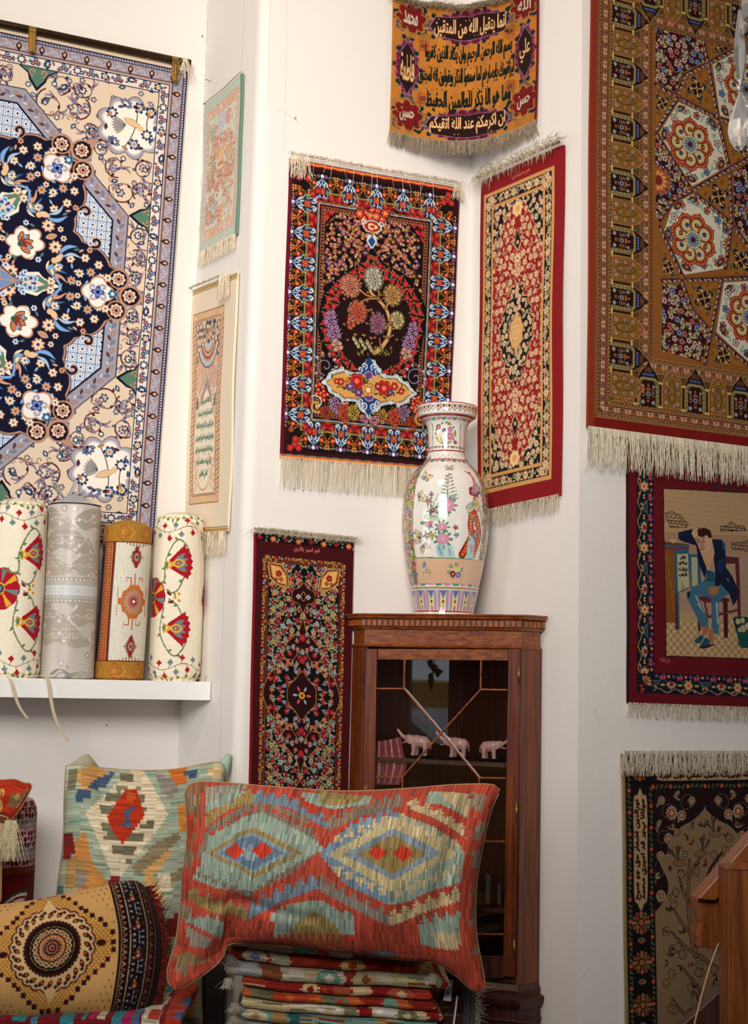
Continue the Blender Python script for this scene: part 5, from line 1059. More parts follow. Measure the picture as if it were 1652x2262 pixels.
# ------------------------------------------------------------------ dark prayer rug at the lower right
def rug_arch(W, H, D):
    cv = Cv(W, H, 10); Z = zmap(D, 1340, 1600, 3.417); DK, MR, TN = '140c0e', '300c10', '94785a'
    cv.fill(DK); cv.rect(0, 0, .9, H, '94845c'); cv.rect(W - .9, 0, W, H, '94845c')
    def sm(c, i, p): (star(c, 0, 0, .95, 'a84a2a', 'd08a50', 6, '2a1010') if i % 4 == 0 else [c.line(spiral(-.3 + k * .5, .3 * (-1) ** k, .6, .8, k + i), .2, '8a8460') for k in range(2)])
    cv.border(2.4, 1.9, sm); cv.frames((1.2, .2, '060606'), (3.7, .25, '060606'))
    cv.border(11.6, 1.9, sm); cv.frames((10.4, .25, '060606'), (12.9, .25, '060606'))
    def car(pts, st, w, h, ang, cx_, cy_):
        q = smooth(pts, 4, True); c0 = q.mean(0); cv.poly((q - c0) * 1.04 + c0, '3a2a20'); cv.poly(q, 'b49a72')
        for k, t in enumerate(st): cv.text(t, cx_ + (k - (len(st) - 1) / 2) * (2.6 if ang else 0), cy_ + (k - (len(st) - 1) / 2) * (0 if ang else 2.8), w, h, '4a1c18', ang, bold=.09)
    Lx = 7.0
    def yz(a): return Z([(260, a)])[0][1]
    # left cartouche, top cartouche, and their twins on the far side
    y0, y1 = yz(480), yz(1400); ym = (y0 + y1) / 2
    for cx_ in (Lx, W - Lx): car([(cx_, y0), (cx_ + 1.2, y0 + 2.4), (cx_ + 2.8, y0 + 4), (cx_ + 2.9, ym), (cx_ + 2.8, y1 - 5), (cx_ + 1.4, y1 - 2.4), (cx_, y1), (cx_ - 1.4, y1 - 2.4), (cx_ - 2.8, y1 - 5), (cx_ - 2.9, ym), (cx_ - 2.8, y0 + 4), (cx_ - 1.2, y0 + 2.4)], ['نورالدين اشعار حق جو صبح', 'مولانا پير قد اميري محمد'], (y1 - y0) * .82, 2.6, -PI / 2, cx_, ym)
    xs = 12.0; xe = W - 12; yt = 6.4
    car([(xs, yt), (xs + 2.6, yt - 1.4), (xs + 4, yt - 3.0), (W / 2, yt - 3.1), (xe - 4, yt - 3.0), (xe - 2.6, yt - 1.4), (xe, yt), (xe - 2.6, yt + 1.4), (xe - 4, yt + 3.0), (W / 2, yt + 3.1), (xs + 4, yt + 3.0), (xs + 2.6, yt + 1.4)], ['شاه سليمان سلام وصوف', 'بلا اورنگ قليل نجلي اول اورد'], (xe - xs) * .86, 2.9, 0, W / 2, yt)
    for cx_ in (Lx, W - Lx):
        for k, yy in enumerate((340, 1490, 1640, 1790, 1950, 2110, 2280, 2440)):
            y = yz(yy); cl = ['c88a48', 'b06a38'][k % 2]
            if yy in (340, 1490, 1790, 2110, 2440):
                for n, r_ in ((12, 3.3), (8, 2.1)):
                    for m in range(n): a = 2 * PI * m / n; star(cv, cx_ + r_ * math.cos(a), y + r_ * math.sin(a), .75, ['c88a48', '8a7450', 'b05a30'][m % 3], '3a1010', 5)
                star(cv, cx_, y, 1.1, 'c07a40', '6a2a18', 6)
            else: palm(cv, cx_, y, 2.0, 0, '8a7a5c', '6a3a20', '2a1410', 'a06a3a')
    g = 12.9; cx = W / 2; cv.rect(g, g, W - g, H - g, '2a0e12'); m = cv.inside([(g, g), (W - g, g), (W - g, H - g), (g, H - g)])
    def f():
        q = random.Random(3)
        with cv.sym(cx, 0, 'x'):
            for x, y, R_ in ((cx + 17, g + 8, 5), (cx + 8, g + 5, 4), (cx + 19, g + 17, 4), (cx + 20, g + 28, 4), (cx + 21, g + 40, 4)): cv.line(spiral(x, y, R_, 1.2, q.uniform(0, 6)), .25, '6a6a40')
            for x, y, r_, k in ((cx + 15, g + 8, 2.6, 0), (cx + 10.5, g + 9, 2, 1), (cx + 6, g + 4, 1.6, 1), (cx + 19.5, g + 3.5, 1.6, 1), (cx + 12, g + 2, 2, 2), (cx + 16.5, g + 17, 2, 1), (cx + 20, g + 12, 1.8, 2), (cx + 20, g + 23, 1.8, 1), (cx + 21, g + 30, 1.6, 2), (cx + 20, g + 37, 2.2, 0), (cx + 14, g + 13, 1.2, 2), (cx + 21, g + 44, 1.8, 1)):
                (cv.ros(x, y, [(r_, 12, .4, 'b8ac90'), (r_ * .7, 10, .4, '8a4038'), (r_ * .35, 0, 0, 'c8a060')]) if k < 2 else palm(cv, x, y, r_, 1, 'a8a088', '6a7a5a', '2a1810', '8a3028')); [cv.leaf(x + 1, y + 1, 2, .6, q.uniform(0, 6), q.choice(['6a6a40', 'a8663a', 'a89a78'])) for _ in range(3)]
        ap = Z([(750, 600), (757, 640), (800, 690), (855, 730), (935, 770), (1010, 860), (1030, 950)]) ; ap = [(cx, ap[0][1])] + [(x - (ap[0][0] - cx), y) for x, y in ap[1:]]
        yb = [(cx + 21, yz(1000)), (cx + 19, yz(1080)), (cx + 16.4, yz(1190)), (cx + 17, yz(1290)), (cx + 21.5, yz(1400)), (cx + 25, yz(1430))]
        R = smooth(ap, 4).tolist() + smooth(yb, 4).tolist() + [(W - g, H - g)]; A = np.array(R + [(2 * cx - x, y) for x, y in R[::-1]])
        c0 = A.mean(0); cv.poly((A - c0) * 1.025 + c0, '8a8a70'); cv.poly(A, TN)
        for k in range(120): yy = g + k * .8; 
        l = lambda pts, w=.9, c='86694a': (cv.line(smooth(Z(pts), 6), w + .5, '2c1a12', w * .4 + .5), cv.line(smooth(Z(pts), 6), w, c, w * .4))
        l([(650, 1740), (620, 1600), (600, 1400), (600, 1200), (610, 1020)], 1.6); l([(600, 1560), (540, 1480), (480, 1370)]); l([(660, 1740), (560, 1660), (470, 1560)]); l([(610, 1150), (660, 1050), (720, 960)]); l([(595, 1330), (550, 1230), (530, 1100)])
        l([(680, 1740), (760, 1800), (860, 1850)], 1.2); l([(700, 2020), (620, 1920), (540, 1820)]); l([(740, 1180), (770, 1080), (860, 960)], 1.0, '4a2418'); l([(700, 2300), (560, 2180), (470, 2060)])
        l([(1000, 2200), (1000, 1700), (980, 1400), (900, 1100)], 1.6)
        r = random.Random(9)
        for k in range(150):
            zx, zy = r.uniform(420, 1090), r.uniform(740, 2500)
            x, y = Z([(zx, zy)])[0]; ix, iy = int(x * 10), int(y * 10)
            if 0 < ix < cv.nx and 0 < iy < cv.ny and cv.a[iy, ix].sum() > 1.3:
                t = r.random(); c_ = r.choice(['4a2220', '2c2820', '5a3426', '3a3a2c'])
                if t < .33: cv.ros(x, y, [(1.7, 7, .25, '2a1814'), (1.35, 7, .2, 'a8906c'), (.8, 0, 0, '5a2a20'), (.4, 0, 0, 'c8b088')])
                elif t < .6:
                    for a in (-.7, 0, .7): cv.leaf(x, y, 2.4, .8, -PI / 2 + a + r.uniform(-.5, .5), c_)
                else: a0 = r.uniform(0, 6); cv.leaf(x, y, 2.2, .9, a0, c_); cv.leaf(x, y, 1.8, .7, a0 + 1.4, c_); cv.leaf(x, y, 1.2, .4, a0 + .7, 'a86a48')
        for zx, zy, s_ in ((530, 1020, 1), (700, 950, -1), (800, 800, 1)):
            x, y = Z([(zx, zy)])[0]
            for k in range(5): cv.leaf(x, y, 6.0 - k * .3, 1.2, -PI / 2 - .8 * s_ + k * .28 * s_, ['5a5040', 'a08a68', '6a4a30'][k % 3], '1c1410', .15)
            cv.leaf(x - 3 * s_, y + .8, 6.5, 2.2, (.1 if s_ > 0 else PI - .1), '8a6a48', '1c1410', .18)
    cv.clip(m, f); cv.wool(.07); return cv

# ------------------------------------------------------------------ two small rugs in the corner return
def rug_silk(W, H, D):
    cv = Cv(W, H, 10); cv.fill('b9c6b4'); cv.rect(2.4, 4.4, W - 3, H - 4.4, 'd6b8a2'); r = random.Random(2)
    tile_scatter(cv, 2.8, 4.8, W - 3.4, H - 4.8, 1.5, lambda c, x, y, q: star(c, x, y, .7, q.choice(['dcc8b4', 'd8a48c', 'c88a74']), 'e0d0b8', 5), .2)
    L, T, R, B = 5.4, 8.6, W - 5.2, H - 8.4; cv.rect(L, T, R, B, 'cfd0bc'); m = cv.inside([(L, T), (R, T), (R, B), (L, B)])
    def f():
        def blob(x, y, rx, ry, cs, n):
            for k in range(n):
                q = math.sqrt(r.random()); a = r.uniform(0, 6.3); star(cv, L + (R - L) * (x + rx * q * math.cos(a)), T + (B - T) * (y + ry * q * math.sin(a)), r.uniform(.5, 1.0), r.choice(cs), r.choice(['e8d8c0', 'c86a5a', 'e0b060']), 5)
        blob(.5, .5, .6, .62, ['b9c2ac', 'c8ccb4', 'a8b8a8'], 260)
        blob(.42, .08, .16, .08, ['b4bcc8', 'c0c8d0', 'a8b0c4'], 70); blob(.72, .09, .12, .06, ['cc6a5c', 'd88a7c', 'e0a898'], 44); blob(.22, .17, .12, .08, ['c87868', 'd8a090'], 40); blob(.12, .12, .1, .07, ['8aa090', 'a0b0a0'], 40)
        blob(.5, .3, .42, .11, ['cf8a74', 'd8a48a', 'b46a60', 'e0b48c', 'a89a94'], 260); blob(.15, .5, .18, .18, ['c8a050', '9aa890', 'b07a6a', 'a07060'], 130); blob(.85, .48, .18, .16, ['c88474', 'b08a90', 'd0a860', 'a8a890'], 130)
        blob(.5, .58, .4, .1, ['b87a6a', 'c8a070', 'a08a7a', 'c88a78'], 170); blob(.3, .7, .2, .1, ['b05a50', 'c87a68'], 36); blob(.75, .7, .2, .12, ['b05a50', 'd0a080', 'b8a890'], 50); blob(.2, .85, .25, .12, ['8aa49a', 'c87a60', 'a8a8b8', 'b4684e'], 110); blob(.75, .86, .22, .1, ['c8b8a0', 'c8785c', 'b8c0a8'], 60)
        x, y = L + (R - L) * .5, T + (B - T) * .44
        for k in range(7): cv.leaf(x, y, 5.4, 1.1, -PI / 2 + (k - 3) * .26, ['e0a850', 'e8c080'][k % 2])
        cv.poly([(x - 3, y), (x + 3, y), (x + 2.4, y + 7), (x, y + 9.6), (x - 2.4, y + 7)], 'cfa070'); [cv.rect(x - 2.6, y + 1 + k * 1.8, x + 2.6, y + 1.7 + k * 1.8, ['9a5a4a', 'e8d0b0', '8a8aa8'][k % 3]) for k in range(4)]
        cv.poly([(x - 2.6, y + 19), (x + 2.6, y + 19), (x + 1.2, y + 32), (x, y + 34), (x - 1.2, y + 32)], 'd8a078'); [cv.line([(x - 2, y + 21 + k * 2), (x + 2, y + 22 + k * 2)], .3, 'b06a50') for k in range(6)]
    cv.clip(m, f); cv.box(L, T, R, B, .3, 'c08a74'); cv.box(2.4, 4.4, W - 3, H - 4.4, .25, 'b88a78')
    for x, y in ((W * .7, 6.6), (W * .3, H - 6.4), (W * .75, H - 9)): [cv.leaf(x, y, 2.6, .9, k * 1.05, 'e0a850') for k in range(6)]
    cv.rect(W - 1.6, 0, W, H, '5c7c68'); cv.rect(0, 0, .8, H, 'b0b8a4'); cv.wool(.03, 1); return cv
def rug_verse(W, H, D):
    cv = Cv(W, H, 10); cv.fill('e6d2b4'); Z = lambda x, y: D(400 + x / 3.48, 590 + y / 3.48)
    cv.rect(0, 0, W, 3.2, 'e6d2b4')
    for k, c in enumerate(['8a6a2c', 'c8ac50', '8a3a2a', 'd8c070', '8a6a2c']): cv.rect(0, .2 + k * .45, W, .65 + k * .45, c); cv.rect(0, H - .65 - k * .45, W, H - .2 - k * .45, c)
    L, R, T, B = 6.6, W - 11.5, 11.0, H - 12.0
    cv.rect(L, T, R, B, '9a5a28'); cv.rect(L + .5, T + .5, R - .5, B - .5, 'e0b888')
    n = int((B - T) / 2.0)
    for i in range(n):
        for x in (L + 1.6, R - 1.6): y = T + 3 + i * 2.0 * (B - T - 6) / (n * 2.0) ; cv.poly([(x - 1.5, y + 1.3), (x + 1.5, y - .3), (x + 1.5, y + .5), (x - 1.5, y + 1.9)], ['b06a2c', '7a3e1c'][i % 2])
    n = int((R - L) / 1.1)
    for i in range(n):
        for y in (T + 1.9, B - 1.9): x = L + 2.6 + i * (R - L - 5) / n; s_ = (i - n / 2) * .08 * (1 if y > H / 2 else -1); cv.line([(x, y - 1.3), (x + s_ * 4, y + 1.3)], .35, ['b87434', 'e8c898'][i % 2])
    for e, c in ((3.2, '8a4a24'), (3.5, 'd89a58'), (3.9, '6a7088'), (4.2, 'e8d0a8')): cv.rect(L + e, T + e, R - e, B - e, c)
    l, r_, t, b = L + 4.4, R - 4.4, T + 4.4, B - 4.4; cx = (l + r_) / 2; h = b - t; hw = (r_ - l) / 2
    cv.rect(l, t, r_, b, 'e8d6b8'); cv.rect(l, t, r_, t + h * .40, 'd8ae86')
    q = random.Random(5)
    tile_scatter(cv, l, t + h * .26, r_, t + h * .62, 1.3, lambda c, x, y, q: star(c, x, y, .65, q.choice(['e0a888', 'c89070', 'a8a8b0', 'e8c8a0', 'c87858']), 'e8d8b8', 5), .25)
    cv.rect(l, t, r_, t + h * .24, '1c2036')
    m = cv.inside([(l, t), (r_, t), (r_, t + h * .27), (l, t + h * .27)])
    cv.clip(m, lambda: tile_scatter(cv, l, t, r_, t + h * .27, 2.6, lambda c, x, y, q: (c.ros(x, y, [(1.25, 6, .3, 'd8a48a'), (.6, 0, 0, 'e8ccb0')]), c.leaf(x + 1, y, 1.8, .5, q.uniform(0, 6), '7a9480')), .3))
    cv.text('بسم الله الرحمن الرحيم', cx + 1, t + h * .055, hw * 1.1, 3.4, '1c2036', bold=.12); cv.text('بسم الله الرحمن الرحيم', cx + 1, t + h * .055, hw * 1.1, 3.4, 'd8bc6c', bold=.02)
    def arch(y0, y1, w, c, e=0): cv.poly([(cx, y0 - e * 2), (cx + w * .35, y0 + (y1 - y0) * .3), (cx + w * .8, y0 + (y1 - y0) * .7), (cx + w + e, y1), (cx - w - e, y1), (cx - w * .8, y0 + (y1 - y0) * .7), (cx - w * .35, y0 + (y1 - y0) * .3)], c)
    arch(t + h * .075, t + h * .26, hw, 'c88a5c', .5); arch(t + h * .09, t + h * .262, hw - .8, 'd8ae86')
    for k, (rr, c, n) in enumerate([(9.6, '3a3440', 22), (9.0, 'b8bcc4', 22), (7.4, 'd0885c', 18), (6.6, '7a3424', 18), (5.8, 'd8a070', 16), (5.0, '5a5a72', 0), (4.2, 'd8a888', 14), (3.2, 'b8bcb8', 12), (1.6, '3a3a4a', 8)]):
        with cv.at(cx, t + h * .105, 0, 1, 1.25):
            a = np.linspace(.12 * PI, .88 * PI, 60); R_ = rr * (1 + (.05 * np.abs(np.cos(n * a)) if n else 0)); cv.poly([(0, 0)] + list(zip(R_ * np.cos(a), R_ * np.sin(a))), c)
    for k in range(9): a = (k - 4) * .17; cv.line([(cx + 8 * a, t + h * .27), (cx + 22 * a, t + h * .40)], .3, 'b87a5c')
    arch(t + h * .335, t + h * .46, hw * .5, '6a6a80', .3); cv.clip(cv.inside([(cx - 3, t + h * .34), (cx + 3, t + h * .34), (cx + 4, t + h * .45), (cx - 4, t + h * .45)]), lambda: tile_scatter(cv, cx - 4, t + h * .34, cx + 4, t + h * .45, 1.2, lambda c, x, y, q: star(c, x, y, .5, 'd0a890', '3a3a50', 5)))
    # verse panel
    yc = t + h * .71
    pts = [(cx, t + h * .405), (cx + hw * .3, t + h * .45), (cx + hw * .72, t + h * .53), (cx + hw * .95, t + h * .62), (cx + hw * .98, t + h * .72), (cx + hw * .9, t + h * .82), (cx + hw * .55, t + h * .91), (cx + hw * .3, t + h * .96), (cx, t + h * .975)]
    A = smooth(pts, 5); A = np.r_[A, np.c_[2 * cx - A[::-1, 0], A[::-1, 1]]]; c0 = A.mean(0)
    cv.rect(l, t + h * .62, r_, b, 'e8d6b8')
    for e, c in ((1.06, 'c88a5c'), (1.03, 'e0c090'), (1.0, 'ecdcc0')): cv.poly((A - c0) * e + c0, c)
    with cv.sym(cx, 0, 'x'):
        for k in range(16): cv.line(spiral(cx + hw * .95 - (k % 3) * 1.5 - k * .12, b - 1.2 - k * 1.0, 1.0, 1.1, k), .3, 'c8864a')
        cv.text('الله', cx + hw * .86, t + h * .475, 1.6, 5, '1c1c20', bold=.15)
    for k, (s_, w_) in enumerate((('الله لا اله الا هو الحي القيوم', .5), ('لا تاخذه سنة ولا نوم له ما في السموات', .78), ('وما في الارض من ذا الذي يشفع عنده الا باذنه', .92), ('يعلم ما بين ايديهم وما خلفهم ولا يحيطون بشيء', .95), ('من علمه الا بما شاء وسع كرسيه السموات والارض', .93), ('ولا يؤده حفظهما وهو', .75), ('العلي العظيم', .4))):
        cv.text(s_.replace('ء', ''), cx, t + h * (.475 + .07 * k), hw * 2 * w_ * .92, h * .052, '3a6a4c', bold=.06)
    cv.wool(.02, 1); return cv

# ------------------------------------------------------------------ kilim weave
def kilim_noise(cv, vert=True, amt=.10, cell=.28, ln=6):
    """yarn-by-yarn colour variation (abrash) of a slit tapestry"""
    n0 = int((cv.W if vert else cv.H) / cell) + 2; n1 = int((cv.H if vert else cv.W) / ln) + 2
    n = RNG.normal(0, 1, (n0, n1))
    xs, ys = (cv.xs, cv.ys) if vert else (cv.ys, cv.xs)
    i = np.clip((xs / cell).astype(int), 0, n0 - 1); j = np.clip((ys / ln).astype(int), 0, n1 - 1); cv.a = cv.a ** 1.12
    t = n[i][:, j]; t = t.T if vert else t
    g = 1 + amt * t[..., None]; f = .04 * np.sin(xs / cell * 2 * PI); f = f[None, :, None] if vert else f[:, None, None]
    k = RNG.normal(0, .04, (cv.ny, cv.nx, 1)); cv.a = np.clip(cv.a * (g + f + k), 0, 1).astype(np.float32)
def kp(cv, Z, pts, c, q=2.2, step=1.2): cv.poly(Z(pts), c, qx=q, qy=0)
def kilim_red(W, H, D):
    cv = Cv(W, H, 9); Z = zmap(D, 360, 1690, 2.174)
    RD, TQ, BG, BL, OL, GY = 'ba5440', '9aa898', 'c8b48c', '7c8c98', 'a08a58', '8f7d6c'
    cv.fill(RD)
    P = lambda pts, c, q=1.5: cv.poly(Z(pts), c, qx=q)
    def teeth(a, b, n, w, h, c, up=-1):
        """triangular comb teeth along a line, in photo-crop coordinates"""
        for i in range(n):
            t = (i + .5) / n; x = a[0] + (b[0] - a[0]) * t; y = a[1] + (b[1] - a[1]) * t; P([(x - w / 2, y), (x + w / 2, y), (x, y + up * h)], c, 1.0)
    # side bands
    P([(90, 90), (210, 90), (110, 600), (20, 1050), (20, 700)], '9a6a48'); P([(110, 260), (150, 240), (120, 560), (90, 560)], 'c4452e')
    for k in range(7): P([(120 + (k % 2) * 30 - k * 8, 130 + k * 130), (190 - k * 8, 160 + k * 130), (160 - k * 8, 230 + k * 130), (100 - k * 6, 200 + k * 130)], ['8f7a5e', 'a84a34'][k % 2])
    for k in range(6): P([(1480 + (k % 2) * 40, 130 + k * 140), (1560, 150 + k * 130), (1520, 230 + k * 135), (1470, 200 + k * 140)], '94806c')
    # two big diamonds, layered
    def dia(cx, cy, rx, ry, c, q=1.5): P([(cx - rx, cy), (cx, cy - ry), (cx + rx, cy), (cx, cy + ry)], c, q)
    P([(190, 420), (240, 300), (480, 170), (700, 250), (780, 400), (640, 520), (430, 610), (240, 560)], GY)
    P([(205, 470), (250, 330), (500, 230), (700, 330), (800, 400), (660, 470), (430, 620), (160, 540)], TQ); teeth((170, 500), (430, 600), 6, 40, 34, GY, 1); teeth((430, 610), (700, 450), 6, 40, 34, '8a7a68', 1); teeth((240, 330), (480, 190), 6, 36, 30, RD, 1); teeth((500, 190), (720, 290), 6, 36, 30, RD, 1)
    dia(465, 420, 230, 118, OL); dia(462, 420, 190, 96, '8f9ea0'); dia(455, 420, 150, 80, '6d8092'); dia(450, 420, 60, 40, '8f9ea0')
    dia(374, 412, 46, 42, 'cc4630', 1.0); dia(504, 408, 52, 40, 'cc4630', 1.0)
    P([(770, 420), (900, 300), (1130, 230), (1440, 420), (1430, 560), (1090, 660), (900, 570)], '7e93a2'); P([(1130, 230), (1440, 400), (1420, 560), (1200, 640), (1090, 660)], TQ); teeth((900, 320), (1110, 230), 5, 50, 40, '7e93a2'); 
    dia(1110, 425, 300, 178, 'c6b68c'); teeth((830, 380), (1100, 270), 5, 52, 46, BG, -1); teeth((1130, 270), (1420, 400), 6, 50, 46, BG, -1); teeth((830, 470), (1090, 590), 5, 56, 50, BG, 1); teeth((1110, 600), (1430, 470), 6, 54, 46, BG, 1)
    dia(1110, 425, 226, 120, '8d9aa4'); dia(1108, 425, 160, 92, OL); dia(1040, 418, 44, 36, 'cc4630', 1.0); dia(1156, 420, 50, 40, 'cc4630', 1.0)
    # zigzag bands with teeth
    def band(pts, wd, c, c2=None):
        for k in range(len(pts) - 1):
            (ax, ay), (bx, by) = pts[k], pts[k + 1]; P([(ax, ay - wd / 2), (bx, by - wd / 2), (bx, by + wd / 2), (ax, ay + wd / 2)], c)
            n = max(1, int(abs(bx - ax) / 46))
            if c2: teeth((ax, ay - wd / 2), (bx, by - wd / 2), n, 48, 34, c2, -1)
    band([(215, 290), (330, 195), (450, 160)], 50, OL, OL); band([(450, 160), (620, 190), (800, 290)], 34, BL, BL); band([(800, 300), (960, 230), (1150, 180)], 40, GY, GY); band([(1180, 195), (1300, 240), (1450, 335)], 34, BG, BG)
    band([(140, 620), (270, 680), (420, 720)], 48, OL, OL); band([(420, 710), (600, 620), (760, 560)], 46, BL, BL); band([(760, 560), (900, 640), (1080, 730)], 48, '948a80', GY); band([(1085, 740), (1250, 680), (1430, 620)], 44, BG, BG)
    P([(210, 110), (420, 90), (360, 190), (220, 220)], '9e9484'); P([(230, 180), (300, 160), (330, 110), (410, 130), (390, 150), (300, 190), (215, 240)], TQ)
    P([(665, 130), (1005, 150), (1000, 190), (830, 215), (700, 185)], TQ); P([(750, 120), (960, 150), (950, 175), (870, 200), (770, 190)], OL); P([(1270, 130), (1330, 130), (1470, 220), (1460, 260), (1330, 190), (1270, 190)], TQ); P([(1330, 130), (1475, 140), (1465, 260), (1350, 170)], BG)
    P([(680, 170), (730, 190), (720, 240), (700, 200)], 'c4452e')
    P([(550, 700), (600, 690), (620, 660), (720, 640), (790, 640), (860, 690), (935, 720), (930, 800), (550, 820)], TQ); teeth((560, 700), (930, 720), 6, 60, 40, TQ); P([(620, 800), (660, 740), (740, 690), (800, 720), (870, 790), (870, 830), (620, 830)], OL); teeth((560, 840), (940, 840), 12, 20, 46, 'bb4632'); P([(640, 830), (880, 830), (860, 850), (660, 870)], 'b0603c')
    P([(120, 740), (230, 720), (300, 740), (300, 820), (240, 800)], TQ); teeth((120, 750), (300, 760), 4, 40, 50, TQ); P([(120, 760), (250, 830), (240, 870), (130, 860)], '9b8f80'); P([(1225, 760), (1300, 740), (1430, 700), (1430, 800), (1310, 810), (1300, 870), (1230, 850)], TQ); teeth((1230, 750), (1440, 720), 4, 44, 44, TQ); P([(1300, 800), (1430, 790), (1420, 880), (1300, 870)], BG); teeth((1300, 890), (1420, 895), 5, 18, 40, 'bb4632')
    P([(50, 900), (120, 890), (230, 930), (160, 960), (70, 940)], '967c54'); P([(880, 870), (960, 900), (1080, 880), (1130, 910), (990, 920)], '7a8794'); P([(640, 870), (760, 900), (880, 870), (860, 890), (760, 910)], 'a88c50')
    P([(160, 1000), (260, 1000), (200, 1050)], 'ad4434'); kilim_noise(cv, True, .13, .34, 3.5); return cv
def kilim_pale(W, H, D):
    cv = Cv(W, H, 9); Z = zmap(D, 0, 1640, 3.059)
    AQ, CR, OR, GY, BL, MR, SG = 'a6b09a', 'dcccae', 'cc9050', '9a9088', '4c607a', '862a24', '80795e'
    cv.fill(AQ)
    def P(pts, c, q=1.5): cv.poly(Z(pts), c, qy=q)
    def flag(cx, cy, w, n, c, s=1):
        for i in range(n): k = w * (1 - abs(i - (n - 1) / 2) / (n)); P([(cx - k, cy + i * 26), (cx + k, cy + i * 26), (cx + k * .7, cy + i * 26 + 24), (cx - k * .7, cy + i * 26 + 24)], c)
    for k in range(46): q = random.Random(k); x, y = q.uniform(380, 1300), q.uniform(160, 1850); P([(x, y), (x + q.uniform(60, 160), y + 4), (x + q.uniform(50, 150), y + 22), (x + 10, y + 24)], q.choice(['8fb4a0', '9db7a0', 'c0c0a4', '74a08c']), 0)
    P([(560, 600), (600, 800), (700, 950), (640, 1150), (480, 1100), (520, 900), (470, 700)], OR); P([(430, 620), (480, 620), (500, 760), (420, 800)], MR); P([(440, 800), (560, 790), (590, 900), (520, 970), (430, 1000)], 'b8945c'); P([(500, 860), (560, 880), (570, 960), (500, 960)], GY)
    P([(470, 190), (640, 170), (740, 200), (640, 330), (540, 310)], 'c8985c'); P([(640, 250), (780, 190), (700, 310), (560, 330)], BL, 1.2); P([(500, 340), (600, 330), (600, 400), (500, 400)], BL); P([(460, 200), (520, 190), (500, 330), (450, 320)], '7a745c')
    P([(1120, 180), (1260, 175), (1240, 300), (1160, 300)], 'cc7834'); P([(1230, 190), (1330, 180), (1310, 240), (1230, 240)], BL); P([(1040, 230), (1130, 230), (1190, 330), (1120, 400), (1060, 330)], GY); P([(1390, 160), (1500, 170), (1480, 260), (1390, 240)], 'd6bc8c'); P([(1170, 430), (1260, 430), (1260, 600), (1180, 600)], 'cc8a44')
    P([(560, 480), (890, 185), (960, 185), (1105, 500), (790, 900), (730, 900)], CR, 1.2)
    for y, w in ((225, 44), (290, 90), (360, 140), (440, 170), (545, 185), (620, 140), (700, 95), (780, 50)): flag(830 + (y - 480) * -.06, y, w * 1.4, 2, ['7a745c', '8f8a70'][int(y / 10) % 2])
    P([(835, 320), (905, 330), (950, 510), (800, 690), (745, 620), (705, 510)], 'b83a1c', 1.2); P([(800, 450), (890, 450), (850, 490), (850, 540), (870, 570), (780, 570), (820, 540), (820, 490)], BL, 1.2); P([(840, 330), (890, 340), (900, 400), (830, 420)], 'c85a20', 1.2)
    P([(940, 780), (1060, 700), (1140, 740), (1000, 900), (1040, 1000), (1100, 1100), (1000, 1050), (940, 930)], 'd0a468'); P([(1010, 690), (1170, 610), (1190, 650), (1080, 750), (900, 900), (860, 850)], '948468', 1.2); P([(1110, 880), (1260, 830), (1230, 960), (1110, 930)], '948468'); P([(1030, 900), (1110, 870), (1120, 1000), (1040, 1000)], CR)
    P([(700, 960), (730, 900), (770, 900), (800, 960), (780, 1010), (700, 1010)], MR); P([(1090, 1180), (1200, 1150), (1260, 1000), (1200, 1300), (1100, 1300)], MR); P([(1200, 1680), (1260, 1620), (1330, 1700), (1300, 1850), (1180, 1850)], OR); P([(1110, 1650), (1200, 1650), (1190, 1760), (1110, 1780)], AQ)
    P([(380, 960), (420, 960), (420, 1020), (370, 1030)], '5a7a6c'); kilim_noise(cv, False, .10, .30, 5); return cv
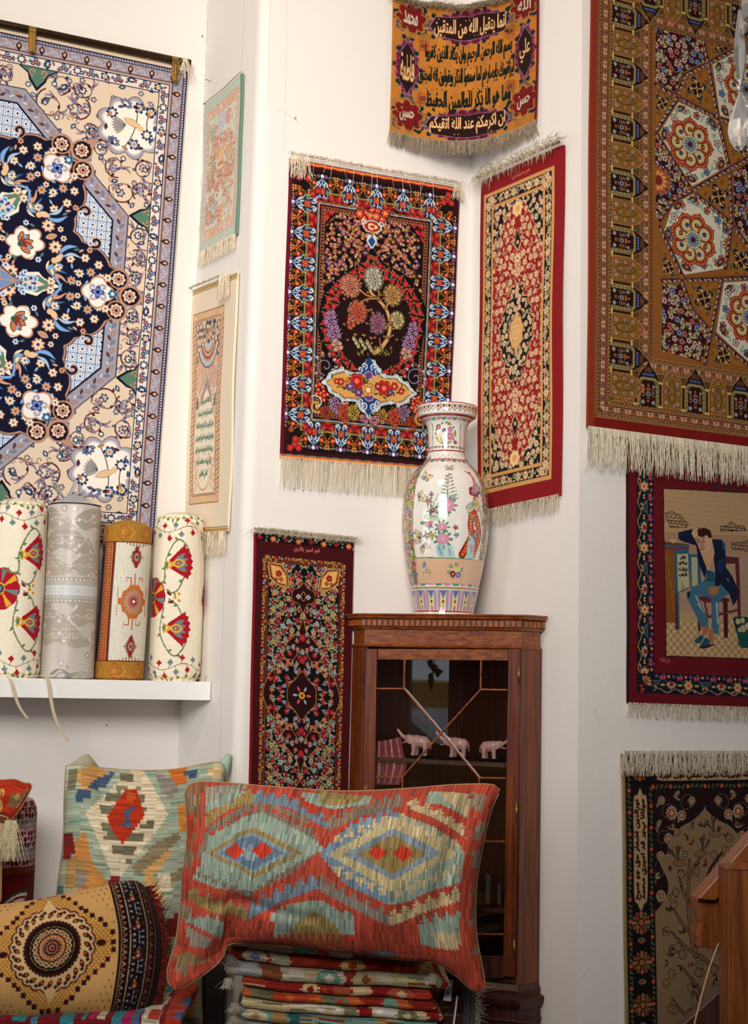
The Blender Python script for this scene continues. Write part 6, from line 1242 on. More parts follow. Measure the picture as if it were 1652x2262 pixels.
def velvet(W, H, D):
    cv = Cv(W, H, 10); Z = zmap(D, 0, 1640, 3.059); cv.fill('d0a468'); BR, NV = '4a1410', '141020'
    cx, cy = Z([(385, 1435)])[0]; x1 = Z([(640, 1435)])[0][0]; u = (x1 - cx) / 255; v = (Z([(385, 1700)])[0][1] - cy) / 265; r = v / u
    q = lambda R_: R_ * u
    # honeycomb ground around the medallion
    def cross(n=4):
        t = np.linspace(0, 2 * PI, 160, endpoint=False); f = 355 + 40 * np.cos(4 * t) + 10 * np.abs(np.sin(10 * t)); return np.c_[cx + q(f) * np.cos(t), cy + q(f) * r * np.sin(t)]
    A = cross(); cv.poly(A, 'a06a30')
    def hon():
        x0, y0 = A.min(0); x1_, y1_ = A.max(0); j = 0; y = y0
        while y < y1_:
            x = x0 + (j % 2) * .6
            while x < x1_: cv.ros(x, y, [(.5, 0, 0, 'd8a85c')], .7); x += 1.2
            y += .72; j += 1
    cv.clip(cv.inside(A), hon)
    for k in range(44): p = A[int(k * 160 / 44)]; cv.ros(p[0], p[1], [(.85, 4, .5, '3a1014', PI / 4)])
    P = lobed(cx, cy, q(275), 24, .06, r, 0, 200); cv.poly((P - [cx, cy]) * 1.04 + [cx, cy], '5a1614'); cv.poly(P, 'd8b888')
    for a, d in ((PI / 2, 300), (-PI / 2, 305)): x, y = cx + q(d) * math.cos(a), cy + q(d) * r * math.sin(a); cv.poly([(x - 2.4, y - 2.4 * math.sin(a)), (x, y + 2.2 * math.sin(a)), (x + 2.4, y - 2.4 * math.sin(a))], 'd8b888')
    for k in range(24):
        a = k * PI / 12; x, y = cx + q(225) * math.cos(a), cy + q(225) * r * math.sin(a); cv.leaf(x - .9 * math.cos(a + .6), y - .9 * math.sin(a + .6), 2.3, 1.25, a + .6, '4a1210', 'c88a40', .14); cv.dot(x, y, .32, 'c08050')
        x, y = cx + q(252) * math.cos(a + .13), cy + q(252) * r * math.sin(a + .13); star(cv, x, y, .6, '1f2c38', '4a1210', 4)
    for R_, n, d, c in ((190, 44, .06, '3c100e'), (180, 44, .06, '5a1410'), (172, 40, .05, '1a0c0c'), (145, 0, 0, 'b88a3c'), (141, 0, 0, NV), (128, 24, .1, 'b08c50'), (122, 24, .1, '1c2430'), (104, 20, .14, 'c09058'), (98, 20, .14, '3a1410'), (84, 0, 0, 'b88a48'), (80, 18, .18, '2a1418'), (64, 16, .2, 'c8985c'), (58, 16, .2, '1c1a2c'), (44, 12, .25, 'b87850'), (34, 12, .25, '3a1018'), (20, 8, .3, 'c88068'), (10, 0, 0, '2a1018')): cv.ros(cx, cy, [(q(R_), n, d, c)], r)
    for k in range(20):
        a = k * PI / 10; cv.ros(cx + q(113) * math.cos(a), cy + q(113) * r * math.sin(a), [(.75, 4, .3, 'd0b080'), (.35, 0, 0, '5a1a14')]); cv.ros(cx + q(72) * math.cos(a), cy + q(72) * r * math.sin(a), [(.5, 4, .3, 'c88860')])
    for x_, y_ in ((60, 1480), (700, 1392)): x, y = Z([(x_, y_)])[0]; cv.leaf(x - 1.4, y, 3, 1.9, 0, '3a1010', 'c88a40', .2)
    # dotted ground
    def dots(c, x, y, _): c.leaf(x, y, .55, .35, 1.1, '3a2410')
    tile_scatter(cv, 0, 0, W, H, 1.9, lambda c, x, y, _: dots(c, x, y, _) if (x - cx) ** 2 + ((y - cy) / r) ** 2 > q(425) ** 2 else None, 0, seed=1)
    # dark braided bands near the end
    e0 = Z([(800, 1400)])[0][0] + .5; e1 = W
    cv.rect(e0 + .2, -1, W, H + 1, '150c10')
    for off, c in ((0.2, '1c1420'), (.8, 'a88a50'), (3.3, 'b8a888'), (8.0, 'a89878'), (10.4, '8a5a20')):
        for k in range(int(H / .35)): cv.leaf(e0 + off, k * .35, .75, .28, 1.0, c)
    for k in range(int(H / 1.5)):
        y = k * 1.5; cv.line([(e0 + 1.5, y), (e0 + 2.4, y + .5), (e0 + 1.5, y + 1)], .28, ['b8644c', 'd0a080'][k % 2]); cv.line([(e0 + 8.9, y), (e0 + 9.7, y + .5), (e0 + 8.9, y + 1)], .25, ['b8644c', '8a2a20'][k % 2])
        if k % 5 < 3: [cv.leaf(e0 + 5.6 + .8 * math.cos(a), y + .8 * math.sin(a), .9, .4, a, 'a8a8b0') for a in (0, 1.26, 2.5, 3.8, 5.0)]
        elif k % 5 == 3: cv.leaf(e0 + 5.4, y, 2, .9, 1.2, '9a7a30')
        else: star(cv, e0 + 5.6, y + .3, .9, '8a2a1c', 'd0a060', 6)
        cv.leaf(e0 + 4.0, y + .6, 1.2, .4, k, '6a2a20'); cv.leaf(e0 + 7.2, y, 1.2, .4, k + 2, '6a2a20')
    cv.wool(.05); return cv
def camel(W, H, D):
    cv = Cv(W, H, 8); cv.fill('b83a20'); r = random.Random(3)
    for k in range(240): x, y = r.uniform(0, W), r.uniform(0, H); cv.line([(x, y), (x + 2.4, y + .1)], .14, r.choice(['8a2414', 'd0502c', '9a2a18']))
    Z = zmap(D, 0, 1700, 6.283); P = lambda p, c: cv.poly(Z(p), c)
    P([(-30, 300), (20, 290), (60, 280), (75, 310), (60, 400), (45, 430), (50, 330), (30, 330), (10, 420), (45, 480), (20, 600), (0, 600), (10, 500), (-30, 420)], 'd8a85c'); P([(-10, 320), (40, 300), (30, 400), (-10, 420)], 'b0844c')
    P([(80, 520), (130, 480), (140, 400), (190, 330), (215, 330), (190, 390), (230, 340), (280, 340), (290, 390), (380, 250), (395, 250), (380, 330), (230, 530), (140, 520)], '8a7450'); P([(200, 400), (240, 345), (280, 350), (270, 420), (220, 450)], 'b49a5c'); P([(370, 300), (395, 245), (398, 260), (300, 420), (240, 520), (220, 530)], 'd8a050')
    kilim_noise(cv, False, .06, .4, 5); return cv
def paisley(W, H):
    cv = Cv(W, H, 8); cv.fill('70101e'); r = random.Random(4)
    for k in range(600): x, y = r.uniform(0, W), r.uniform(0, H); cv.line([(x, y), (x + 1.6, y + .1)], .14, r.choice(['5a0c18', '80182a']))
    for bx, by, a, s_ in ((6, 30, .4, 1), (17, 26, -.3, 1.1), (28, 33, .5, 1), (11, 50, 1.0, 1.2), (25, 50, 0, 1), (37, 44, .6, 1), (49, 30, .3, 1), (60, 44, .8, 1), (48, 52, .2, 1)):
        with cv.at(bx, by, a, s_):
            for e, c in ((1.0, '2c5248'), (.9, 'dccac8'), (.8, '7a1626'), (.72, 'd8c4c0'), (.5, '7a1626')): cv.poly([(x * e, y * e) for x, y in smooth([(0, 10), (-5, 6), (-6, 0), (-3, -5), (1, -8), (5, -9), (4, -6), (5, -2), (6, 3), (4, 8)], 5, True)], c)
            for k in range(14): t = k * .449; cv.line(spiral(3.9 * math.cos(t), 1 + 6.4 * math.sin(t) * .8, 1, 1.1, k), .28, '4a5a50' if k % 2 else '8a2434')
            star(cv, 0, 1, 1.6, '8a1c2c', 'dccac8', 6, 'dccac8')
    for k in range(12): x, y = r.uniform(0, W), r.uniform(20, H); star(cv, x, y, 1.2, '9a2434', 'e0d0cc', 5, 'd0b8b8')
    cv.rect(0, 0, W, 17, 'c8a8ac')
    for i in range(int(W / 1.5)):
        for j in range(11): cv.rect(i * 1.5 + .12, j * 1.5 + .12, i * 1.5 + (1.4 if (i * 7 + j * 3) % 4 else .9), j * 1.5 + (1.4 if (i + j * 5) % 3 else .9), ['6c1222', '6c1222', '4a0f1c', '5e8a80', '9a8a90'][(i * 5 + j * 11) % 5])
    cv.rect(0, 16.6, W, 18.2, '7a3020')
    for k in range(int(W / .5)): cv.line([(k * .5, 16.7), (k * .5 + .5, 18.1)], .2, ['b07040', '4a1a14'][k % 2])
    cv.wool(.05); return cv
def suzani(W, H):
    """cream bolster cover with embroidered red lotus sprays; W is the girth"""
    cv = Cv(W, H, 8); CR, RD, GN, YL, BL = 'ece0c8', 'a81420', '66794a', 'e0a830', '6d8084'; cv.fill(CR)
    def vine(pts, w=.55): 
        q = smooth(pts, 8); cv.line(q, w, GN)
        for k in range(3, len(q), 5): a = math.atan2(*(q[k] - q[k - 1])[::-1]) + (-1) ** k * 1.2; cv.leaf(q[k][0], q[k][1], 1.7, .8, a, GN); cv.leaf(q[k][0], q[k][1], 1.1, .6, a + .9, GN)
    def lotus(x, y, a, s_=1):
        with cv.at(x, y, a, s_):
            n = 9; P = [(0, -1.5)] + [(8.2 * math.cos(t) * (1 + .05 * math.cos(t * 24)), 8.2 * math.sin(t) * (1 + .05 * math.cos(t * 24))) for t in np.linspace(-.78, .78, 24)] + [(0, 1.5)]
            cv.poly(P, RD)
            for t in (-.6, -.2, .2, .6): cv.leaf(1.2, 0, 5.6, 1.7, t, BL)
            cv.leaf(.6, 0, 5.0, 3.0, 0, YL); cv.leaf(1.4, 0, 3.4, 1.8, 0, BL); star(cv, 3.0, 0, .8, RD, CR, 5); cv.line([(-1.6, -1.2), (1.4, .1), (-1.4, 1.4)], .8, YL); [cv.leaf(-.6, 0, 1.7, .8, PI + t, GN) for t in (-.7, 0, .7)]
    r0 = H / 2
    for cx in (W * .0, W * .5, W):
        cv.ros(cx, r0, [(7.8, 10, .06, RD), (7, 0, 0, RD)])
        for k in range(8): a = k * PI / 4 + .2; cv.poly([(cx + 7.3 * math.cos(a - .16), r0 + 7.3 * math.sin(a - .16)), (cx + 7.3 * math.cos(a + .16), r0 + 7.3 * math.sin(a + .16)), (cx + 1.2 * math.cos(a), r0 + 1.2 * math.sin(a))], YL if k % 2 else BL)
        cv.ros(cx, r0, [(2.2, 8, .2, YL), (1.6, 0, 0, '4a3038'), (.8, 0, 0, BL)])
        for s_ in (1,):
            vine([(cx - s_ * 0, r0 - 7), (cx + 6.5 * s_, r0 - 6), (cx + 7, r0 - 14), (cx + 12 * s_, r0 - 22), (cx + 17 * s_, r0 - 16), (cx + 13 * s_, r0 - 3.6), (cx + 9 * s_, r0 - 1.8)]) if s_ > 0 else vine([(cx - 6.5, r0 - 6), (cx - 7, r0 - 14), (cx - 12, r0 - 22), (cx - 16, r0 - 14)])
            vine([(cx + 7 * s_, r0 + 4), (cx + 6 * s_, r0 + 14), (cx + 12 * s_, r0 + 22), (cx + 17 * s_, r0 + 15), (cx + 13 * s_, r0 + 3.6), (cx + 9 * s_, r0 + 1.8)])
        for s_ in (1,): lotus(cx + 9.0 * s_, r0 - 12.5, -.15 if s_ > 0 else PI + .15, 1.12); lotus(cx + 9.0 * s_, r0 + 11.5, .05 if s_ > 0 else PI - .05, 1.12); cv.leaf(cx + 8 * s_, r0 - 2, 2.6, 1, .5, '7a1420'); cv.leaf(cx + 9 * s_, r0 + 2.4, 2.6, 1, -.5, '7a1420'); [star(cv, cx + 11.6 * s_ + dx, r0 + dy, .8, YL, '8a3a20', 5) for dx, dy in ((0, 0), (1.5, -1.4), (1.6, 1.2))]
    for yy, s_ in ((5.5, 1), (H - 5.5, -1)):
        t = np.linspace(0, W, 60); y = yy + 1.3 * np.sin(t * .35); cv.line(np.c_[t, y], .25, GN)
        for k in range(int(W / 2.4)):
            x = k * 2.4; y = yy + 1.3 * math.sin(x * .35); d = 1 if k % 2 else -1; c = [RD, BL][(k // 2) % 2]; cv.line([(x, y), (x + .5, y + 1.7 * d)], .25, RD if c == RD else GN); cv.ros(x + .5, y + 2.3 * d, [(1.15, 4, .45, c)])
    for yy in (1.3, H - 1.3):
        for k in range(int(W / 3)): cv.leaf(k * 3, yy, 1.8, 1.1, k, GN); cv.dot(k * 3 + 1.6, yy, .35, YL); cv.line(bez((k * 3, yy), (k * 3 + 1.5, yy - 1), (k * 3 + 3, yy)), .15, GN)
    cv.wool(.025, 1); return cv
def brocade(W, H):
    cv = Cv(W, H, 9); G0, G1, G2 = 'c6bdb2', 'b0a492', 'dcd6ca'; cv.fill(G0)
    def bird(x, y, c):
        cv.poly([(x + a, y + b) for a, b in smooth([(-13, 1), (-8, -3), (0, -3.4), (5, 0), (9, .5), (10.5, -2), (12, -1.6), (11, 2.6), (7, 4.4), (2, 5), (-4, 3), (-9, 4.6)], 5, True)], c); cv.poly([(x + 8, y + 2), (x + 12, y - 4), (x + 11, y + 4)], 'd6d4d4'); cv.line([(x - 13 + k * .6, y + 1 + .5 * math.sin(k)) for k in range(40)], .2, G2)
        for k in range(26): cv.dot(x - 6 + (k % 9) * 1.3, y - 1.4 + (k // 9) * 1.5, .25, G2)
    m = [G1, 'b0a498', 'a89e90']
    for row, yy in enumerate((4, 12, 20, 31, 38, 45)):
        for col in range(3): bird(6 + col * 22 + (row % 2) * 9, yy + 1, m[(row + col) % 3])
    r = random.Random(6)
    for k in range(120):
        x, y = r.uniform(0, W), r.uniform(0, H)
        if abs(y - H / 2) > 5: (cv.ros(x, y, [(1.3, 8, .3, r.choice(['a89c90', 'c0aca4', 'b4a89c'])), (.6, 0, 0, G2)]) if k % 2 else cv.leaf(x, y, 2.2, .8, r.uniform(0, 6), r.choice([G1, 'a0988c', 'c8c0b8'])))
    h = H / 2
    for a, c in ((-4.6, 'a8a094'), (-3.0, 'b8b4ac'), (-1.7, 'd2d4d2'), (1.7, 'b8b4ac'), (3.0, 'a8a094')): cv.rect(0, h + a, W, h + a + (3.4 if a == -1.7 else 1.4), c)
    for k in range(int(W / 1.6)): cv.poly([(k * 1.6, h), (k * 1.6 + .8, h - 1.3), (k * 1.6 + 1.6, h), (k * 1.6 + .8, h + 1.3)], 'bcc0be'); cv.ros(k * 1.6 + .8, h, [(.45, 4, .3, 'd8dad8')]); cv.rect(k * 1.6, h - 4.2, k * 1.6 + .8, h - 3.6, G2); cv.rect(k * 1.6, h + 3.4, k * 1.6 + .8, h + 4.0, G2)
    cv.wool(.02, 1.05); return cv
def bolster_gold(W, H):
    cv = Cv(W, H, 9); cv.fill('ddd6c6'); r = random.Random(5)
    for k in range(700): x, y = r.uniform(0, W), r.uniform(0, H); cv.line([(x, y), (x, y + 2)], .13, r.choice(['cfc8b8', 'e8e2d4', 'c8c0ac']))
    c0 = W * .64
    cv.rect(0, 0, W * .40, H, '1d2c48'); [star(cv, r.uniform(0, W * .4), r.uniform(0, H), 1, r.choice(['8a2a20', '3a5a80', 'b0803a']), '101828', 4) for _ in range(50)]
    x = W * .395
    for dx, w, c in ((0, .7, '8a1c14'), (.7, .5, 'c89048'), (1.2, 3.2, '8a1c14'), (4.4, .5, 'c89048'), (4.9, .8, '8a1c14'), (5.7, .5, '5a5a50')): cv.rect(x + dx, 0, x + dx + w, H, c)
    for k in range(int(H / 2.0)): y = k * 2 + 1; cv.ros(x + 2.8, y, [(1.25, 6, .3, 'd8a868'), (.95, 6, .3, '9a1c1c'), (.4, 0, 0, 'd8a868')]); cv.dot(x + 1.6, y + 1, .22, 'd8a868'); cv.dot(x + 4, y + 1, .22, 'd8a868')
    def sd(cx, cy, s_):
        for i in range(-6, 7): w = (3.4 - abs(i) * .42) * s_; cv.rect(cx - w, cy + i * .75 * s_ - .2, cx + w, cy + i * .75 * s_ + .2, '8f5a34'); w *= .62; cv.rect(cx - w, cy + i * .75 * s_ - .38, cx + w, cy + i * .75 * s_ + .38, 'a02230')
        cv.ros(cx, cy, [(1.1, 6, .3, 'b8ac94'), (.6, 0, 0, '6a6050')], 1.4)
    sd(c0, 12, .8); sd(c0, H - 12, .8); cy = H / 2
    q = [(-2, -6), (2, -6), (3.4, -4.2), (5, -3.6), (5.4, -1.4), (7, -1), (7, 1), (5.4, 1.4), (5, 3.6), (3.4, 4.2), (2, 6), (-2, 6), (-3.4, 4.2), (-5, 3.6), (-5.4, 1.4), (-7, 1), (-7, -1), (-5.4, -1.4), (-5, -3.6), (-3.4, -4.2)]
    cv.poly([(c0 + x * .9, cy + y) for x, y in q], 'c8783c')
    for a, b in ((-6.4, -5), (6.4, -5), (-6.4, 5), (6.4, 5)): cv.line([(c0 + a, cy + b), (c0 + a, cy + b * .3)], .4, 'b87038')
    for b in (-1, 1):
        cv.line([(c0, cy + 6 * b), (c0, cy + 10 * b)], .5, 'b87038')
        for a in (-1, 1): cv.line([(c0 + 1.6 * a, cy + 6 * b), (c0 + 1.6 * a, cy + 8.4 * b), (c0 + 3.4 * a, cy + 8.4 * b), (c0 + 3.4 * a, cy + 7.2 * b)], .4, 'b87038')
    cv.ros(c0, cy, [(4.0, 16, .22, 'a0a090'), (3.4, 16, .22, 'c88a78'), (2.2, 12, .2, 'b06a60'), (1.1, 0, 0, '8a2430'), (.6, 4, .3, 'f0e8dc')], 1.1)
    for x_ in np.arange(c0 - 7, c0 + 7.5, 1.3):
        for b, s_ in ((6.2, 1), (H - 6.2, -1)): cv.rect(x_, b, x_ + .5, b + s_ * (2.6 - .3 * abs(x_ - c0)), '8a7c4a')
    cv.rect(W * .805, 0, W * .82, H, '9a1c1c')
    for yy in (0, H - 6.6):
        cv.rect(0, yy, W, yy + 6.6, 'b4863a')
        for k in range(60): cv.line([(k * W / 60, yy), (k * W / 60, yy + 6.6)], .12, 'a07830')
        for k in range(6):
            x = (k + .1) * W / 6 + 1.5; cv.ros(x, yy + 3.3, [(2.7, 4, .4, 'a8381c'), (2.4, 4, .4, 'b4863a'), (1.4, 4, .4, 'a8381c'), (1.15, 4, .4, 'c09040')]); cv.line([(x + 3, yy + 1.4), (x + 4.4, yy + 3.3), (x + 3, yy + 5.2)], .3, 'd0a858')
    cv.rect(0, 6.4, W, 6.9, '7a2418'); cv.rect(0, H - 7, W, H - 6.5, '7a2418'); cv.wool(.03); return cv
def vase_paint(W, H, rad):
    """W = girth at the belly (cm); the camera-side centre is W/2; y from the lip down; rad(y) gives the radius in cm"""
    cv = Cv(W, H, 9); WH, PK, GN, RD, YL, BL = 'e6e0d6', 'c98aa0', '4f9068', '9c2a26', 'd8c87c', '6474a8'; cv.fill(WH); c = W / 2; R0 = W / (2 * PI)
    sx = lambda y: R0 / max(rad(y), .1)      # horizontal stretch so that motifs keep their shape
    def at(dx, y): return c + dx * sx(y), y
    def M(dx, y): return cv.at(c + dx * sx(y), y, 0, sx(y), 1)
    def ribbon(y0, y1=None, x0=None, x1=None):
        n = 26
        for k in range(n):
            xa = k * W / n; col = [GN, PK][k % 2]; cv.poly([(xa, y0 - .35), (xa + W / n * .8, y0 - .5), (xa + W / n, y0 + .25), (xa + W / n * .2, y0 + .55)], col); cv.line([(xa, y0 - .4), (xa + W / n, y0 - .55)], .14, '6a4a40')
    # lip
    cv.rect(0, 0, W, .5, 'b0506a')
    for k in range(34):
        x = (k + .5) * W / 34
        with cv.at(x, 2.1, 0, sx(2) * .9, .9): cv.poly([(-1.7, -1.2), (1.7, -1.2), (1.4, .4), (0, 1.9), (-1.4, .4)], '7a74b0'); cv.poly([(-1.3, -1.1), (1.3, -1.1), (1, .3), (0, 1.3), (-1, .3)], 'd8cc80'); cv.ros(0, -.4, [(.55, 0, 0, '7a1c20')])
    cv.rect(0, 4.7, W, 5.3, RD); ribbon(6.4)
    # vertical flower-ground panels at the sides
    r = random.Random(8)
    for dx0, dx1 in ((-26, -13.6), (17.8, 30)):
        for yy in np.arange(22, 66, 1.0):
            if rad(yy) < 8: continue
            a, b = at(dx0 * rad(yy) / 17, yy)[0], at(dx1 * rad(yy) / 17, yy)[0]; cv.rect(a, yy, b, yy + 1.05, '8a7a52')
        for k in range(420):
            yy = r.uniform(22, 66); dd = r.uniform(dx0, dx1) * rad(yy) / 17; x, _ = at(dd, yy)
            with cv.at(x, yy, r.uniform(0, 6), 1): (cv.ros(0, 0, [(.95, 5, .3, r.choice([PK, YL, 'c05a6a', '6a84b8', 'b8a848', 'e0c8a8'])), (.35, 0, 0, '6a3a20')]) if k % 3 else cv.leaf(0, 0, 1.6, .7, 0, r.choice([GN, '3a6a4a', '8a3a2a'])))
        for e in (dx0, dx1):
            for i in range(14): ya = 22 + i * 3.2; x = at(e * rad(ya) / 17, ya)[0]; x2 = at(e * rad(min(ya + 3, 66)) / 17, ya + 3)[0]; cv.line([(x, ya), (x2, ya + 3)], .9, [GN, PK][i % 2])
    # neck
    for sgn in (-1, 1):
        for i in range(5): x = at(sgn * 6.3, 9 + i * 2.2)[0]; cv.line([(x, 8.4 + i * 2.2), (x, 10.2 + i * 2.2)], 1.0, [GN, PK][i % 2])
    for k in range(30):
        a = k * .42; R_ = 3.0 + r.uniform(-.6, .6)
        with M(-.4 + 4.0 * math.cos(a), 12.2 + 4.0 * math.sin(a)): cv.leaf(0, 0, 1.5, .7, a + 1.4, GN); (cv.ros(0, 0, [(.8, 5, .2, r.choice([YL, RD, 'b8b060', '7aa060'])), (.3, 0, 0, '6a3a20')]) if k % 3 == 0 else None)
    for dx, y, rr, cc in ((1.6, 10.6, 1.3, PK), (1.4, 13.4, 1.9, PK), (-1, 11, .9, '6474b8'), (-3.4, 9.6, 1.1, RD), (-2.6, 14.6, .7, RD), (3.8, 15.8, .8, '8a2a30')):
        with M(dx, y): cv.ros(0, 0, [(rr, 7, .2, cc), (rr * .55, 6, .25, 'a85a7c' if cc == PK else '5a1c20'), (rr * .25, 0, 0, YL)])
    with M(-3, 12): cv.leaf(0, 0, 5, 1.2, 1.1, YL, '6a2a20', .15, .2)
    for y0, cc in ((17.8, None), (19.0, RD), (22.6, 'b06a70')):
        if cc: cv.rect(0, y0, W, y0 + .5, cc)
        else: ribbon(y0)
    for k in range(40): cv.leaf(k * W / 40, 21 + .4 * (-1) ** k, 1.6, .4, k * .4, '7a9a84')
    ribbon(23.8)
    # belly scene (dx, y in cm on the surface)
    def rosebig(dx, y, rr, ry=.9):
        with M(dx, y):
            for k in range(9): cv.leaf(rr * .7 * math.cos(k * .7), rr * .7 * math.sin(k * .7), rr * .8, rr * .4, k * .7, GN)
            cv.ros(0, 0, [(rr, 8, .16, 'b8708a'), (rr * .92, 8, .16, 'd890a8'), (rr * .68, 7, .2, 'b8708a'), (rr * .6, 7, .2, 'dca0b4'), (rr * .36, 5, .2, 'a85a78'), (rr * .28, 5, .2, 'e0b0c0')], ry)
    def btf(dx, y, s_, a):
        with M(dx, y):
            with cv.at(0, 0, a, s_):
                for k in (-1, 1): cv.leaf(0, 0, 3.2, 1.6, -PI / 2 + k * .85, 'd8c490', '2a1a14', .14); cv.leaf(0, 0, 2.0, 1.1, -PI / 2 + k * 1.7, '9aa8a8', '2a1a14', .12); cv.dot(k * 1.2, -1.5, .2, '5a2a18')
                cv.leaf(0, 1, 2.2, .6, -PI / 2, '8a3020')
    btf(-8.6, 31.5, 1.15, .5); btf(1.6, 27.6, .8, 0); btf(-11.0, 39.3, 1.0, 1.3)
    with M(1.4, 30):
        cv.line(bez((0, 0), (-1, 9), (0, 17)), .25, '3a5a3a')
        for k in range(16): s_ = (-1) ** k; y = .6 + k * .72; cv.line([(0, y), (s_ * (1 + k * .16), y - .8)], .16, '5a6a50'); [cv.dot(s_ * (.5 + k * .16) + .4 * math.cos(j), y - .9 + .3 * math.sin(j), .2, ['c05a70', GN][k > 8]) for j in range(4)]; cv.leaf(s_ * .4, y, 1.4, .4, (-.5 if s_ > 0 else PI + .5), GN)
    rosebig(1.6, 42.8, 2.5, 1.1); rosebig(-.8, 51.6, 2.2, .7); rosebig(-.4, 56.3, 2.8, .85)
    for dx, y, rr, cc in ((-4.6, 45, 1.9, PK), (-6.6, 41, 1.4, PK), (-5.4, 38.5, .9, 'b07088'), (-6, 51, 1.2, '6a84c8'), (-6.9, 54.8, 1.5, RD), (-4.6, 54.8, 1.3, YL), (3.4, 39.6, .9, 'b0b8d0'), (5, 54.5, .9, BL), (4.6, 51.6, .9, RD)):
        with M(dx, y):
            for k in range(5): cv.leaf(0, 0, rr * 1.7, rr * .5, k * 1.3 + .4, GN)
            cv.ros(0, 0, [(rr, 6, .22, cc), (rr * .5, 5, .25, '6a2a30'), (rr * .22, 0, 0, YL)], .8)
    with M(-4.4, 47.4): cv.ros(0, 0, [(4.0, 0, 0, '6a8a70'), (3.7, 0, 0, 'ccd4bc')], .35); [cv.line([(0, 0), (3.4 * math.cos(k * .5), 1.1 * math.sin(k * .5))], .12, '6a8a70') for k in range(12)]
    with M(-5.6, 41): [cv.line(bez((0, 6), (a, 0), (a * 2, -4 + abs(a))), .25, '4a6a50') for a in (-1.5, 0, 1.5, 3)]
    with M(-8.2, 49.4): [cv.leaf(1.5, 0, 2.6, .6, k * .6, 'd0603c') for k in range(6)]; cv.leaf(-2, .4, 2.6, 1.6, 0, GN); 
    btf(-10.4, 55.5, 1.2, -1.4); btf(-8.4, 59, 1.0, 2.6)
    # phoenix
    with M(9.3, 0):
        for e, cc in ((1.2, '8a2018'), (.7, 'c0442a')): cv.line(smooth([(-1.4, 45), (-1.6, 50), (-1.2, 55), (-3.6, 62)], 6), 1.6 * e, cc, 2.4 * e); cv.line(smooth([(-.4, 45), (1.2, 50), (1.8, 55), (0, 62)], 6), 1.6 * e, cc, 2.4 * e)
        for k in range(14): t = k / 13; cv.dot(-1.5 - 2 * t ** 3, 46 + 16 * t, .3, 'e0a040'); cv.dot(.2 + 2.4 * math.sin(t * 2.4) - 1 * t, 46 + 16 * t, .3, 'e0a040')
        cv.leaf(-2.6, 45.6, 6, 2.2, -1.1, 'c8c490', '4a5a5a', .15); cv.leaf(-3.2, 44, 5, 1.6, -.8, 'a8b8b0', '4a5a5a', .15); cv.ros(0, 36.6, [(2.3, 5, .2, '9c2a20'), (1.2, 0, 0, '6a84a8')], 1.0); cv.line(smooth([(0, 36), (.6, 33), (.4, 30.5), (-.6, 29)], 5), 1.9, 'c07a90', .9); cv.leaf(-1.4, 29, 2.0, .9, -.2, 'b83a2a'); cv.dot(-1.7, 28.4, .4, '6a84b8')
        for k in range(7): cv.line(bez((.4, 32 + k * .6), (2.6, 33 + k * .5), (2.8 + .2 * k, 35.5 + k * .8)), .3, ['5a74a8', 'd8b060', '7a9a8a'][k % 3])
        for k in range(5): cv.line(bez((1.4, 42), (3, 46 + k), (2.6 + k * .5, 50)), .3, '8a9a7a'); cv.leaf(-.6, 39, 5, 1.8, 1.1, 'd8c878', '6a5a30', .15)
    # rocks and right-hand flowers
    for q, cc in (([(-3.4, 59), (-.5, 58), (.6, 63.5), (-2.2, 63)], '9cc0bc'), ([(0, 58), (3.6, 59.4), (4.8, 63.6), (1, 63.8)], 'b4d0cc'), ([(10.6, 54), (13.6, 56), (13, 64), (9, 64)], 'a8c8c4')):
        cv.poly([at(a, b) for a, b in q], cc); x, y = at(*np.array(q).mean(0)); cv.line([(x - .6, y - 1.6), (x + .4, y + 1.4)], .35, '5a78b8')
    for k in range(26):
        dx, y = 13.4 + r.uniform(-2, 1.6), r.uniform(34, 60)
        with M(dx, y): (cv.ros(0, 0, [(.9, 6, .3, r.choice([PK, 'c05a78', '6a84b8', '9c2a26'])), (.3, 0, 0, YL)]) if k % 2 else cv.leaf(0, 0, 1.8, .6, r.uniform(0, 6), GN))
    # lower bands
    cv.rect(0, 63.6, W, 73.4, 'd8b090'); 
    for yy in np.arange(63.6, 73.4, .5):
        for dx0, dx1 in ((-26, -13.6),): a, b = at(dx0 * rad(yy) / 17, yy)[0], at(dx1 * rad(yy) / 17, yy)[0]; cv.rect(a, yy, b, yy + .55, '8a7a52')
    for k in range(90): yy = r.uniform(63.6, 73); dd = r.uniform(-26, -13.6) * rad(yy) / 17; x, _ = at(dd, yy); cv.ros(x, yy, [(1, 5, .3, r.choice([PK, YL, GN, 'b84a4a', '6a84b8'])), (.35, 0, 0, '6a3a20')])
    cv.line([at(-13.6, 63.5), at(16, 63.7)], .35, '3a8a60')
    with M(-8, 68): cv.leaf(-2.4, 0, 5, 2.0, .1, 'c8bca8', '6a5a4a', .12); cv.leaf(-.4, -.6, 2.6, 1.2, -1.2, '6a84c0', '3a4a70', .1); cv.leaf(.4, 0, 3, 1.2, .6, 'c0a070', '6a5a4a', .1); cv.line([(-.5, 1), (-.6, 2.2)], .2, '6a4a3a')
    with M(4.6, 69):
        for k in range(12): cv.leaf(1.4 * math.cos(k), 1.4 * math.sin(k) - .6, 2.2, .5, k, GN)
        for dx, dy, rr, cc in ((-.8, .8, 1.3, '8a2a28'), (1.4, 1.0, 1.2, '6474b8'), (.4, -1.0, 1.0, YL), (1.6, -1.2, .8, YL)): cv.ros(dx, dy, [(rr, 6, .2, cc), (rr * .3, 0, 0, YL)])
    ribbon(74.0); cv.rect(0, 74.9, W, 75.6, 'b8844a'); n = 17
    cv.rect(0, 75.6, W, 84.4, 'b4d0c8')
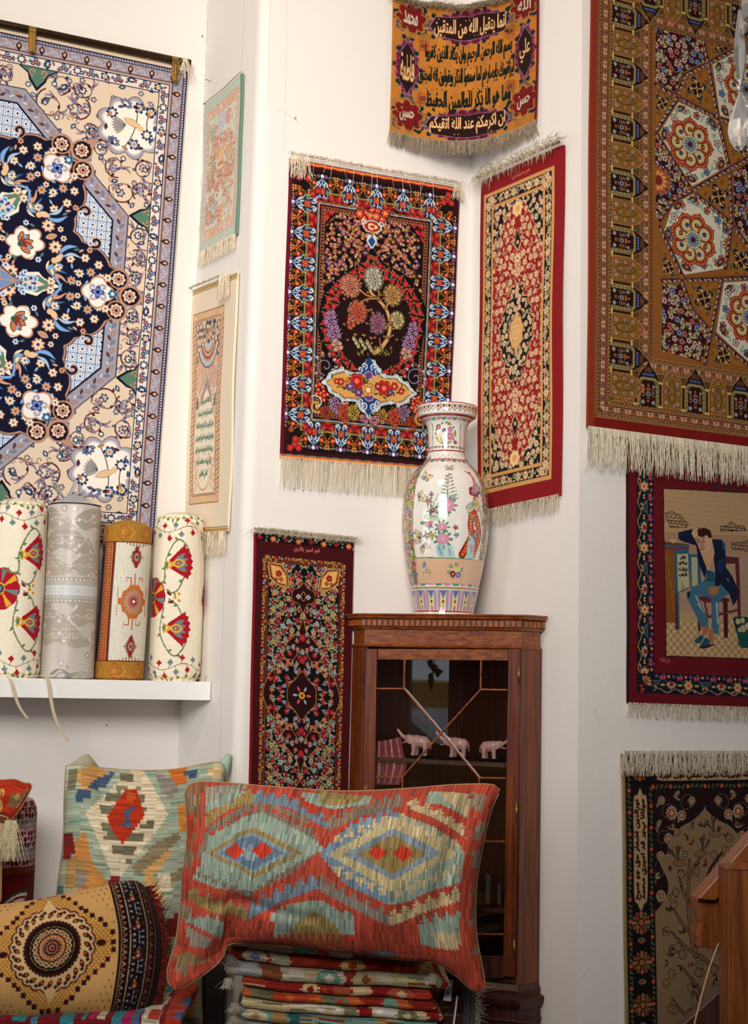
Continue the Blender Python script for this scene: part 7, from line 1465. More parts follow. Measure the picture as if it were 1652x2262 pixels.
    for k in range(n):
        x = (k + .5) * W / n
        with cv.at(x, 75.8, 0, W / n / 6.0, 1): 
            for e, cc in ((2.7, 'b86a98'), (2.25, 'd0a8c0'), (1.95, '6a70b0'), (1.5, 'dcd090')): cv.poly([(-e, 8.6), (-e, 1.2 - e * .2), (-e * .6, .2), (e * .6, .2), (e, 1.2 - e * .2), (e, 8.6)], cc)
            cv.poly([(-1.6, .5), (1.6, .5), (.4, 3), (0, 3.8), (-.4, 3)], '6a70b0'); cv.ros(0, 4.8, [(.5, 0, 0, '8a2420')], 1.3); cv.poly([(-.5, 8.6), (-.5, 6.8), (0, 6.2), (.5, 6.8), (.5, 8.6)], 'b05a80')
    cv.rect(0, 84.2, W, 84.7, RD); cv.rect(0, 84.7, W, H, 'ddd6ca'); return cv
CORN = dict(
 tree=(W2, [(637, 352), (1012, 418), (986, 1043), (617, 1012)]),
 blue=(W0, None))
def mk(name, fn, off=.014):
    w, c = CORN[name]; pos, W, H, D = hang(w, c, off); return fn(W, H, D)
def blue_args():
    a = W0.sz(411, 151); b = W0.sz(333, 1203); K = [np.array([a[0] - 1.99, a[1]]), a, b, np.array([b[0] - 1.99, b[1]])]
    X = [proj(W0.P + k[0] * W0.d + np.array([0, 0, k[1] - W0.P[2]])) for k in K]; return X
CORN['blue'] = (W0, blue_args())
CORN['red'] = (W3, [(1070, 402), (1251, 322), (1243, 1094), (1060, 1133)])
CORN['rose'] = (W2, [(559, 1176), (778, 1198), (763, 1905), (545, 1888)])
CORN['dome'] = None
def W4px(pts): return [proj(W4.P + s * W4.d + np.array([0, 0, z - W4.P[2]])) for s, z in pts]
CORN['dome'] = (W4, W4px([(.022, 4.36), (1.62, 4.36), (1.612, 2.484), (.0155, 2.505)]))
CORN['man'] = (W4, W4px([(.194, 2.50), (1.25, 2.50), (1.256, 1.505), (.204, 1.524)]))
CORN['arch'] = (W4, W4px([(.176, 1.345), (.90, 1.345), (.905, .05), (.205, .05)]))
CORN['silk'] = (W1, [(460, 234), (542, 163), (529, 518), (445, 562)])
CORN['verse'] = (W1, [(424, 646), (531, 603), (510, 1175), (409, 1182)])
class Quad:
    """a free-standing sheet: edges given in photo px on the plane through P with normal n (Coons patch)"""
    def __init__(s, P, n, top, right, bottom, left, cm=None):
        f = lambda e: np.array([hit(x, y, P, n) for x, y in e]); s.n = unit(n)
        s.e = [s._rs(f(x)) for x in (top, right, bottom, left)]
        T, R, B, L = s.e; ln = lambda a: np.linalg.norm(np.diff(a, axis=0), axis=1).sum() * 100
        s.W, s.H = cm or ((ln(T) + ln(B)) / 2, (ln(L) + ln(R)) / 2)
        g = np.linspace(0, 1, 81); s.U, s.V = np.meshgrid(g, g); s.px = np.stack(proj(s.pos(s.U, s.V)), -1)
    def _rs(s, a, n=200):
        a = smooth(a, 6) if len(a) > 2 else a; d = np.r_[0, np.cumsum(np.linalg.norm(np.diff(a, axis=0), axis=1))]; t = np.linspace(0, d[-1], n); return np.stack([np.interp(t, d, a[:, k]) for k in range(3)], -1)
    def _at(s, e, t): i = np.clip(t, 0, 1) * (len(e) - 1); k = np.minimum(i.astype(int), len(e) - 2); f = (i - k)[..., None]; return e[k] * (1 - f) + e[k + 1] * f
    def pos(s, U, V):
        T, R, B, L = s.e; u, v = U[..., None], V[..., None]
        return (1 - v) * s._at(T, U) + v * s._at(B, U) + (1 - u) * s._at(L, V) + u * s._at(R, V) - ((1 - u) * (1 - v) * T[0] + u * (1 - v) * T[-1] + (1 - u) * v * B[0] + u * v * B[-1])
    def D(s, px, py):
        d = (s.px[..., 0] - px) ** 2 + (s.px[..., 1] - py) ** 2; j, i = np.unravel_index(d.argmin(), d.shape)
        i0, j0 = min(max(i, 1), 79), min(max(j, 1), 79); du = (s.px[j0, i0 + 1] - s.px[j0, i0 - 1]) / 2; dv = (s.px[j0 + 1, i0] - s.px[j0 - 1, i0]) / 2
        k = np.linalg.solve(np.stack([du, dv], 1), np.array([px, py]) - s.px[j0, i0]); return (i0 + k[0]) / 80 * s.W, (j0 + k[1]) / 80 * s.H
N_face = unit([-.12, -1, .10])
Q_RED = Quad((.0, 4.28, 1.0), unit([-.05, -1, .12]),
    [(408, 1752), (440, 1727), (600, 1738), (760, 1748), (900, 1742), (1000, 1734), (1085, 1733), (1105, 1745)],
    [(1105, 1745), (1085, 1790), (1068, 1860), (1052, 1960), (1052, 2060), (1066, 2140), (1073, 2180)],
    [(372, 2172), (390, 2186), (440, 2160), (490, 2120), (508, 2085), (600, 2086), (760, 2105), (900, 2122), (960, 2128), (1010, 2160), (1050, 2194), (1073, 2182)],
    [(408, 1752), (412, 1800), (414, 1850), (405, 1930), (398, 2000), (388, 2080), (370, 2140), (372, 2172)])
Q_PALE = Quad((-.75, 4.92, 1.0), unit([.30, -1, .16]),
    [(146, 1692), (180, 1690), (230, 1697), (300, 1702), (380, 1700), (450, 1688), (486, 1684), (498, 1700)],
    [(498, 1700), (486, 1800), (470, 1900), (458, 2000), (448, 2100), (445, 2200), (447, 2262)],
    [(105, 2235), (200, 2245), (330, 2255), (447, 2262)],
    [(146, 1692), (142, 1760), (140, 1850), (128, 1950), (118, 2040), (108, 2130), (105, 2235)])
Q_VEL = Quad((-1.2, 4.35, .75), unit([.10, -1, .35]),
    [(-230, 2010), (-100, 2006), (0, 2000), (80, 1990), (150, 1976), (230, 1958), (262, 1950), (300, 1946), (322, 1960)],
    [(322, 1960), (335, 1990), (348, 2030), (356, 2070), (355, 2130), (345, 2190), (330, 2232)],
    [(-230, 2250), (-80, 2258), (60, 2256), (150, 2250), (240, 2248), (330, 2232)],
    [(-230, 2010), (-236, 2080), (-238, 2170), (-230, 2250)])
Q_CAM = Quad((-1.35, 4.62, .95), unit([.15, -1, .25]),
    [(-190, 1735), (-80, 1724), (0, 1723), (32, 1722), (55, 1730), (66, 1730), (70, 1738)],
    [(70, 1738), (60, 1758), (48, 1780), (34, 1800), (22, 1812)],
    [(-190, 1798), (-80, 1796), (0, 1799), (22, 1812)], [(-190, 1735), (-194, 1765), (-190, 1798)])
# ------------------------------------------------------------------ room
M_wall = mat_plain('plaster', 'ece6df', .85, noise=.06, nscale=2.2, bump=.25, bscale=26)
M_floor = mat_wood('floor_boards', '2c1c14', '4a3224', .5, 3, 1, .1)
M_ceil = mat_plain('ceiling_paint', 'e8e0d6', .9)
M_crack = mat_plain('crack_dirt', 'a89c8c', .9)
M_iron = mat_plain('nail_iron', '4a443e', .5, .7)
HT = 5.2
def wall(name, pts, flip=False, label=None):
    """vertical wall through the plan points, 0.15 m thick away from the room"""
    P = np.array(pts, float); n = len(P); V = []; nr = []
    for i in range(n):
        a = P[min(i + 1, n - 1)] - P[max(i - 1, 0)]; a = a / np.linalg.norm(a); nr.append(np.array([-a[1], a[0]]) * (-1 if flip else 1))
    for z in (0, HT):
        for i in range(n): V.append((*P[i], z))
        for i in range(n): V.append((*(P[i] + nr[i] * .15), z))
    Fc = []
    for i in range(n - 1): Fc += [(i, i + 1, 2 * n + i + 1, 2 * n + i), (n + i + 1, n + i, 3 * n + i, 3 * n + i + 1), (2 * n + i, 2 * n + i + 1, 3 * n + i + 1, 3 * n + i), (i + 1, i, n + i, n + i + 1)]
    Fc += [(0, 2 * n, 3 * n, n), (n - 1, 2 * n - 1, 4 * n - 1, 3 * n - 1)]
    return tag(mesh_obj(name, V, Fc, M_wall, smooth=False), kind='structure')
XL, XR, YR = -5.6, 4.6, -2.0
wl = pA[:2] - dW[:2] * ((pA[0] - XL) / dW[0]); wr = pD[:2] + dW[:2] * ((XR - pD[0]) / dW[0])
t1 = pB[:2] - dV[:2] * .045; t2 = pB[:2] + dW[:2] * .045
arc = bez(t1, pB[:2], t2, 9)
wall('wall_left', [wl, pA[:2]])
wall('wall_left_return', [pA[:2], t1])
wb = wall('wall_back', list(arc) + [pC[:2]]); wb.data.polygons.foreach_set('use_smooth', np.ones(len(wb.data.polygons), bool)); wb.modifiers.new('n', 'EDGE_SPLIT').split_angle = .5
wall('wall_right_return', [pC[:2], pD[:2]])
wall('wall_right', [pD[:2], wr])
M_rear = mat_plain('rear_wall_paint', '6e5444', .8, noise=.3, nscale=3); M_keep = M_wall; M_wall = M_rear
wall('wall_far_left', [(XL, YR), wl]); wall('wall_far_right', [wr, (XR, YR)]); M_wall = M_keep
ax0, ax1, az0, az1 = -4.96, -4.38, .90, 2.7
m = MB(); m.box(XL, YR - .15, 0, ax0, YR, HT); m.box(ax1, YR - .15, 0, XR, YR, HT); m.box(ax0, YR - .15, 0, ax1, YR, az0); m.box(ax0, YR - .15, az1, ax1, YR, HT)
tag(m.build('wall_rear', M_rear), kind='structure')
m = MB(); m.box(XL, YR, -.1, XR, 9.0, 0); tag(m.build('floor', M_floor), kind='structure')
m = MB(); m.box(XL, YR, HT, XR, 9.0, HT + .1); tag(m.build('ceiling', M_ceil), kind='structure')
M_fr = mat_plain('window_frame_paint', '3a2c24', .5)
m = MB()
for a in ((ax0, ax0 + .05, az0, az1), (ax1 - .05, ax1, az0, az1), (ax0, ax1, az0, az0 + .05), (ax0, ax1, az1 - .05, az1), (ax0, ax1, 2.0, 2.03)): m.box(a[0], YR - .1, a[2], a[1], YR - .05, a[3])
wn = tag(m.build('window_1', M_fr), kind='structure')
# hairline cracks in the plaster, part of the walls they run down
def crack(wall_name, W_, pts, r=.0007, seed=1):
    q = random.Random(seed); P = smooth(pts, 10); H_ = np.array([W_.hit(x + q.uniform(-1, 1), y) for x, y in P]) + W_.n * .0004
    mesh = MB().tube(H_, r * .6, 4); o = mesh.build('crack', M_crack, bpy.data.objects[wall_name], True); return o
crack('wall_left', W0, [(457, 5), (456, 100), (452, 180), (447, 330), (441, 480), (436, 580), (430, 700)], .0012)
crack('wall_left', W0, [(398, 1545), (396, 1600), (393, 1660)], .001, 2)
crack('wall_left_return', W1, [(541, 0), (537, 90), (533, 155)], .0008, 3); crack('wall_left_return', W1, [(496, 1240), (492, 1400), (488, 1560), (486, 1690)], .0009, 4)
crack('wall_back', W2, [(597, 0), (594, 100), (591, 230)], .0006, 5); crack('wall_back', W2, [(633, 0), (632, 110), (629, 250), (627, 340)], .0006, 6); crack('wall_back', W2, [(612, 241), (630, 250), (648, 262)], .0005, 7)
crack('wall_right', W4, [(1310, 1565), (1318, 1580), (1326, 1600)], .0007, 8); crack('wall_right', W4, [(1282, 2165), (1292, 2150), (1302, 2138)], .0007, 9)

# ------------------------------------------------------------------ rugs on the walls
def rug(key, fn, label, group=None, off=.014, mat=MW, kx=5, ky=5, edge=None, us=None, name='wall_rug', cat='rug'):
    w, c = CORN[key]; pos, W, H, D = hang(w, c, off); cv = fn(W, H, D)
    o0 = pos(np.array([[.5]]), np.array([[1.]]))[0, 0]
    o = sheet(name, pos, cv, kx, ky, mat, edge=edge, us=us, loc=o0, thick=min(.010, off * .7)); tag(o, label, cat, group); o['_n'] = [float(x) for x in w.n]
    return o, pos, W, H, w
def side(pos, v, extra=0.0, dz=0): return lambda t: pos(np.array([[t]]), np.array([[v]]), extra)[0, 0] + np.array([0, 0, dz])
us_b = np.r_[np.linspace(0, .45, 110)[:-1], np.linspace(.45, 1, 560)]
rb, pos, W, H, w = rug('blue', rug_blue, 'huge cream and navy medallion rug hanging from the bronze rod', us=us_b, off=.03, edge='d8c4a8')
fringe(rb, side(pos, 0, .006, .004), 260, .022, 'e6d8c0', .0012, name='top_fringe', down=(0, 0, -1), out=w.n, wild=.5, jit=1.2, curl=.3)
rt, pos, W, H, w = rug('tree', rug_tree, 'dark red rug with a flowering tree in a black teardrop and long cream fringe')
fringe(rt, side(pos, 1, 0, .004), 330, .118, 'cdbfa4', .0011, name='bottom_fringe', out=w.n, wild=.035, jit=.12)
fringe(rt, side(pos, 0, .004, .012), 420, .03, 'd4c8b4', .0010, name='top_fringe', out=w.n, wild=.9, jit=1, curl=.6, down=(0, 0, 1))
for a, b, n, L in ((0, .10, 60, .085), (.955, 1, 34, .065)): fringe(rt, side(pos, 0, .012, .008), n, L, 'd4c8b4', .0010, name='corner_tassel', out=w.n, wild=.22, t0=a - .0 if a else -.02, t1=b, seg=6)
fringe(rt, side(pos, 0, .010, .004), 14, .10, 'd8ccb8', .0008, name='loose_threads', out=w.n, wild=.2, jit=1.1, t0=.12, t1=.9)
rr, pos, W, H, w = rug('red', rug_red, 'narrow red rug crowded with cream flowers on the wall right of the corner', kx=4, off=.016, edge='7c1018')
fringe(rr, side(pos, 1, 0, .004), 240, .062, 'b4a692', .0011, name='bottom_fringe', out=w.n, wild=.16, jit=.4)
fringe(rr, side(pos, 0, .006, .008), 520, .062, 'a89a88', .0012, name='top_fringe', out=w.n, wild=.55, jit=.5, curl=.7, down=unit([-.45 * dV[0], -.45 * dV[1], .55]))
fringe(rr, side(pos, 0, .012, .028), 70, .05, 'a89a88', .0012, name='corner_tassel', out=w.n, wild=.9, curl=.8, t0=.93, t1=1.03)
ro, pos, W, H, w = rug('rose', rug_rose, 'long narrow black and maroon rug with red roses left of the cabinet', kx=5, off=.014, edge='8a1226')
fringe(ro, side(pos, 0, .006, .006), 460, .048, 'a89a84', .0012, name='top_fringe', out=w.n, wild=.6, jit=.5, curl=.75, down=unit([-.10, 0, .6]))
rd, pos, W, H, w = rug('dome', rug_dome, 'largest rug on the right, rust edged with white geometric flower stars', off=.03, us=np.r_[np.linspace(0, .52, 430)[:-1], np.linspace(.52, 1, 120)], edge='8a3420')
fringe(rd, side(pos, 1, .004, .002), 900, .135, 'cfc4ae', .0011, name='bottom_fringe', out=w.n, wild=.10, jit=.35, t1=.9)
m = MB(); t = np.linspace(0, 1, 60); P = np.array([side(pos, 1, .003)(x) for x in t]); nn = w.n
V = [p + np.array([0, 0, z]) + nn * o_ for p in P for z, o_ in ((.004, 0), (.004, .004), (-.02, .004), (-.02, 0))]
m.add(V, [(i * 4 + k, i * 4 + (k + 1) % 4, i * 4 + 4 + (k + 1) % 4, i * 4 + 4 + k) for i in range(59) for k in range(4)], 'd2c8b6'); m.build('woven_end', MF, rd)
rm, pos, W, H, w = rug('man', rug_man, 'maroon pictorial rug showing a man in a blue coat seated on a chair', off=.014, us=np.r_[np.linspace(0, .6, 330)[:-1], np.linspace(.6, 1, 70)], edge='3a0a14')
fringe(rm, side(pos, 1, 0, .003), 460, .052, 'a3957c', .0010, name='bottom_fringe', out=w.n, wild=.22, jit=.3)
ra, pos, W, H, w = rug('arch', rug_arch, 'dark prayer rug with script borders and a tan arch behind the railing', off=.014, us=np.r_[np.linspace(0, .75, 280)[:-1], np.linspace(.75, 1, 40)], edge='8a7a54')
fringe(ra, side(pos, 0, .010, .012), 620, .078, 'a3988a', .0011, name='top_fringe', out=w.n, wild=.10, jit=.35, t0=-.04, clump=17)
rs, pos, W, H, w = rug('silk', rug_silk, 'small pale green and pink silk picture rug, upper of two in the narrow recess', kx=4, off=.012, mat=MS, edge='5c7c68')
fringe(rs, side(pos, 1, 0, .002), 130, .062, 'cdbcaa', .0011, name='bottom_fringe', out=w.n, wild=.12, jit=.2)
m = MB().tube([side(pos, 0, .004, .004)(t) for t in np.linspace(-.02, 1.02, 14)], .0028, 6, 'cbb8a4'); m.build('top_cord', MF, rs)
rv, pos, W, H, w = rug('verse', rug_verse, 'tall cream hanging with green script in an arch, lower of two in the recess', kx=4, off=.014, mat=MS, edge='d8c6a8')
fringe(rv, side(pos, 1, 0, .003), 190, .092, 'd0bfa4', .0011, name='bottom_fringe', out=w.n, wild=.10, jit=.2, t0=.06, t1=.98)
fringe(rv, side(pos, 0, .008, .004), 150, .022, 'c6b8a4', .0012, name='top_fringe', out=w.n, wild=.9, curl=.6, down=(0, 0, 1), t1=.8)
fringe(rv, side(pos, 0, .014, .012), 46, .105, 'cfc2ae', .0013, name='corner_tassel', out=w.n, wild=.12, t0=.72, t1=.93, seg=6)
# gold calligraphy rug spanning the corner
WC = Wall(pC, dW, nW)
gl = [W2.hit(863, -6) + nW * .012, W2.hit(857, 292) + nW * .012]; gr = [W3.hit(1197, -34) + nV * .012, W3.hit(1192, 268) + nV * .012]
zt = 4.245; zb = 3.693
def gpos(U, V, extra=0):
    l = gl[0] * (1 - V[..., None]) + gl[1] * V[..., None]; r_ = gr[0] * (1 - V[..., None]) + gr[1] * V[..., None]; k = .5
    c = (l + r_) / 2 * (1 - .80) + np.array([pC[0], pC[1], 0]) * .80; c[..., 2] = (l[..., 2] + r_[..., 2]) / 2 
    u = U[..., None]; p = (1 - u) ** 2 * l + 2 * u * (1 - u) * c + u * u * r_
    p[..., 2] -= .018 * np.sin(PI * U) * (.4 + .6 * V) - .003 * np.sin(U * 22 + 1) * (1 - V)
    out = (1 - u) * nW + u * nV; return p + out * (.004 + .003 * np.sin(U * 9 + V * 4)[..., None] + extra)
e = gpos(np.linspace(0, 1, 40), np.full(40, .5)); gW = np.linalg.norm(np.diff(e, axis=0), axis=1).sum() * 100; gH = (gl[0][2] - gl[1][2]) * 100
gn = unit(nW + nV)
rg = sheet('wall_rug', gpos, rug_gold(gW, gH), 5, 5, MW, edge='6e1222', thick=.006, loc=gpos(np.array([[.5]]), np.array([[1.]]))[0, 0])
tag(rg, 'gold rug covered in black and cream script, draped across the wall corner', 'rug')
gs = lambda v, ex=0., dz=0.: (lambda t: gpos(np.array([[t]]), np.array([[v]]), ex)[0, 0] + np.array([0, 0, dz]))
fringe(rg, gs(1, .002, .002), 620, .058, '4a341c', .0013, name='bottom_fringe', out=gn, wild=.16, jit=.3)
fringe(rg, gs(0, .008, .004), 620, .045, '503c22', .0014, name='top_fringe', out=gn, wild=.6, jit=.8, curl=.6, down=(0, 0, -1)); fringe(rg, gs(0, .004, -.01), 420, .035, '503c22', .0014, name='top_fringe', out=gn, wild=.9, jit=.8, curl=.5, down=(0, 0, 1))

# ------------------------------------------------------------------ bronze rod with clips
M_bronze = mat_plain('bronze', '4a3824', .35, .85, noise=.3, nscale=30); M_brass = mat_plain('brass', 'b08c4a', .3, .95, noise=.3, nscale=40)
WR = Wall(pA, dW, nW, .046); a, b = WR.hit(-700, -96), WR.hit(413, 139); rod = empty('curtain_rod', a * .5 + b * .5)
tag(rod, 'dark bronze hanging rod high on the left wall', 'rod')
soften(MB().tube([a, b], .0155, 20).build('rod', M_bronze, rod, True), .002)
MB().tube([b - dW * .004, b + dW * .014], .0172, 20).build('end_cap', M_bronze, rod, True)
a1 = WR.hit(-330, -18); MB().tube([a1 - nW * .044, a1], .008, 8).build('bracket', M_bronze, rod, True)
MB().tube([b - dW * .10 - nW * .042, b - dW * .10], .006, 8).build('bracket', M_bronze, rod, True)
for px, lab in ((385, 'brass clip at the right end of the rod, beside knotted threads'), (70, 'brass clip gripping the rug nearer the left edge'), (-260, None), (-560, None)):
    if lab is None: continue
    py = 60 + (px - 20) * .2115; c = WR.hit(px, py); m = MB()
    P = []
    for k in range(15): t = PI * (-.15 + 1.3 * k / 14); P.append(c + np.array([0, 0, .019 * math.sin(t)]) + nW * .019 * math.cos(t))
    P = [c + nW * .020 + np.array([0, 0, -.075])] + P + [c - nW * .02 + np.array([0, 0, -.05])]; P = np.array(P); V = []
    for i, p in enumerate(P):
        q = unit(p - c); hw = .0145
        V += [p - dW * hw + q * .002, p + dW * hw + q * .002, p + dW * hw - q * .0015, p - dW * hw - q * .0015]
    n = len(P); m.add(V, [(i * 4 + k, i * 4 + (k + 1) % 4, i * 4 + 4 + (k + 1) % 4, i * 4 + 4 + k) for i in range(n - 1) for k in range(4)] + [(3, 2, 1, 0), ((n - 1) * 4, (n - 1) * 4 + 1, (n - 1) * 4 + 2, (n - 1) * 4 + 3)])
    cl = m.build('rod_clip', M_brass, loc=c); tag(cl, lab, 'clip', None); soften(cl, .001)
    m = MB(); fr = lambda x, y, z, c=c: c + dW * x + nW * (.021 + y) + np.array([0, 0, z]); m.box(-.012, 0, -.095, .012, .006, -.012, fr); m.box(-.004, .004, -.092, .004, .011, -.02, fr); soften(m.build('jaw', M_brass, cl), .002)
fringe(rb, lambda t: WR.hit(402 + 8 * t, 132 + 4 * t) + nW * .022, 34, .075, 'ded2c0', .0011, name='knotted_threads', out=nW, wild=.3, jit=.7, seg=6)
# nails
def nail(W_, px, py, d, lab, L=.022):
    p = W_.hit(px, py); o = MB().tube([p - W_.n * .004, p + W_.n * L + d * .5], .0011, 6).tube([p + W_.n * L + d * .5, p + W_.n * (L + .002) + d * .5], .0026, 8).build('nail', M_iron, None, True, loc=p); tag(o, lab, 'nail', None)
nail(W1, 466, 180, np.array([0, 0, .006]), 'bare nail in the plaster above the pale silk rug'); nail(W1, 461, 233, np.array([0, 0, .006]), 'nail through the top left corner of the pale silk rug')
nail(W0, 446, 82, np.array([0, 0, .003]), 'nail in the left wall near the corner, level with the rod', .008); nail(W2, 650, 262, np.array([0, 0, -.004]), 'bent hook in the plaster above the tree rug', .014)
nail(W0, 235, 1602, np.array([0, 0, 0]), 'nail head in the plaster below the white shelf', .004)

# ------------------------------------------------------------------ white shelf
M_white = mat_plain('white_lacquer', 'f4f2ee', .35)
WS = Wall(pA, dW, nW, .32); s0, s1 = WS.sz(-620, 1484), WS.sz(466, 1507); zt_, zb_ = WS.sz(250, 1502)[1], WS.sz(250, 1544)[1]
fr = lambda x, y, z: pA + dW * (s1[0] - x) + nW * y + np.array([0, 0, z])
m = MB().box(0, .002, zb_, 1.7, .32, zt_, fr); sh = soften(m.build('wall_shelf', M_white, loc=fr(.8, .1, zb_)), .0015); tag(sh, 'thick white floating shelf carrying the bolsters', 'shelf')
SZ = zt_
# ------------------------------------------------------------------ bolsters
M_ribbon = mat_plain('cotton_tape', 'd4bf9c', .9, noise=.2, nscale=60); M_satin = mat_plain('grey_satin', 'a6a6a6', .4, noise=.3, nscale=25, sheen=.4)
def bolster(px0, px1, py0, cv, yo, label, rot=0., tilt=(0, 0), mat=MK, gather=True, name='bolster_cushion', zb=None, rnd=.03, group=None, squash=1.):
    WB = Wall(pA, dW, nW, yo); z0 = SZ if zb is None else zb; cpx = (px0 + px1) / 2
    a = WB.hit(px0, 1300); b = WB.hit(px1, 1300); R_ = np.linalg.norm((b - a)[:2]) / 2 * .985; top = WB.hit(cpx, py0)[2] + .01
    c = WB.hit(cpx, 1480 if zb is None else 1900); c[2] = z0; Hh = top - z0
    nth, nz = 240, int(Hh * 500)
    th = np.linspace(0, 2 * PI, nth, endpoint=False); V = np.linspace(0, 1, nz); T, Z_ = np.meshgrid(th, V)
    zz = Hh * (1 - Z_); e = np.minimum(zz, Hh - zz); rr = R_ * (1 - .16 * np.clip(1 - e / rnd, 0, 1) ** 2) * (1 + .012 * np.sin(T * 3 + Z_ * 5) + .006 * np.sin(T * 7 + Z_ * 9) + (.02 * np.sin(T * 22) * np.clip(1 - e / .05, 0, 1) if gather else 0))
    fx = unit(ray(cpx, 1400) * [1, 1, 0]) * -1; sx_ = np.cross([0, 0, 1.], fx)
    P = c + (rr * np.sin(T))[..., None] * sx_ * 1.0 + (rr * np.cos(T) * squash)[..., None] * fx + zz[..., None] * np.array([0, 0, 1.]) + (zz / Hh)[..., None] * (sx_ * tilt[0] + fx * tilt[1])
    U = ((T / (2 * PI) + .5 + rot) % 1.0); ix = (U * (cv.nx - 1)).astype(int); iy = (Z_ * (cv.ny - 1)).astype(int); C_ = cv.a[iy, ix]
    idx = np.arange(nth * nz).reshape(nz, nth); F_ = np.stack([idx[:-1], np.roll(idx, -1, 1)[:-1], np.roll(idx, -1, 1)[1:], idx[1:]], -1).reshape(-1, 4)
    root = mesh_obj(name, P.reshape(-1, 3), F_[:, ::-1], mat, None, C_.reshape(-1, 3), True, loc=c); tag(root, label, 'cushion', group)
    # gathered ends
    for zi, nm in ((0, 'end_gather'), (nz - 1, 'end_gather')):
        ring = P[zi]; cc = ring.mean(0); up = 1 if zi == 0 else -1; Vv = []; Cc = []; k_ = 8; sub = ring[::3]; cs = C_[zi][::3]
        for j in range(k_):
            f = 1 - j / (k_ - 1) * .94; h = .022 * (1 - f ** 2) * up if up > 0 else .004 * (1 - f)
            wv = 1 + (.05 * np.sin(np.arange(len(sub)) * PI / 2) * (1 - f))
            Vv += list(cc + (sub - cc) * (f * wv)[:, None] + np.array([0, 0, h])); Cc += list(cs * (.97 if j % 2 else 1.))
        n = len(sub); Ff = [(j * n + i, j * n + (i + 1) % n, (j + 1) * n + (i + 1) % n, (j + 1) * n + i) for j in range(k_ - 1) for i in range(n)] + [tuple((k_ - 1) * n + i for i in range(n))]
        mesh_obj(nm, Vv, [f_[::-1] if up < 0 else f_ for f_ in Ff], mat, root, np.array(Cc), True)
    return root, c, R_, Hh, sx_, fx
def strip(mb, P, wd, side_, thick=.0012, c='d4bf9c'):
    P = smooth(P, 8); V = []; n = len(P); s_ = np.array(side_)
    for i in range(n):
        d = P[min(i + 1, n - 1)] - P[max(i - 1, 0)]; nn_ = unit(np.cross(d, s_)); w_ = wd / 2
        V += [P[i] - s_ * w_ + nn_ * thick, P[i] + s_ * w_ + nn_ * thick, P[i] + s_ * w_ - nn_ * thick, P[i] - s_ * w_ - nn_ * thick]
    mb.add(V, [(i * 4 + k, i * 4 + (k + 1) % 4, i * 4 + 4 + (k + 1) % 4, i * 4 + 4 + k) for i in range(n - 1) for k in range(4)] + [(3, 2, 1, 0), ((n - 1) * 4, (n - 1) * 4 + 1, (n - 1) * 4 + 2, (n - 1) * 4 + 3)], c); return mb
suz = suzani(66, 63)
b1 = bolster(-34, 88, 1118, suz, .185, 'cream bolster with red embroidered flowers, leftmost on the white shelf, cut by the frame', rot=.10)
b2 = bolster(88, 207, 1122, brocade(62, 62), .185, 'silvery grey brocade bolster on the white shelf with satin ends', rot=.1, mat=mat_attr('brocade_silk', .38, .2, .1, 900, spec=.5), gather=False, rnd=.008)
b3 = bolster(209, 316, 1166, bolster_gold(60, 56), .185, 'bolster with gold brocade ends and a white panel of stepped diamonds', rot=.076, tilt=(.013, .0), gather=False, rnd=.01)
b4 = bolster(329, 441, 1148, suz, .19, 'cream bolster with red embroidered flowers at the right end of the white shelf', rot=.19, rnd=.05)
def ribbon(par, pts, wd, yo=.33, side_=dW, c='d4bf9c', mat=M_ribbon, name='tie_ribbon'):
    WB = Wall(pA, dW, nW, yo); strip(MB(), [WB.hit(x, y) + nW * (z if z else 0) for x, y, z in pts], wd, side_, c=c).build(name, mat, par[0])
ribbon(b1, [(20, 1496, -.03), (24, 1505, .004), (30, 1530, .012), (42, 1562, .012), (60, 1587, .010)], .011)
ribbon(b1, [(72, 1494, -.06), (96, 1494, -.01), (105, 1503, .006), (110, 1540, .012), (122, 1590, .012), (149, 1638, .01)], .012)
ribbon(b4, [(428, 1150, -.04), (440, 1165, -.02), (447, 1210, -.02), (449, 1260, -.025), (446, 1330, -.03)], .009)
ribbon(b4, [(402, 1497, -.02), (420, 1501, -.005), (446, 1498, -.03), (466, 1494, -.06)], .010, side_=unit(nW)); ribbon(b4, [(330, 1495, -.02), (352, 1499, -.01), (380, 1500, -.01)], .010, side_=unit(nW))
m = MB(); WB = Wall(pA, dW, nW, .185)
for k in range(7):
    q = random.Random(k); a = WB.hit(146, 1104); d = unit([q.uniform(-1, 1), q.uniform(-.5, .5), q.uniform(.1, .8)]); strip(m, [a, a + d * .035 + nW * .02, a + d * .075 + np.array([0, 0, -.01 * k % .03]) + nW * .03], .016, unit(np.cross(d, [.3, .2, 1])), c='a8a8aa')
m.build('satin_bow', M_satin, b2[0], True)
cpt = b2[1] + np.array([0, 0, b2[3]]); m = MB(); V = []; n = 48
for j in range(9):
    f = j / 8; r_ = b2[2] * (.99 - .9 * f ** 1.1); z = .002 + .05 * f ** 1.6
    for i in range(n): t = 2 * PI * i / n; V.append(cpt + b2[4] * r_ * math.cos(t) * (1 + .05 * f * math.sin(9 * t)) + b2[5] * r_ * math.sin(t) * (1 + .05 * f * math.sin(7 * t)) + np.array([0, 0, z + .004 * math.sin(11 * t) * f]))
m.add(V, [(j * n + i, j * n + (i + 1) % n, (j + 1) * n + (i + 1) % n, (j + 1) * n + i) for j in range(8) for i in range(n)] + [tuple(8 * n + i for i in range(n))], 'a6a6a8'); m.build('satin_end', M_satin, b2[0], True)
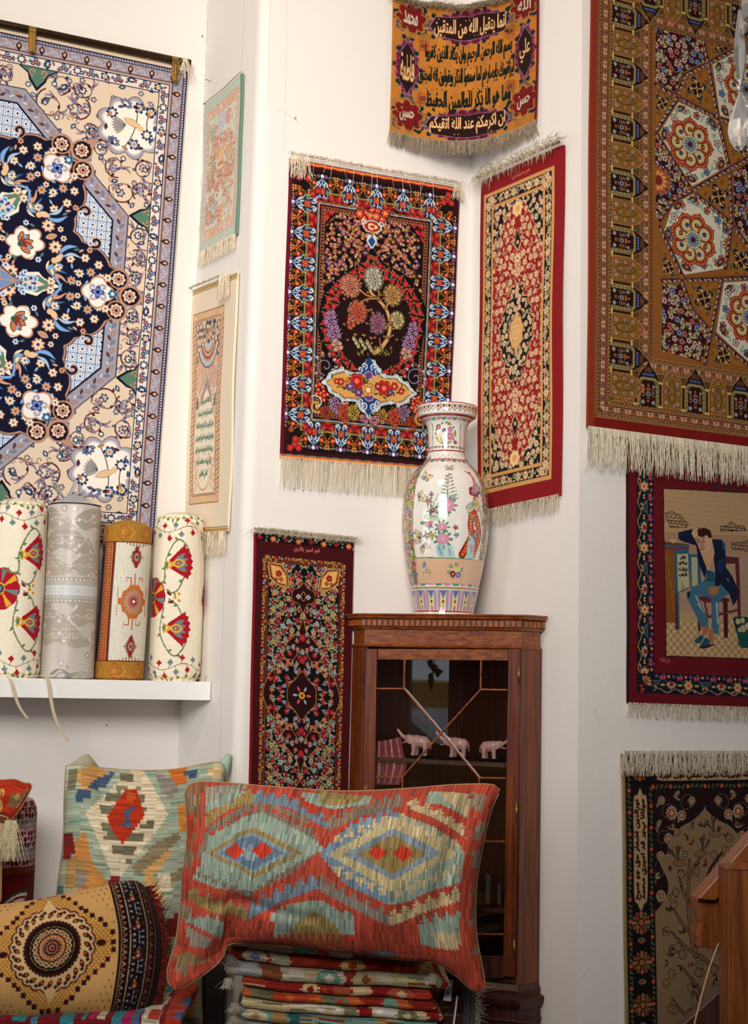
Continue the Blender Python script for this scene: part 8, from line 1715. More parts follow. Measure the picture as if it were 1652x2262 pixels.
ribbon(b2, [(112, 1490, .0), (130, 1478, .012), (150, 1490, .01), (140, 1497, .0)], .014, c='a8a8aa', mat=M_satin, yo=.30, name='satin_tie'); ribbon(b2, [(150, 1492, .0), (175, 1484, .012), (199, 1490, .01)], .014, c='a8a8aa', mat=M_satin, yo=.30, name='satin_tie')
ribbon(b3, [(258, 1496, -.01), (275, 1494, .0), (292, 1498, .0)], .012, c='d87c28', mat=mat_plain('orange_tape', 'd8802c', .8), yo=.305, name='orange_tie')

# ------------------------------------------------------------------ cushions
M_back = mat_plain('cushion_backing', 'b89468', .9, noise=.15, nscale=60, bump=.2, bscale=300)
def cushion(Q, fn, label, T=.10, kx=4, ky=4, mat=MK, wr=None, pw=.5, name='kilim_cushion', back='b08c60', Tb=None):
    cv = fn(Q.W, Q.H, Q.D); ph = random.random() * 6; Tb = T if Tb is None else Tb
    def pf(U, V): return (np.clip(4 * U * (1 - U), 0, 1) * np.clip(4 * V * (1 - V), 0, 1)) ** pw
    def pos(U, V):
        p = Q.pos(U, V); b = pf(U, V); wv = .006 * np.sin(U * 13 + ph + 3 * V) * np.sin(V * 9 + ph) + (wr(U, V) if wr is not None else 0)
        return p + Q.n * (T * b + wv * np.minimum(1, b * 3))[..., None]
    c = Q.pos(np.array([[.5]]), np.array([[1.]]))[0, 0]
    o = sheet(name, pos, cv, kx, ky, mat, thick=.001, loc=c); tag(o, label, 'cushion')
    g = np.linspace(0, 1, 41); U, V = np.meshgrid(g, g); P = Q.pos(U, V) - Q.n * (Tb * pf(U, V))[..., None] - Q.n * .001; idx = np.arange(41 * 41).reshape(41, 41)
    mesh_obj('cushion_back', P.reshape(-1, 3), np.stack([idx[:-1, :-1], idx[:-1, 1:], idx[1:, 1:], idx[1:, :-1]], -1).reshape(-1, 4), M_back, o)
    ring = np.r_[P[0, :], P[1:, -1], P[-1, ::-1][1:], P[::-1, 0][1:]]
    MB().tube(ring, .0028, 5, back, cap=False).build('piping', MF, o, True)
    return o, pos, Q
def wr_red(U, V): return -.014 * np.exp(-((V - .55 - .25 * np.sin(U * 3)) / .035) ** 2) * (U < .5) - .018 * np.exp(-((U - .3 - .25 * V) / .03) ** 2) * V - .018 * np.exp(-((U - .93 + .1 * V) / .03) ** 2) - .050 * np.exp(-((U - .12) / .16) ** 2 - ((V - .9) / .3) ** 2) - .02 * np.exp(-((U - .45) / .05) ** 2) * (1 - V) + .012 * np.sin(U * 24 + 6 * V) * np.exp(-((V - .95) / .25) ** 2) + .012 * np.exp(-((U - .75) / .2) ** 2 - ((V - .4) / .3) ** 2)
c_red = cushion(Q_RED, kilim_red, 'large red kilim cushion with two diamonds lying on the folded kilims', .17, wr=wr_red, kx=4.4, ky=4.4, Tb=.07)
c_pale = cushion(Q_PALE, kilim_pale, 'pale green kilim cushion with a red and cream diamond against the wall', .13, wr=lambda U, V: .010 * np.sin(V * 14 + U * 3) * np.exp(-(U / .2) ** 2) - .012 * np.exp(-((U - .2 - .2 * V) / .05) ** 2), Tb=.06)
for k, pts in enumerate(([(182, 1668), (196, 1666), (207, 1678), (218, 1694), (200, 1702), (165, 1698), (150, 1692)], [(506, 1664), (512, 1668), (508, 1700), (494, 1740), (484, 1700), (484, 1684)])):
    P = hit(np.array([p[0] for p in pts]), np.array([p[1] for p in pts]), Q_PALE.e[0][0] - Q_PALE.n * .02, Q_PALE.n); c = P.mean(0); n = len(P); m = MB(); pf_ = P + Q_PALE.n * .0; pb_ = P - Q_PALE.n * .05
    m.add(list(pf_) + list(pb_) + [c + Q_PALE.n * .012, c - Q_PALE.n * .06], [(i, (i + 1) % n, 2 * n) for i in range(n)] + [((i + 1) % n + n, i + n, 2 * n + 1) for i in range(n)] + [(i + n, (i + 1) % n + n, (i + 1) % n, i) for i in range(n)], ['a8a488', 'a9c0ae'][k]); o_ = m.build('corner_ear', MK, c_pale[0], True)
c_vel = cushion(Q_VEL, velvet, 'beige velvet cushion with a round dark medallion and black braided band', .15, kx=4.4, ky=4.4, mat=MW, pw=.42, name='velvet_cushion', wr=lambda U, V: .010 * np.sin(V * 8 + 1) * np.exp(-((U - .82) / .1) ** 2))
eR = Q_VEL.e[1]
fringe(c_vel[0], lambda t: eR[int(np.clip(t, 0, 1) * 199)], 520, .05, '5e1a14', .0024, name='chenille_fringe', down=unit([.85, .1, -.25]), out=Q_VEL.n, wild=.7, jit=.6, curl=.3, var=.5)
c_cam = cushion(Q_CAM, camel, 'orange red cushion with a woven camel, resting on the beige one at far left', .05, name='camel_cushion')
Q_BG = Quad((-1.33, 4.58, .95), unit([.12, -1, .1]), [(-190, 1790), (-80, 1795), (-10, 1800), (16, 1806)], [(16, 1806), (14, 1850), (4, 1900), (2, 1990)], [(-190, 2010), (-80, 2012), (2, 2006)], [(-190, 1790), (-196, 1900), (-190, 2010)])
def plain_bg(W, H, D): c = Cv(W, H, 6); c.fill('c4ae88'); [c.line([(0, k * .8), (W, k * .8)], .12, 'b8a07a') for k in range(int(H / .8))]; c.rect(0, 0, W, 2.4, '6e4430'); c.wool(.05); return c
c_bg = cushion(Q_BG, plain_bg, 'plain straw coloured cushion with a gold tassel under the camel cushion', .06, name='straw_cushion')
tp = hit(np.array(24.), np.array(1812.), np.array([-1.30, 4.52, .9]), Q_BG.n)
fringe(c_bg[0], lambda t: tp + np.array([.018 * (t - .5) * 2, 0, 0]), 130, .125, 'b8aa70', .0011, name='tassel', out=Q_BG.n, wild=.16, jit=.15, seg=6)
# burgundy bolster standing behind
cv = paisley(66, 60); bz = .92
bp = bolster(-58, 77, 1772, cv, .34, 'burgundy paisley bolster standing upright at the far left', rot=.2, mat=MK, zb=.325, rnd=.05)

# ------------------------------------------------------------------ bench under the cushions, and the folded kilims
def rows(W, H, D=None, seed=1, pal=None, blk=3.2, vert=True):
    """woven blocks, steps and diamonds in a random but reproducible order"""
    q = random.Random(seed); cv = Cv(W, H, 8); cv.fill(pal[0]); x = 0
    while x < W:
        w_ = q.uniform(blk, blk * 2.6); c = q.choice(pal); k = q.random()
        if k < .45: cv.poly([(x, -1), (x + w_, -1), (x + w_ * 1.4, H / 2), (x + w_, H + 1), (x, H + 1), (x + w_ * .4, H / 2)], c, qx=.8, qy=.8)
        elif k < .75: cv.poly([(x, H / 2), (x + w_ / 2, -1), (x + w_, H / 2), (x + w_ / 2, H + 1)], c, qx=.7, qy=.7); cv.poly([(x + w_ * .3, H / 2), (x + w_ / 2, H * .3), (x + w_ * .7, H / 2), (x + w_ / 2, H * .7)], q.choice(pal), qx=.5, qy=.5)
        else:
            for j in range(5): cv.rect(x, j * H / 5, x + w_ * q.uniform(.5, 1), (j + .6) * H / 5, q.choice(pal))
        x += w_ * q.uniform(.7, 1.1)
    kilim_noise(cv, not vert, .10, .35, 5); return cv
PALS = [['b8a884', '8a2a20', 'c0502a', '7f9a8a', 'c8943c', '7a3a24', 'b0a898'], ['a43a22', 'b8482a', '8aa090', 'c8a868', '6a7a8a', '8a2a1c', 'b8ae94'], ['b8ac98', '9a9a94', '8a2c24', '6a8a74', 'b0a27c', '84522e'], ['9a2a20', 'c8a880', 'b04a2a', '8a1f18', 'd0b488', 'a8563a'], ['c86a34', '7aa08c', '9a2c20', 'c8b894', '7a7a58', 'b8482a'], ['c8b48c', '8c1c20', 'e0d8cc', '8fa090', 'd8cfc0', '7f7a5a'], ['7aa08c', 'd0c09c', '9a3420', 'b08c54', '8a9aa8', '3a6a6a'], ['c8a880', 'd0b890', '8f9aa4', 'c4824c', 'c0b090', '9a948c'], ['9aa08c', 'c0582c', 'c0a070', '8a2a20', 'd0c4a8', '7a8a94'], ['e0d6c8', '5a7a60', '9a2a24', 'd8cdb8', 'b8a078', '8a7a6a'], ['b8a484', '9a3a28', 'c8b890', '8a9488', 'b87840']]
def folded(c, dx, w, d, h, cv, label, dz_r, waves, seed, folds=3, group=None, curl=False):
    """a kilim folded into a long slab: `folds` rounded layers seen from the front"""
    q = random.Random(seed); nx_ = 190; root = None; hh = h / folds
    for f in range(folds):
        na = 30; V = []; C_ = []; w_ = w * q.uniform(.96, 1.0); x_ = -w_ / 2 + q.uniform(-.006, .006); sh_ = q.uniform(-.008, .012); 
        for i in range(nx_):
            s = i / (nx_ - 1); x = x_ + w_ * s; zb_ = hh * f - dz_r * s + .004 * math.sin((dx + x + c[0]) * 9) + .0015 * math.sin((dx + x + c[0]) * 31); yb = sh_ + .006 * math.sin(s * 7 + f + seed)
            er = min(1., min(s, 1 - s) / .015 + .25)
            for k in range(na):
                t = PI * k / (na - 1) - PI / 2
                # front fold is a half round, then the slab runs back
                if k < 4: y = d - (k / 4) * (d - .04); z = -.46 * hh * er
                elif k >= na - 4: y = (na - 1 - k) / 4; y = d - y * (d - .04); z = .46 * hh * er
                else: a = PI * (k - 4) / (na - 9) - PI / 2; y = .012 - .022 * math.cos(a) ; z = .47 * hh * math.sin(a) * er
                V.append(c + np.array([dx + x, 0, 0]) * 0 + FX * (dx + x) + FY * (y + yb) + np.array([0, 0, zb_ + hh / 2 + z]))
                vv = ((f + (k / (na - 1) if k >= 4 else 0)) / folds) % 1.; C_.append(cv.a[min(cv.ny - 1, int(vv * cv.ny)), min(cv.nx - 1, int(s * cv.nx))])
        Fc = np.array([(i * na + k, i * na + (k + 1) % na, (i + 1) * na + (k + 1) % na, (i + 1) * na + k) for i in range(nx_ - 1) for k in range(na)])
        nm = 'folded_kilim' if root is None else 'fold_layer'
        o = mesh_obj(nm, V, Fc, MK, root, np.array(C_), True, loc=c if root is None else None)
        if root is None: root = o; tag(o, label, 'kilim', group)
    return root
FX = unit([1, .04, 0]); FY = unit([-.04, 1, 0])
PY = 4.42
def at_y(px, py, Y=PY): d = ray(px, py); return EYE + d * ((Y - EYE[1]) / d[1])
layers = [ # left px, right px, thickness in px, folds
 (500, 940, 25, 1, 'multicoloured folded kilim at the very top of the pile, with grey tassels'),
 (492, 962, 27, 1, 'red and grey striped folded kilim, second from the top of the pile'),
 (492, 992, 31, 1, 'thick folded kilim of crimson, orange and white, below the striped one'),
 (528, 962, 23, 1, 'folded kilim with green and cream steps, fourth from the top of the pile'),
 (534, 975, 21, 1, 'folded kilim of rust and cream blocks with a teal patch, mid pile'),
 (530, 982, 24, 1, 'beige folded kilim with pale blue steps in the middle of the pile'),
 (532, 972, 24, 1, 'folded kilim with small orange squares, near the foot of the picture'),
 (514, 968, 28, 1, 'white folded kilim with green and red zigzags at the bottom edge'),
 (518, 965, 34, 2, 'lowest folded kilim resting on the low stool')]
zk = at_y(700, 2086)[2]
for k, (x0, x1, th_, fo, lab) in enumerate(layers):
    a = at_y(x0, 2150); b = at_y(x1, 2150); h = th_ * .00141; w = np.linalg.norm(b - a); c = (a + b) / 2; zk -= h + .001; c[2] = zk + .020
    folded(c, 0, w, .40, h * .98, rows(w * 100, 9, seed=20 + k, pal=PALS[k], blk=4), lab, .040, .0, k, fo)
zst = zk - .024
# grey pompom tassels
fr_t = [(507, 2108), (958, 2150), (505, 2160)]
top = bpy.data.objects['folded_kilim']
for px, py in fr_t:
    p = at_y(px, py, PY - .03); fringe(top, lambda t, p=p: p + np.array([.02 * (t - .5), 0, 0]), 46, .03, '8f8a8a', .0017, name='wool_tassel', out=(0, -1, 0), wild=.6, jit=.4)
for px, py in ((518, 2215), (516, 2245)):
    p = at_y(px, py, PY - .02); fringe(bpy.data.objects['folded_kilim.005'], lambda t, p=p: p + np.array([.02 * (t - .5), 0, 0]), 40, .026, '7a7068', .0019, name='wool_tassel', out=(0, -1, 0), wild=.9, jit=.4)
M_blk0 = mat_plain('gap_black', '16100e', .6)
M_dkwood = mat_wood('stool_wood', '3a2014', '6a4028', .5, 5, 0, .1)
def boxthing(name, x0, x1, y0, y1, z1, label, cat, mat, legs=True):
    t = empty(name, (x0 / 2 + x1 / 2, y0 / 2 + y1 / 2, 0)); soften(MB().box(x0, y0, z1 - .04, x1, y1, z1).build('seat', mat, t), .004)
    for x in (x0 + .04, x1 - .04):
        for y in (y0 + .04, y1 - .04): MB().box(x - .025, y - .025, 0, x + .025, y + .025, z1 - .04).build('leg', mat, t)
    return tag(t, label, cat)
ca = at_y(500, 2300); cb = at_y(985, 2300)
boxthing('low_stool', ca[0] - .02, cb[0] + .02, PY - .02, PY + .50, zst - .004, 'low dark wooden stool under the pile of folded kilims', 'stool', M_dkwood)
bz1 = .32; A0 = np.array([pA[0], pA[1], 0]); bf = lambda x, y, z: A0 - dW * x + nW * y + np.array([0, 0, z])
t = empty('bench', bf(1.1, .55, 0)); soften(MB().box(.35, .03, bz1 - .05, 2.5, 1.15, bz1, bf).build('seat', M_dkwood, t), .004)
for x in (.39, 2.46):
    for y in (.07, 1.11): MB().box(x - .025, y - .025, 0, x + .025, y + .025, bz1 - .05, bf).build('leg', M_dkwood, t)
tag(t, 'low wooden bench along the left wall carrying the cushions', 'bench')
cv = rows(120, 40, seed=77, pal=['7a1c24', 'a82a5a', '8a2a20', '3f8a90', 'c8c0a8', '5a6a8a', 'b0402a'], blk=3)
e0 = hit(np.array([-260., 400.]), np.array([2252., 2246.]), np.array([-1.1, 4.20, .5]), np.array([0., -1, 0]))
def cpos(U, V):
    b = e0[0] * (1 - U[..., None]) + e0[1] * U[..., None]; v = V[..., None]; k = np.clip(v * 2.0, 0, 1)
    return b + np.array([0, .42, 0]) * (1 - k) + np.array([0, -.012, 0]) * np.sin(np.clip(v * 2 - 1, 0, 1) * PI / 2) + np.array([0, 0, -.175]) * np.clip(v * 2 - 1, 0, 1) + np.array([0, 0, .003]) * np.sin(U * 40 + V * 9)[..., None]
cvr = sheet('folded_cover', cpos, cv, 3, 4, MK, thick=.02, loc=e0.mean(0) + [0, .2, -.18]); tag(cvr, 'crimson and pink woven cover folded on the bench under the velvet cushion', 'textile')
a = at_y(452, 2105, 4.95); b = at_y(500, 2105, 4.95); ck = empty('gap_filler_box', (a[0], 4.97, 0)); soften(MB().box(a[0] - .02, 4.945, .02, b[0], 5.035, a[2]).build('filler_body', M_blk0, ck), .004); soften(MB().box(a[0] - .025, 4.94, a[2], b[0] + .005, 5.038, a[2] + .015).build('lid', M_blk0, ck), .003); MB().box(a[0], 4.95, 0, b[0] - .02, 5.03, .03).build('plinth', M_blk0, ck); tag(ck, 'black box added to fill the dark gap between the pale cushion and the pile', 'filler')  # black box added to keep this gap dark
# rugs hanging right of the pile
def hang_piece(pts, Y, cvf, name, label, T=.02):
    a = [at_y(x, y, Y) for x, y in pts]; Qd = Quad(a[0], (0, -1, 0), pts[0:2], [pts[1], pts[2]], [pts[3], pts[2]], [pts[0], pts[3]]); cv = cvf(Qd.W, Qd.H)
    o = sheet(name, lambda U, V: Qd.pos(U, V) + Qd.n * (.006 * np.sin(U * 14))[..., None], cv, 4, 4, MK, thick=T, loc=Qd.pos(np.array([[.5]]), np.array([[1.]]))[0, 0]); tag(o, label, 'rug'); return o, Qd
def stripes(W, H): c = Cv(W, H, 8); c.fill('4a2c26'); [c.rect(0, k * 1.3, W, k * 1.3 + .5, ['6a3a30', '2c1c1c', '7a6a58', '8a2a22'][k % 4]) for k in range(int(H / 1.3) + 1)]; kilim_noise(c, False, .2, .3, 3); return c
def greys(W, H): c = Cv(W, H, 8); c.fill('6a6862'); tile_scatter(c, 0, 0, W, H, 1.1, lambda c, x, y, q: c.leaf(x, y, 1.1, .3, q.uniform(0, 6), q.choice(['54524e', '8a8880', '3c3c3a'])), .4); c.wool(.15); return c
h1, _ = hang_piece([(975, 2150), (1022, 2150), (1012, 2330), (965, 2330)], 4.62, stripes, 'hanging_rug', 'dark brown striped rug end hanging beside the pile of kilims')
h2, Q2 = hang_piece([(1018, 2160), (1052, 2160), (1048, 2330), (1006, 2330)], 4.66, greys, 'hanging_rug', 'grey shaggy rug end hanging in front of the cabinet base')
fringe(h2, lambda t: Q2.pos(np.array([[1.]]), np.array([[np.clip(t, 0, 1)]]))[0, 0], 180, .03, '77746c', .0018, name='shaggy_fringe', down=unit([.5, 0, -.6]), out=(0, -1, 0), wild=.7, jit=.6)
M_card = mat_plain('tag_card', 'd4d4dc', .6)
for pts, lab in (([(984, 2165), (1001, 2165), (996, 2212), (979, 2210)], 'white price tag beside the top kilims, upper one'), ([(1008, 2200), (1012, 2200), (1004, 2262), (1000, 2262)], 'narrow white label hanging on the striped rug')):
    P = [at_y(x, y, 4.56) for x, y in pts]; V = P + [p + np.array([0, .001, 0]) for p in P]
    o = MB().add(V, [(0, 1, 2, 3), (7, 6, 5, 4), (0, 4, 5, 1), (1, 5, 6, 2), (2, 6, 7, 3), (3, 7, 4, 0)]).build('price_tag', M_card, None, False, loc=P[3]); tag(o, lab, 'tag')
def writing(par, s_, c, w, h, ex, ez, mat, nrm):
    v, tr = text_tris(s_, .01); V = [c + ex * a * w - ez * b * h for a, b in v]; n = len(V); mesh_obj('lettering', V, tr, mat, par, None, False)
M_ink = mat_plain('tag_ink', '2a2a30', .8)
pt = bpy.data.objects['price_tag']; writing(pt, '* R', at_y(988, 2192, 4.557), .010, .008, unit([.25, 0, -1]), unit([.95, 0, .2]), M_ink, None)
# ------------------------------------------------------------------ corner cabinet
M_mah = mat_wood('mahogany', '34100a', '7c3a14', .3, 3.2, 2, .25, 26); M_mahx = mat_wood('mahogany_cross', '481a0a', '98501e', .3, 3.2, 0, .25, 26); M_mahd = mat_wood('mahogany_dark', '200a06', '4c1e10', .45, 5, 2, .1, 9)
M_blackl = mat_plain('black_joint_shade', '120806', .4)
cdir = unit([math.cos(math.radians(18.5)), -math.sin(math.radians(18.5)), 0]); cn = np.array([cdir[1], -cdir[0], 0]) ; 
if cn[1] > 0: cn = -cn
cP = np.array([.262, 5.03, 0])
def fp(px, py): return hit(px, py, cP, cn)
Lf, Rf = fp(803, 1440), fp(1151, 1440); Lf[2] = Rf[2] = 0
Rw = hit(1194.5, 1440, pC + nV * .012, nV); Lw = hit(778.5, 1440, pB + nW * .018, nW); Rw[2] = Lw[2] = 0
cab = empty('corner_cabinet', (Lf + Rf) / 2); tag(cab, 'tall glazed mahogany corner cabinet with a dentil cornice, holding the vase', 'cabinet')
path = [Lw, Lf, Rf, Rw]
def ring(d, z, back=.004):
    """footprint of the front and the two canted sides pushed outward by d"""
    out = []; e = [unit(path[i + 1] - path[i]) for i in range(3)]; nn_ = [np.array([v[1], -v[0], 0]) for v in e]; nn_ = [v if v[1] < 0 else -v for v in nn_]
    out.append(path[0] + nn_[0] * d + dW * 0)
    for i in (1, 2): a, b = nn_[i - 1], nn_[i]; m_ = unit(a + b); out.append(path[i] + m_ * d / m_.dot(a))
    out.append(path[3] + nn_[2] * d)
    out = [o + np.array([0, 0, z]) for o in out]
    # keep the ends clear of the walls
    if d > 0: out[0] = out[0] + nW * 0.0; out[-1] = out[-1] + nV * 0.0
    return out
def sweep(name, prof, mat, fill_top=False, col=None):
    V = []; n = len(prof); bk = [pB + nW * .016, pC + nV * .01]
    ctr = np.array([pC[0], pC[1], 0]) + unit(nW + nV) * .03
    for d, z in prof: V += ring(d, z) + [ctr + np.array([0, 0, z])]
    F_ = [(i * 5 + k, i * 5 + (k + 1) % 5, i * 5 + 5 + (k + 1) % 5, i * 5 + 5 + k) for i in range(n - 1) for k in range(5)]
    F_ += [tuple(range(5))[::-1], tuple((n - 1) * 5 + k for k in range(5))]
    return soften(MB().add(V, F_).build(name, mat, cab), .0012)
def zf(y): return fp(978, y)[2]
zT = zf(1357)
sweep('cornice', [(.0, zf(1392)), (.006, zf(1391)), (.010, zf(1387)), (.012, zf(1386)), (.013, zf(1369)), (.026, zf(1367)), (.029, zf(1362)), (.034, zf(1360)), (.034, zT)], M_mahx)
sweep('frieze', [(-.004, zf(1426)), (-.004, zf(1390))], M_mahx)
sweep('bead', [(-.004, zf(1432)), (.002, zf(1431)), (.007, zf(1428)), (.002, zf(1425)), (-.004, zf(1424))], M_mahx)
# dentils
m = MB(); r0 = ring(.013, 0); n_d = 29
for i in range(3):
    a, b = r0[i], r0[i + 1]; L_ = np.linalg.norm(b - a); e = unit(b - a); o_ = np.array([e[1], -e[0], 0]); o_ = o_ if o_[1] < 0 else -o_; n = max(1, int(L_ / .0205)); p_ = L_ / n
    for k in range(n): fr = lambda x, y, z, a=a, e=e, o_=o_, k=k, p_=p_: a + e * ((k + .5) * p_ + x) + o_ * y + np.array([0, 0, z]); m.box(-.0075, -.001, zf(1384), .0075, .009, zf(1371), fr)
m.build('dentil_moulding', mat_wood('dentil_wood', '6a3010', 'a85a22', .3, 5, 0, .3), cab)
m = MB(); rr_ = ring(.0135, zf(1385)) + ring(.0135, zf(1370)); m.add(rr_, [(0, 1, 5, 4), (1, 2, 6, 5), (2, 3, 7, 6)]); m.build('dentil_shadow_strip', M_blackl, cab)  # black strip painted in for the shade between the dentils
# canted sides and carcass
zB = zf(2163)
def slab(a, b, z0, z1, th, name, mat, par=cab, out=None):
    e = unit(b - a); o_ = np.array([e[1], -e[0], 0]); o_ = o_ if o_[1] < 0 else -o_; L_ = np.linalg.norm((b - a)[:2])
    fr = lambda x, y, z: a * [1, 1, 0] + e * x + o_ * y + np.array([0, 0, z]); return soften(MB().box(0, -th, z0, L_, 0, z1, fr).build(name, mat, par), .001)
slab(Rf + cdir * .0, Rw, zB, zf(1431), .018, 'side_panel', M_mah); slab(Lw, Lf, zB, zf(1431), .018, 'side_panel', M_mah)
ctr = np.array([pC[0], pC[1], 0]) + unit(nW + nV) * .035
M_in = mat_wood('cabinet_interior', '241008', '4e2812', .5, 4, 2, .0, 22)
slab(Lw + nW * .004 + dW * .02, ctr, zB, zf(1431), .008, 'back_panel', M_in); slab(ctr, Rw + nV * .004, zB, zf(1431), .008, 'back_panel', M_in)
# base
sweep('base_moulding', [(.0, zf(2215)), (.020, zf(2212)), (.030, zf(2200)), (.032, zf(2188)), (.012, zf(2184)), (.014, zf(2172)), (.004, zf(2164)), (.0, zf(2160))], M_mahd)
sweep('base_cupboard', [(.014, .06), (.014, zf(2212))], M_mahd); sweep('plinth', [(.03, 0), (.03, .07), (.02, .08)], M_mahd); sweep('base_bead', [(.013, zf(2243)), (.020, zf(2240)), (.020, zf(2236)), (.013, zf(2233))], M_mahd)
# door: frame, astragals, glass
door = empty('glazed_door', (Lf + Rf) / 2); door.parent = cab; door.location = (0, 0, 0); door['_o'] = list(cab['_o'])
def fb(x, y): return x, y
def bar(px0, py0, px1, py1, w_, name, mat, off=.0, th=.018, par=door, shape='flat'):
    a, b = fp(px0, py0), fp(px1, py1); e = unit(b - a); s_ = np.cross(e, cn); L_ = np.linalg.norm(b - a)
    fr = lambda x, y, z: a + e * x + s_ * y + cn * (off + z); return soften(MB().box(0, -w_ / 2, -th, L_, w_ / 2, 0, fr).build(name, mat, par), .0015)
k_ = .00168
dx = lambda x, y: x - (y - 1440) * .0168     # plumb lines lean in the picture
def V_(x, y0, y1, w_, *a, **k): return bar(dx(x, y0), y0, dx(x, y1), y1, w_ * k_, *a, **k)
V_(819.5, 1433, 2158, 27, 'stile', M_mah); V_(1136.5, 1433, 2158, 27, 'stile', M_mah)
bar(834, 1445, 1122, 1447, 24 * k_, 'top_rail', M_mahx); bar(822, 2135, 1112, 2137, 46 * k_, 'bottom_rail', M_mahd)
V_(807, 1433, 2158, 2.0, 'dark_gap', M_blackl, off=.0006); V_(1151, 1433, 2158, 2.4, 'dark_gap', M_blackl, off=.0006)
def As(x0, y0, x1, y1): bar(x0 - (y0 - 1440) * .0168, y0, x1 - (y1 - 1440) * .0168, y1, 3.8 * k_, 'astragal', M_mahx, off=.004, th=.012)
Xl, Xa, Xb, Xr = 834, 894, 1063, 1122; Xm = 978.5
for y0, y1, yc in ((1521, 1716, 1618), (1856, 2062, 1959)):
    As(Xa, y0, Xm, yc); As(Xm, yc, Xb, y1 + 2); As(Xb, y0 + 2, Xm, yc); As(Xm, yc, Xa, y1)
for y in (1521, 1716, 1856, 2061): As(Xl, y, Xa, y); As(Xb, y + 2, Xr, y + 3)
for y0, y1 in ((1458, 1521), (1716, 1856), (2061, 2112)): As(Xa, y0, Xa, y1); As(Xb, y0, Xb, y1 + 2)
m_, t_, N_, L_, b_ = nt('cabinet_glass'); b_.inputs['Roughness'].default_value = .01; b_.inputs['Transmission Weight'].default_value = 1; b_.inputs['IOR'].default_value = 1.5; b_.inputs['Base Color'].default_value = (.95, .93, .9, 1)
G = [fp(829, 1455), fp(1127, 1457), fp(1114, 2118), fp(816, 2116)]; V = [g - cn * .004 for g in G] + [g - cn * .007 for g in G]
MB().add(V, [(3, 2, 1, 0), (4, 5, 6, 7), (0, 1, 5, 4), (1, 2, 6, 5), (2, 3, 7, 6), (3, 0, 4, 7)]).build('glass_pane', m_, door)
for y in (1491, 1793, 2095):
    a, b = fp(dx(1147, y), y - 20), fp(dx(1147, y), y + 21); h_ = MB().tube([a + cn * .002, b + cn * .002], .0034, 8).build('brass_hinge', M_brass, door, True)
e_ = fp(dx(813, 1742), 1742); q = [(0, 9), (3, 4), (7, 2), (3, -1), (5, -5), (3, -16), (-3, -16), (-5, -5), (-3, -1), (-7, 2), (-3, 4)]
V = [e_ + cdir * x * k_ + np.array([0, 0, y * k_]) + cn * .0005 for x, y in q]; V2 = [v + cn * .002 for v in V]; n = len(q)
MB().add(V + V2, [tuple(range(n, 2 * n))] + [(i, (i + 1) % n, n + (i + 1) % n, n + i) for i in range(n)]).build('brass_escutcheon', M_brass, door)
# interior shelves
def shelf(y, name='shelf'):
    z = zf(y); b = [Lf - cn * .03 + cdir * .015, Rf - cn * .03 - cdir * .015, Rw + nV * .03 - cn * .02, ctr - unit(nW + nV) * -.03, Lw + nW * .03 - cn * .02]
    V = [p * [1, 1, 0] + np.array([0, 0, z - .016]) for p in b] + [p * [1, 1, 0] + np.array([0, 0, z]) for p in b]
    MB().add(V, [(4, 3, 2, 1, 0), (5, 6, 7, 8, 9)] + [(i, (i + 1) % 5, 5 + (i + 1) % 5, 5 + i) for i in range(5)]).build(name, M_in, cab); return z
# parallax: the shelf sits behind the glass, so its edge is measured on its own plane
def inn(px, py, d): return hit(px, py, cP - cn * d, cn)
zS = inn(1000, 1680, .03)[2]; 
def shelf_z(z): 
    b = [Lf - cn * .03 + cdir * .012, Rf - cn * .03 - cdir * .012, Rw + nV * .02 - cn * .02, ctr + unit(nW + nV) * .02, Lw + nW * .02 - cn * .02]
    V = [p * [1, 1, 0] + np.array([0, 0, z - .016]) for p in b] + [p * [1, 1, 0] + np.array([0, 0, z]) for p in b]
    MB().add(V, [(4, 3, 2, 1, 0), (5, 6, 7, 8, 9)] + [(i, (i + 1) % 5, 5 + (i + 1) % 5, 5 + i) for i in range(5)]).build('shelf', M_in, cab)
zS2 = inn(1090, 2005, .03)[2]; shelf_z(zS); shelf_z(zS2); shelf_z(zB + .016)
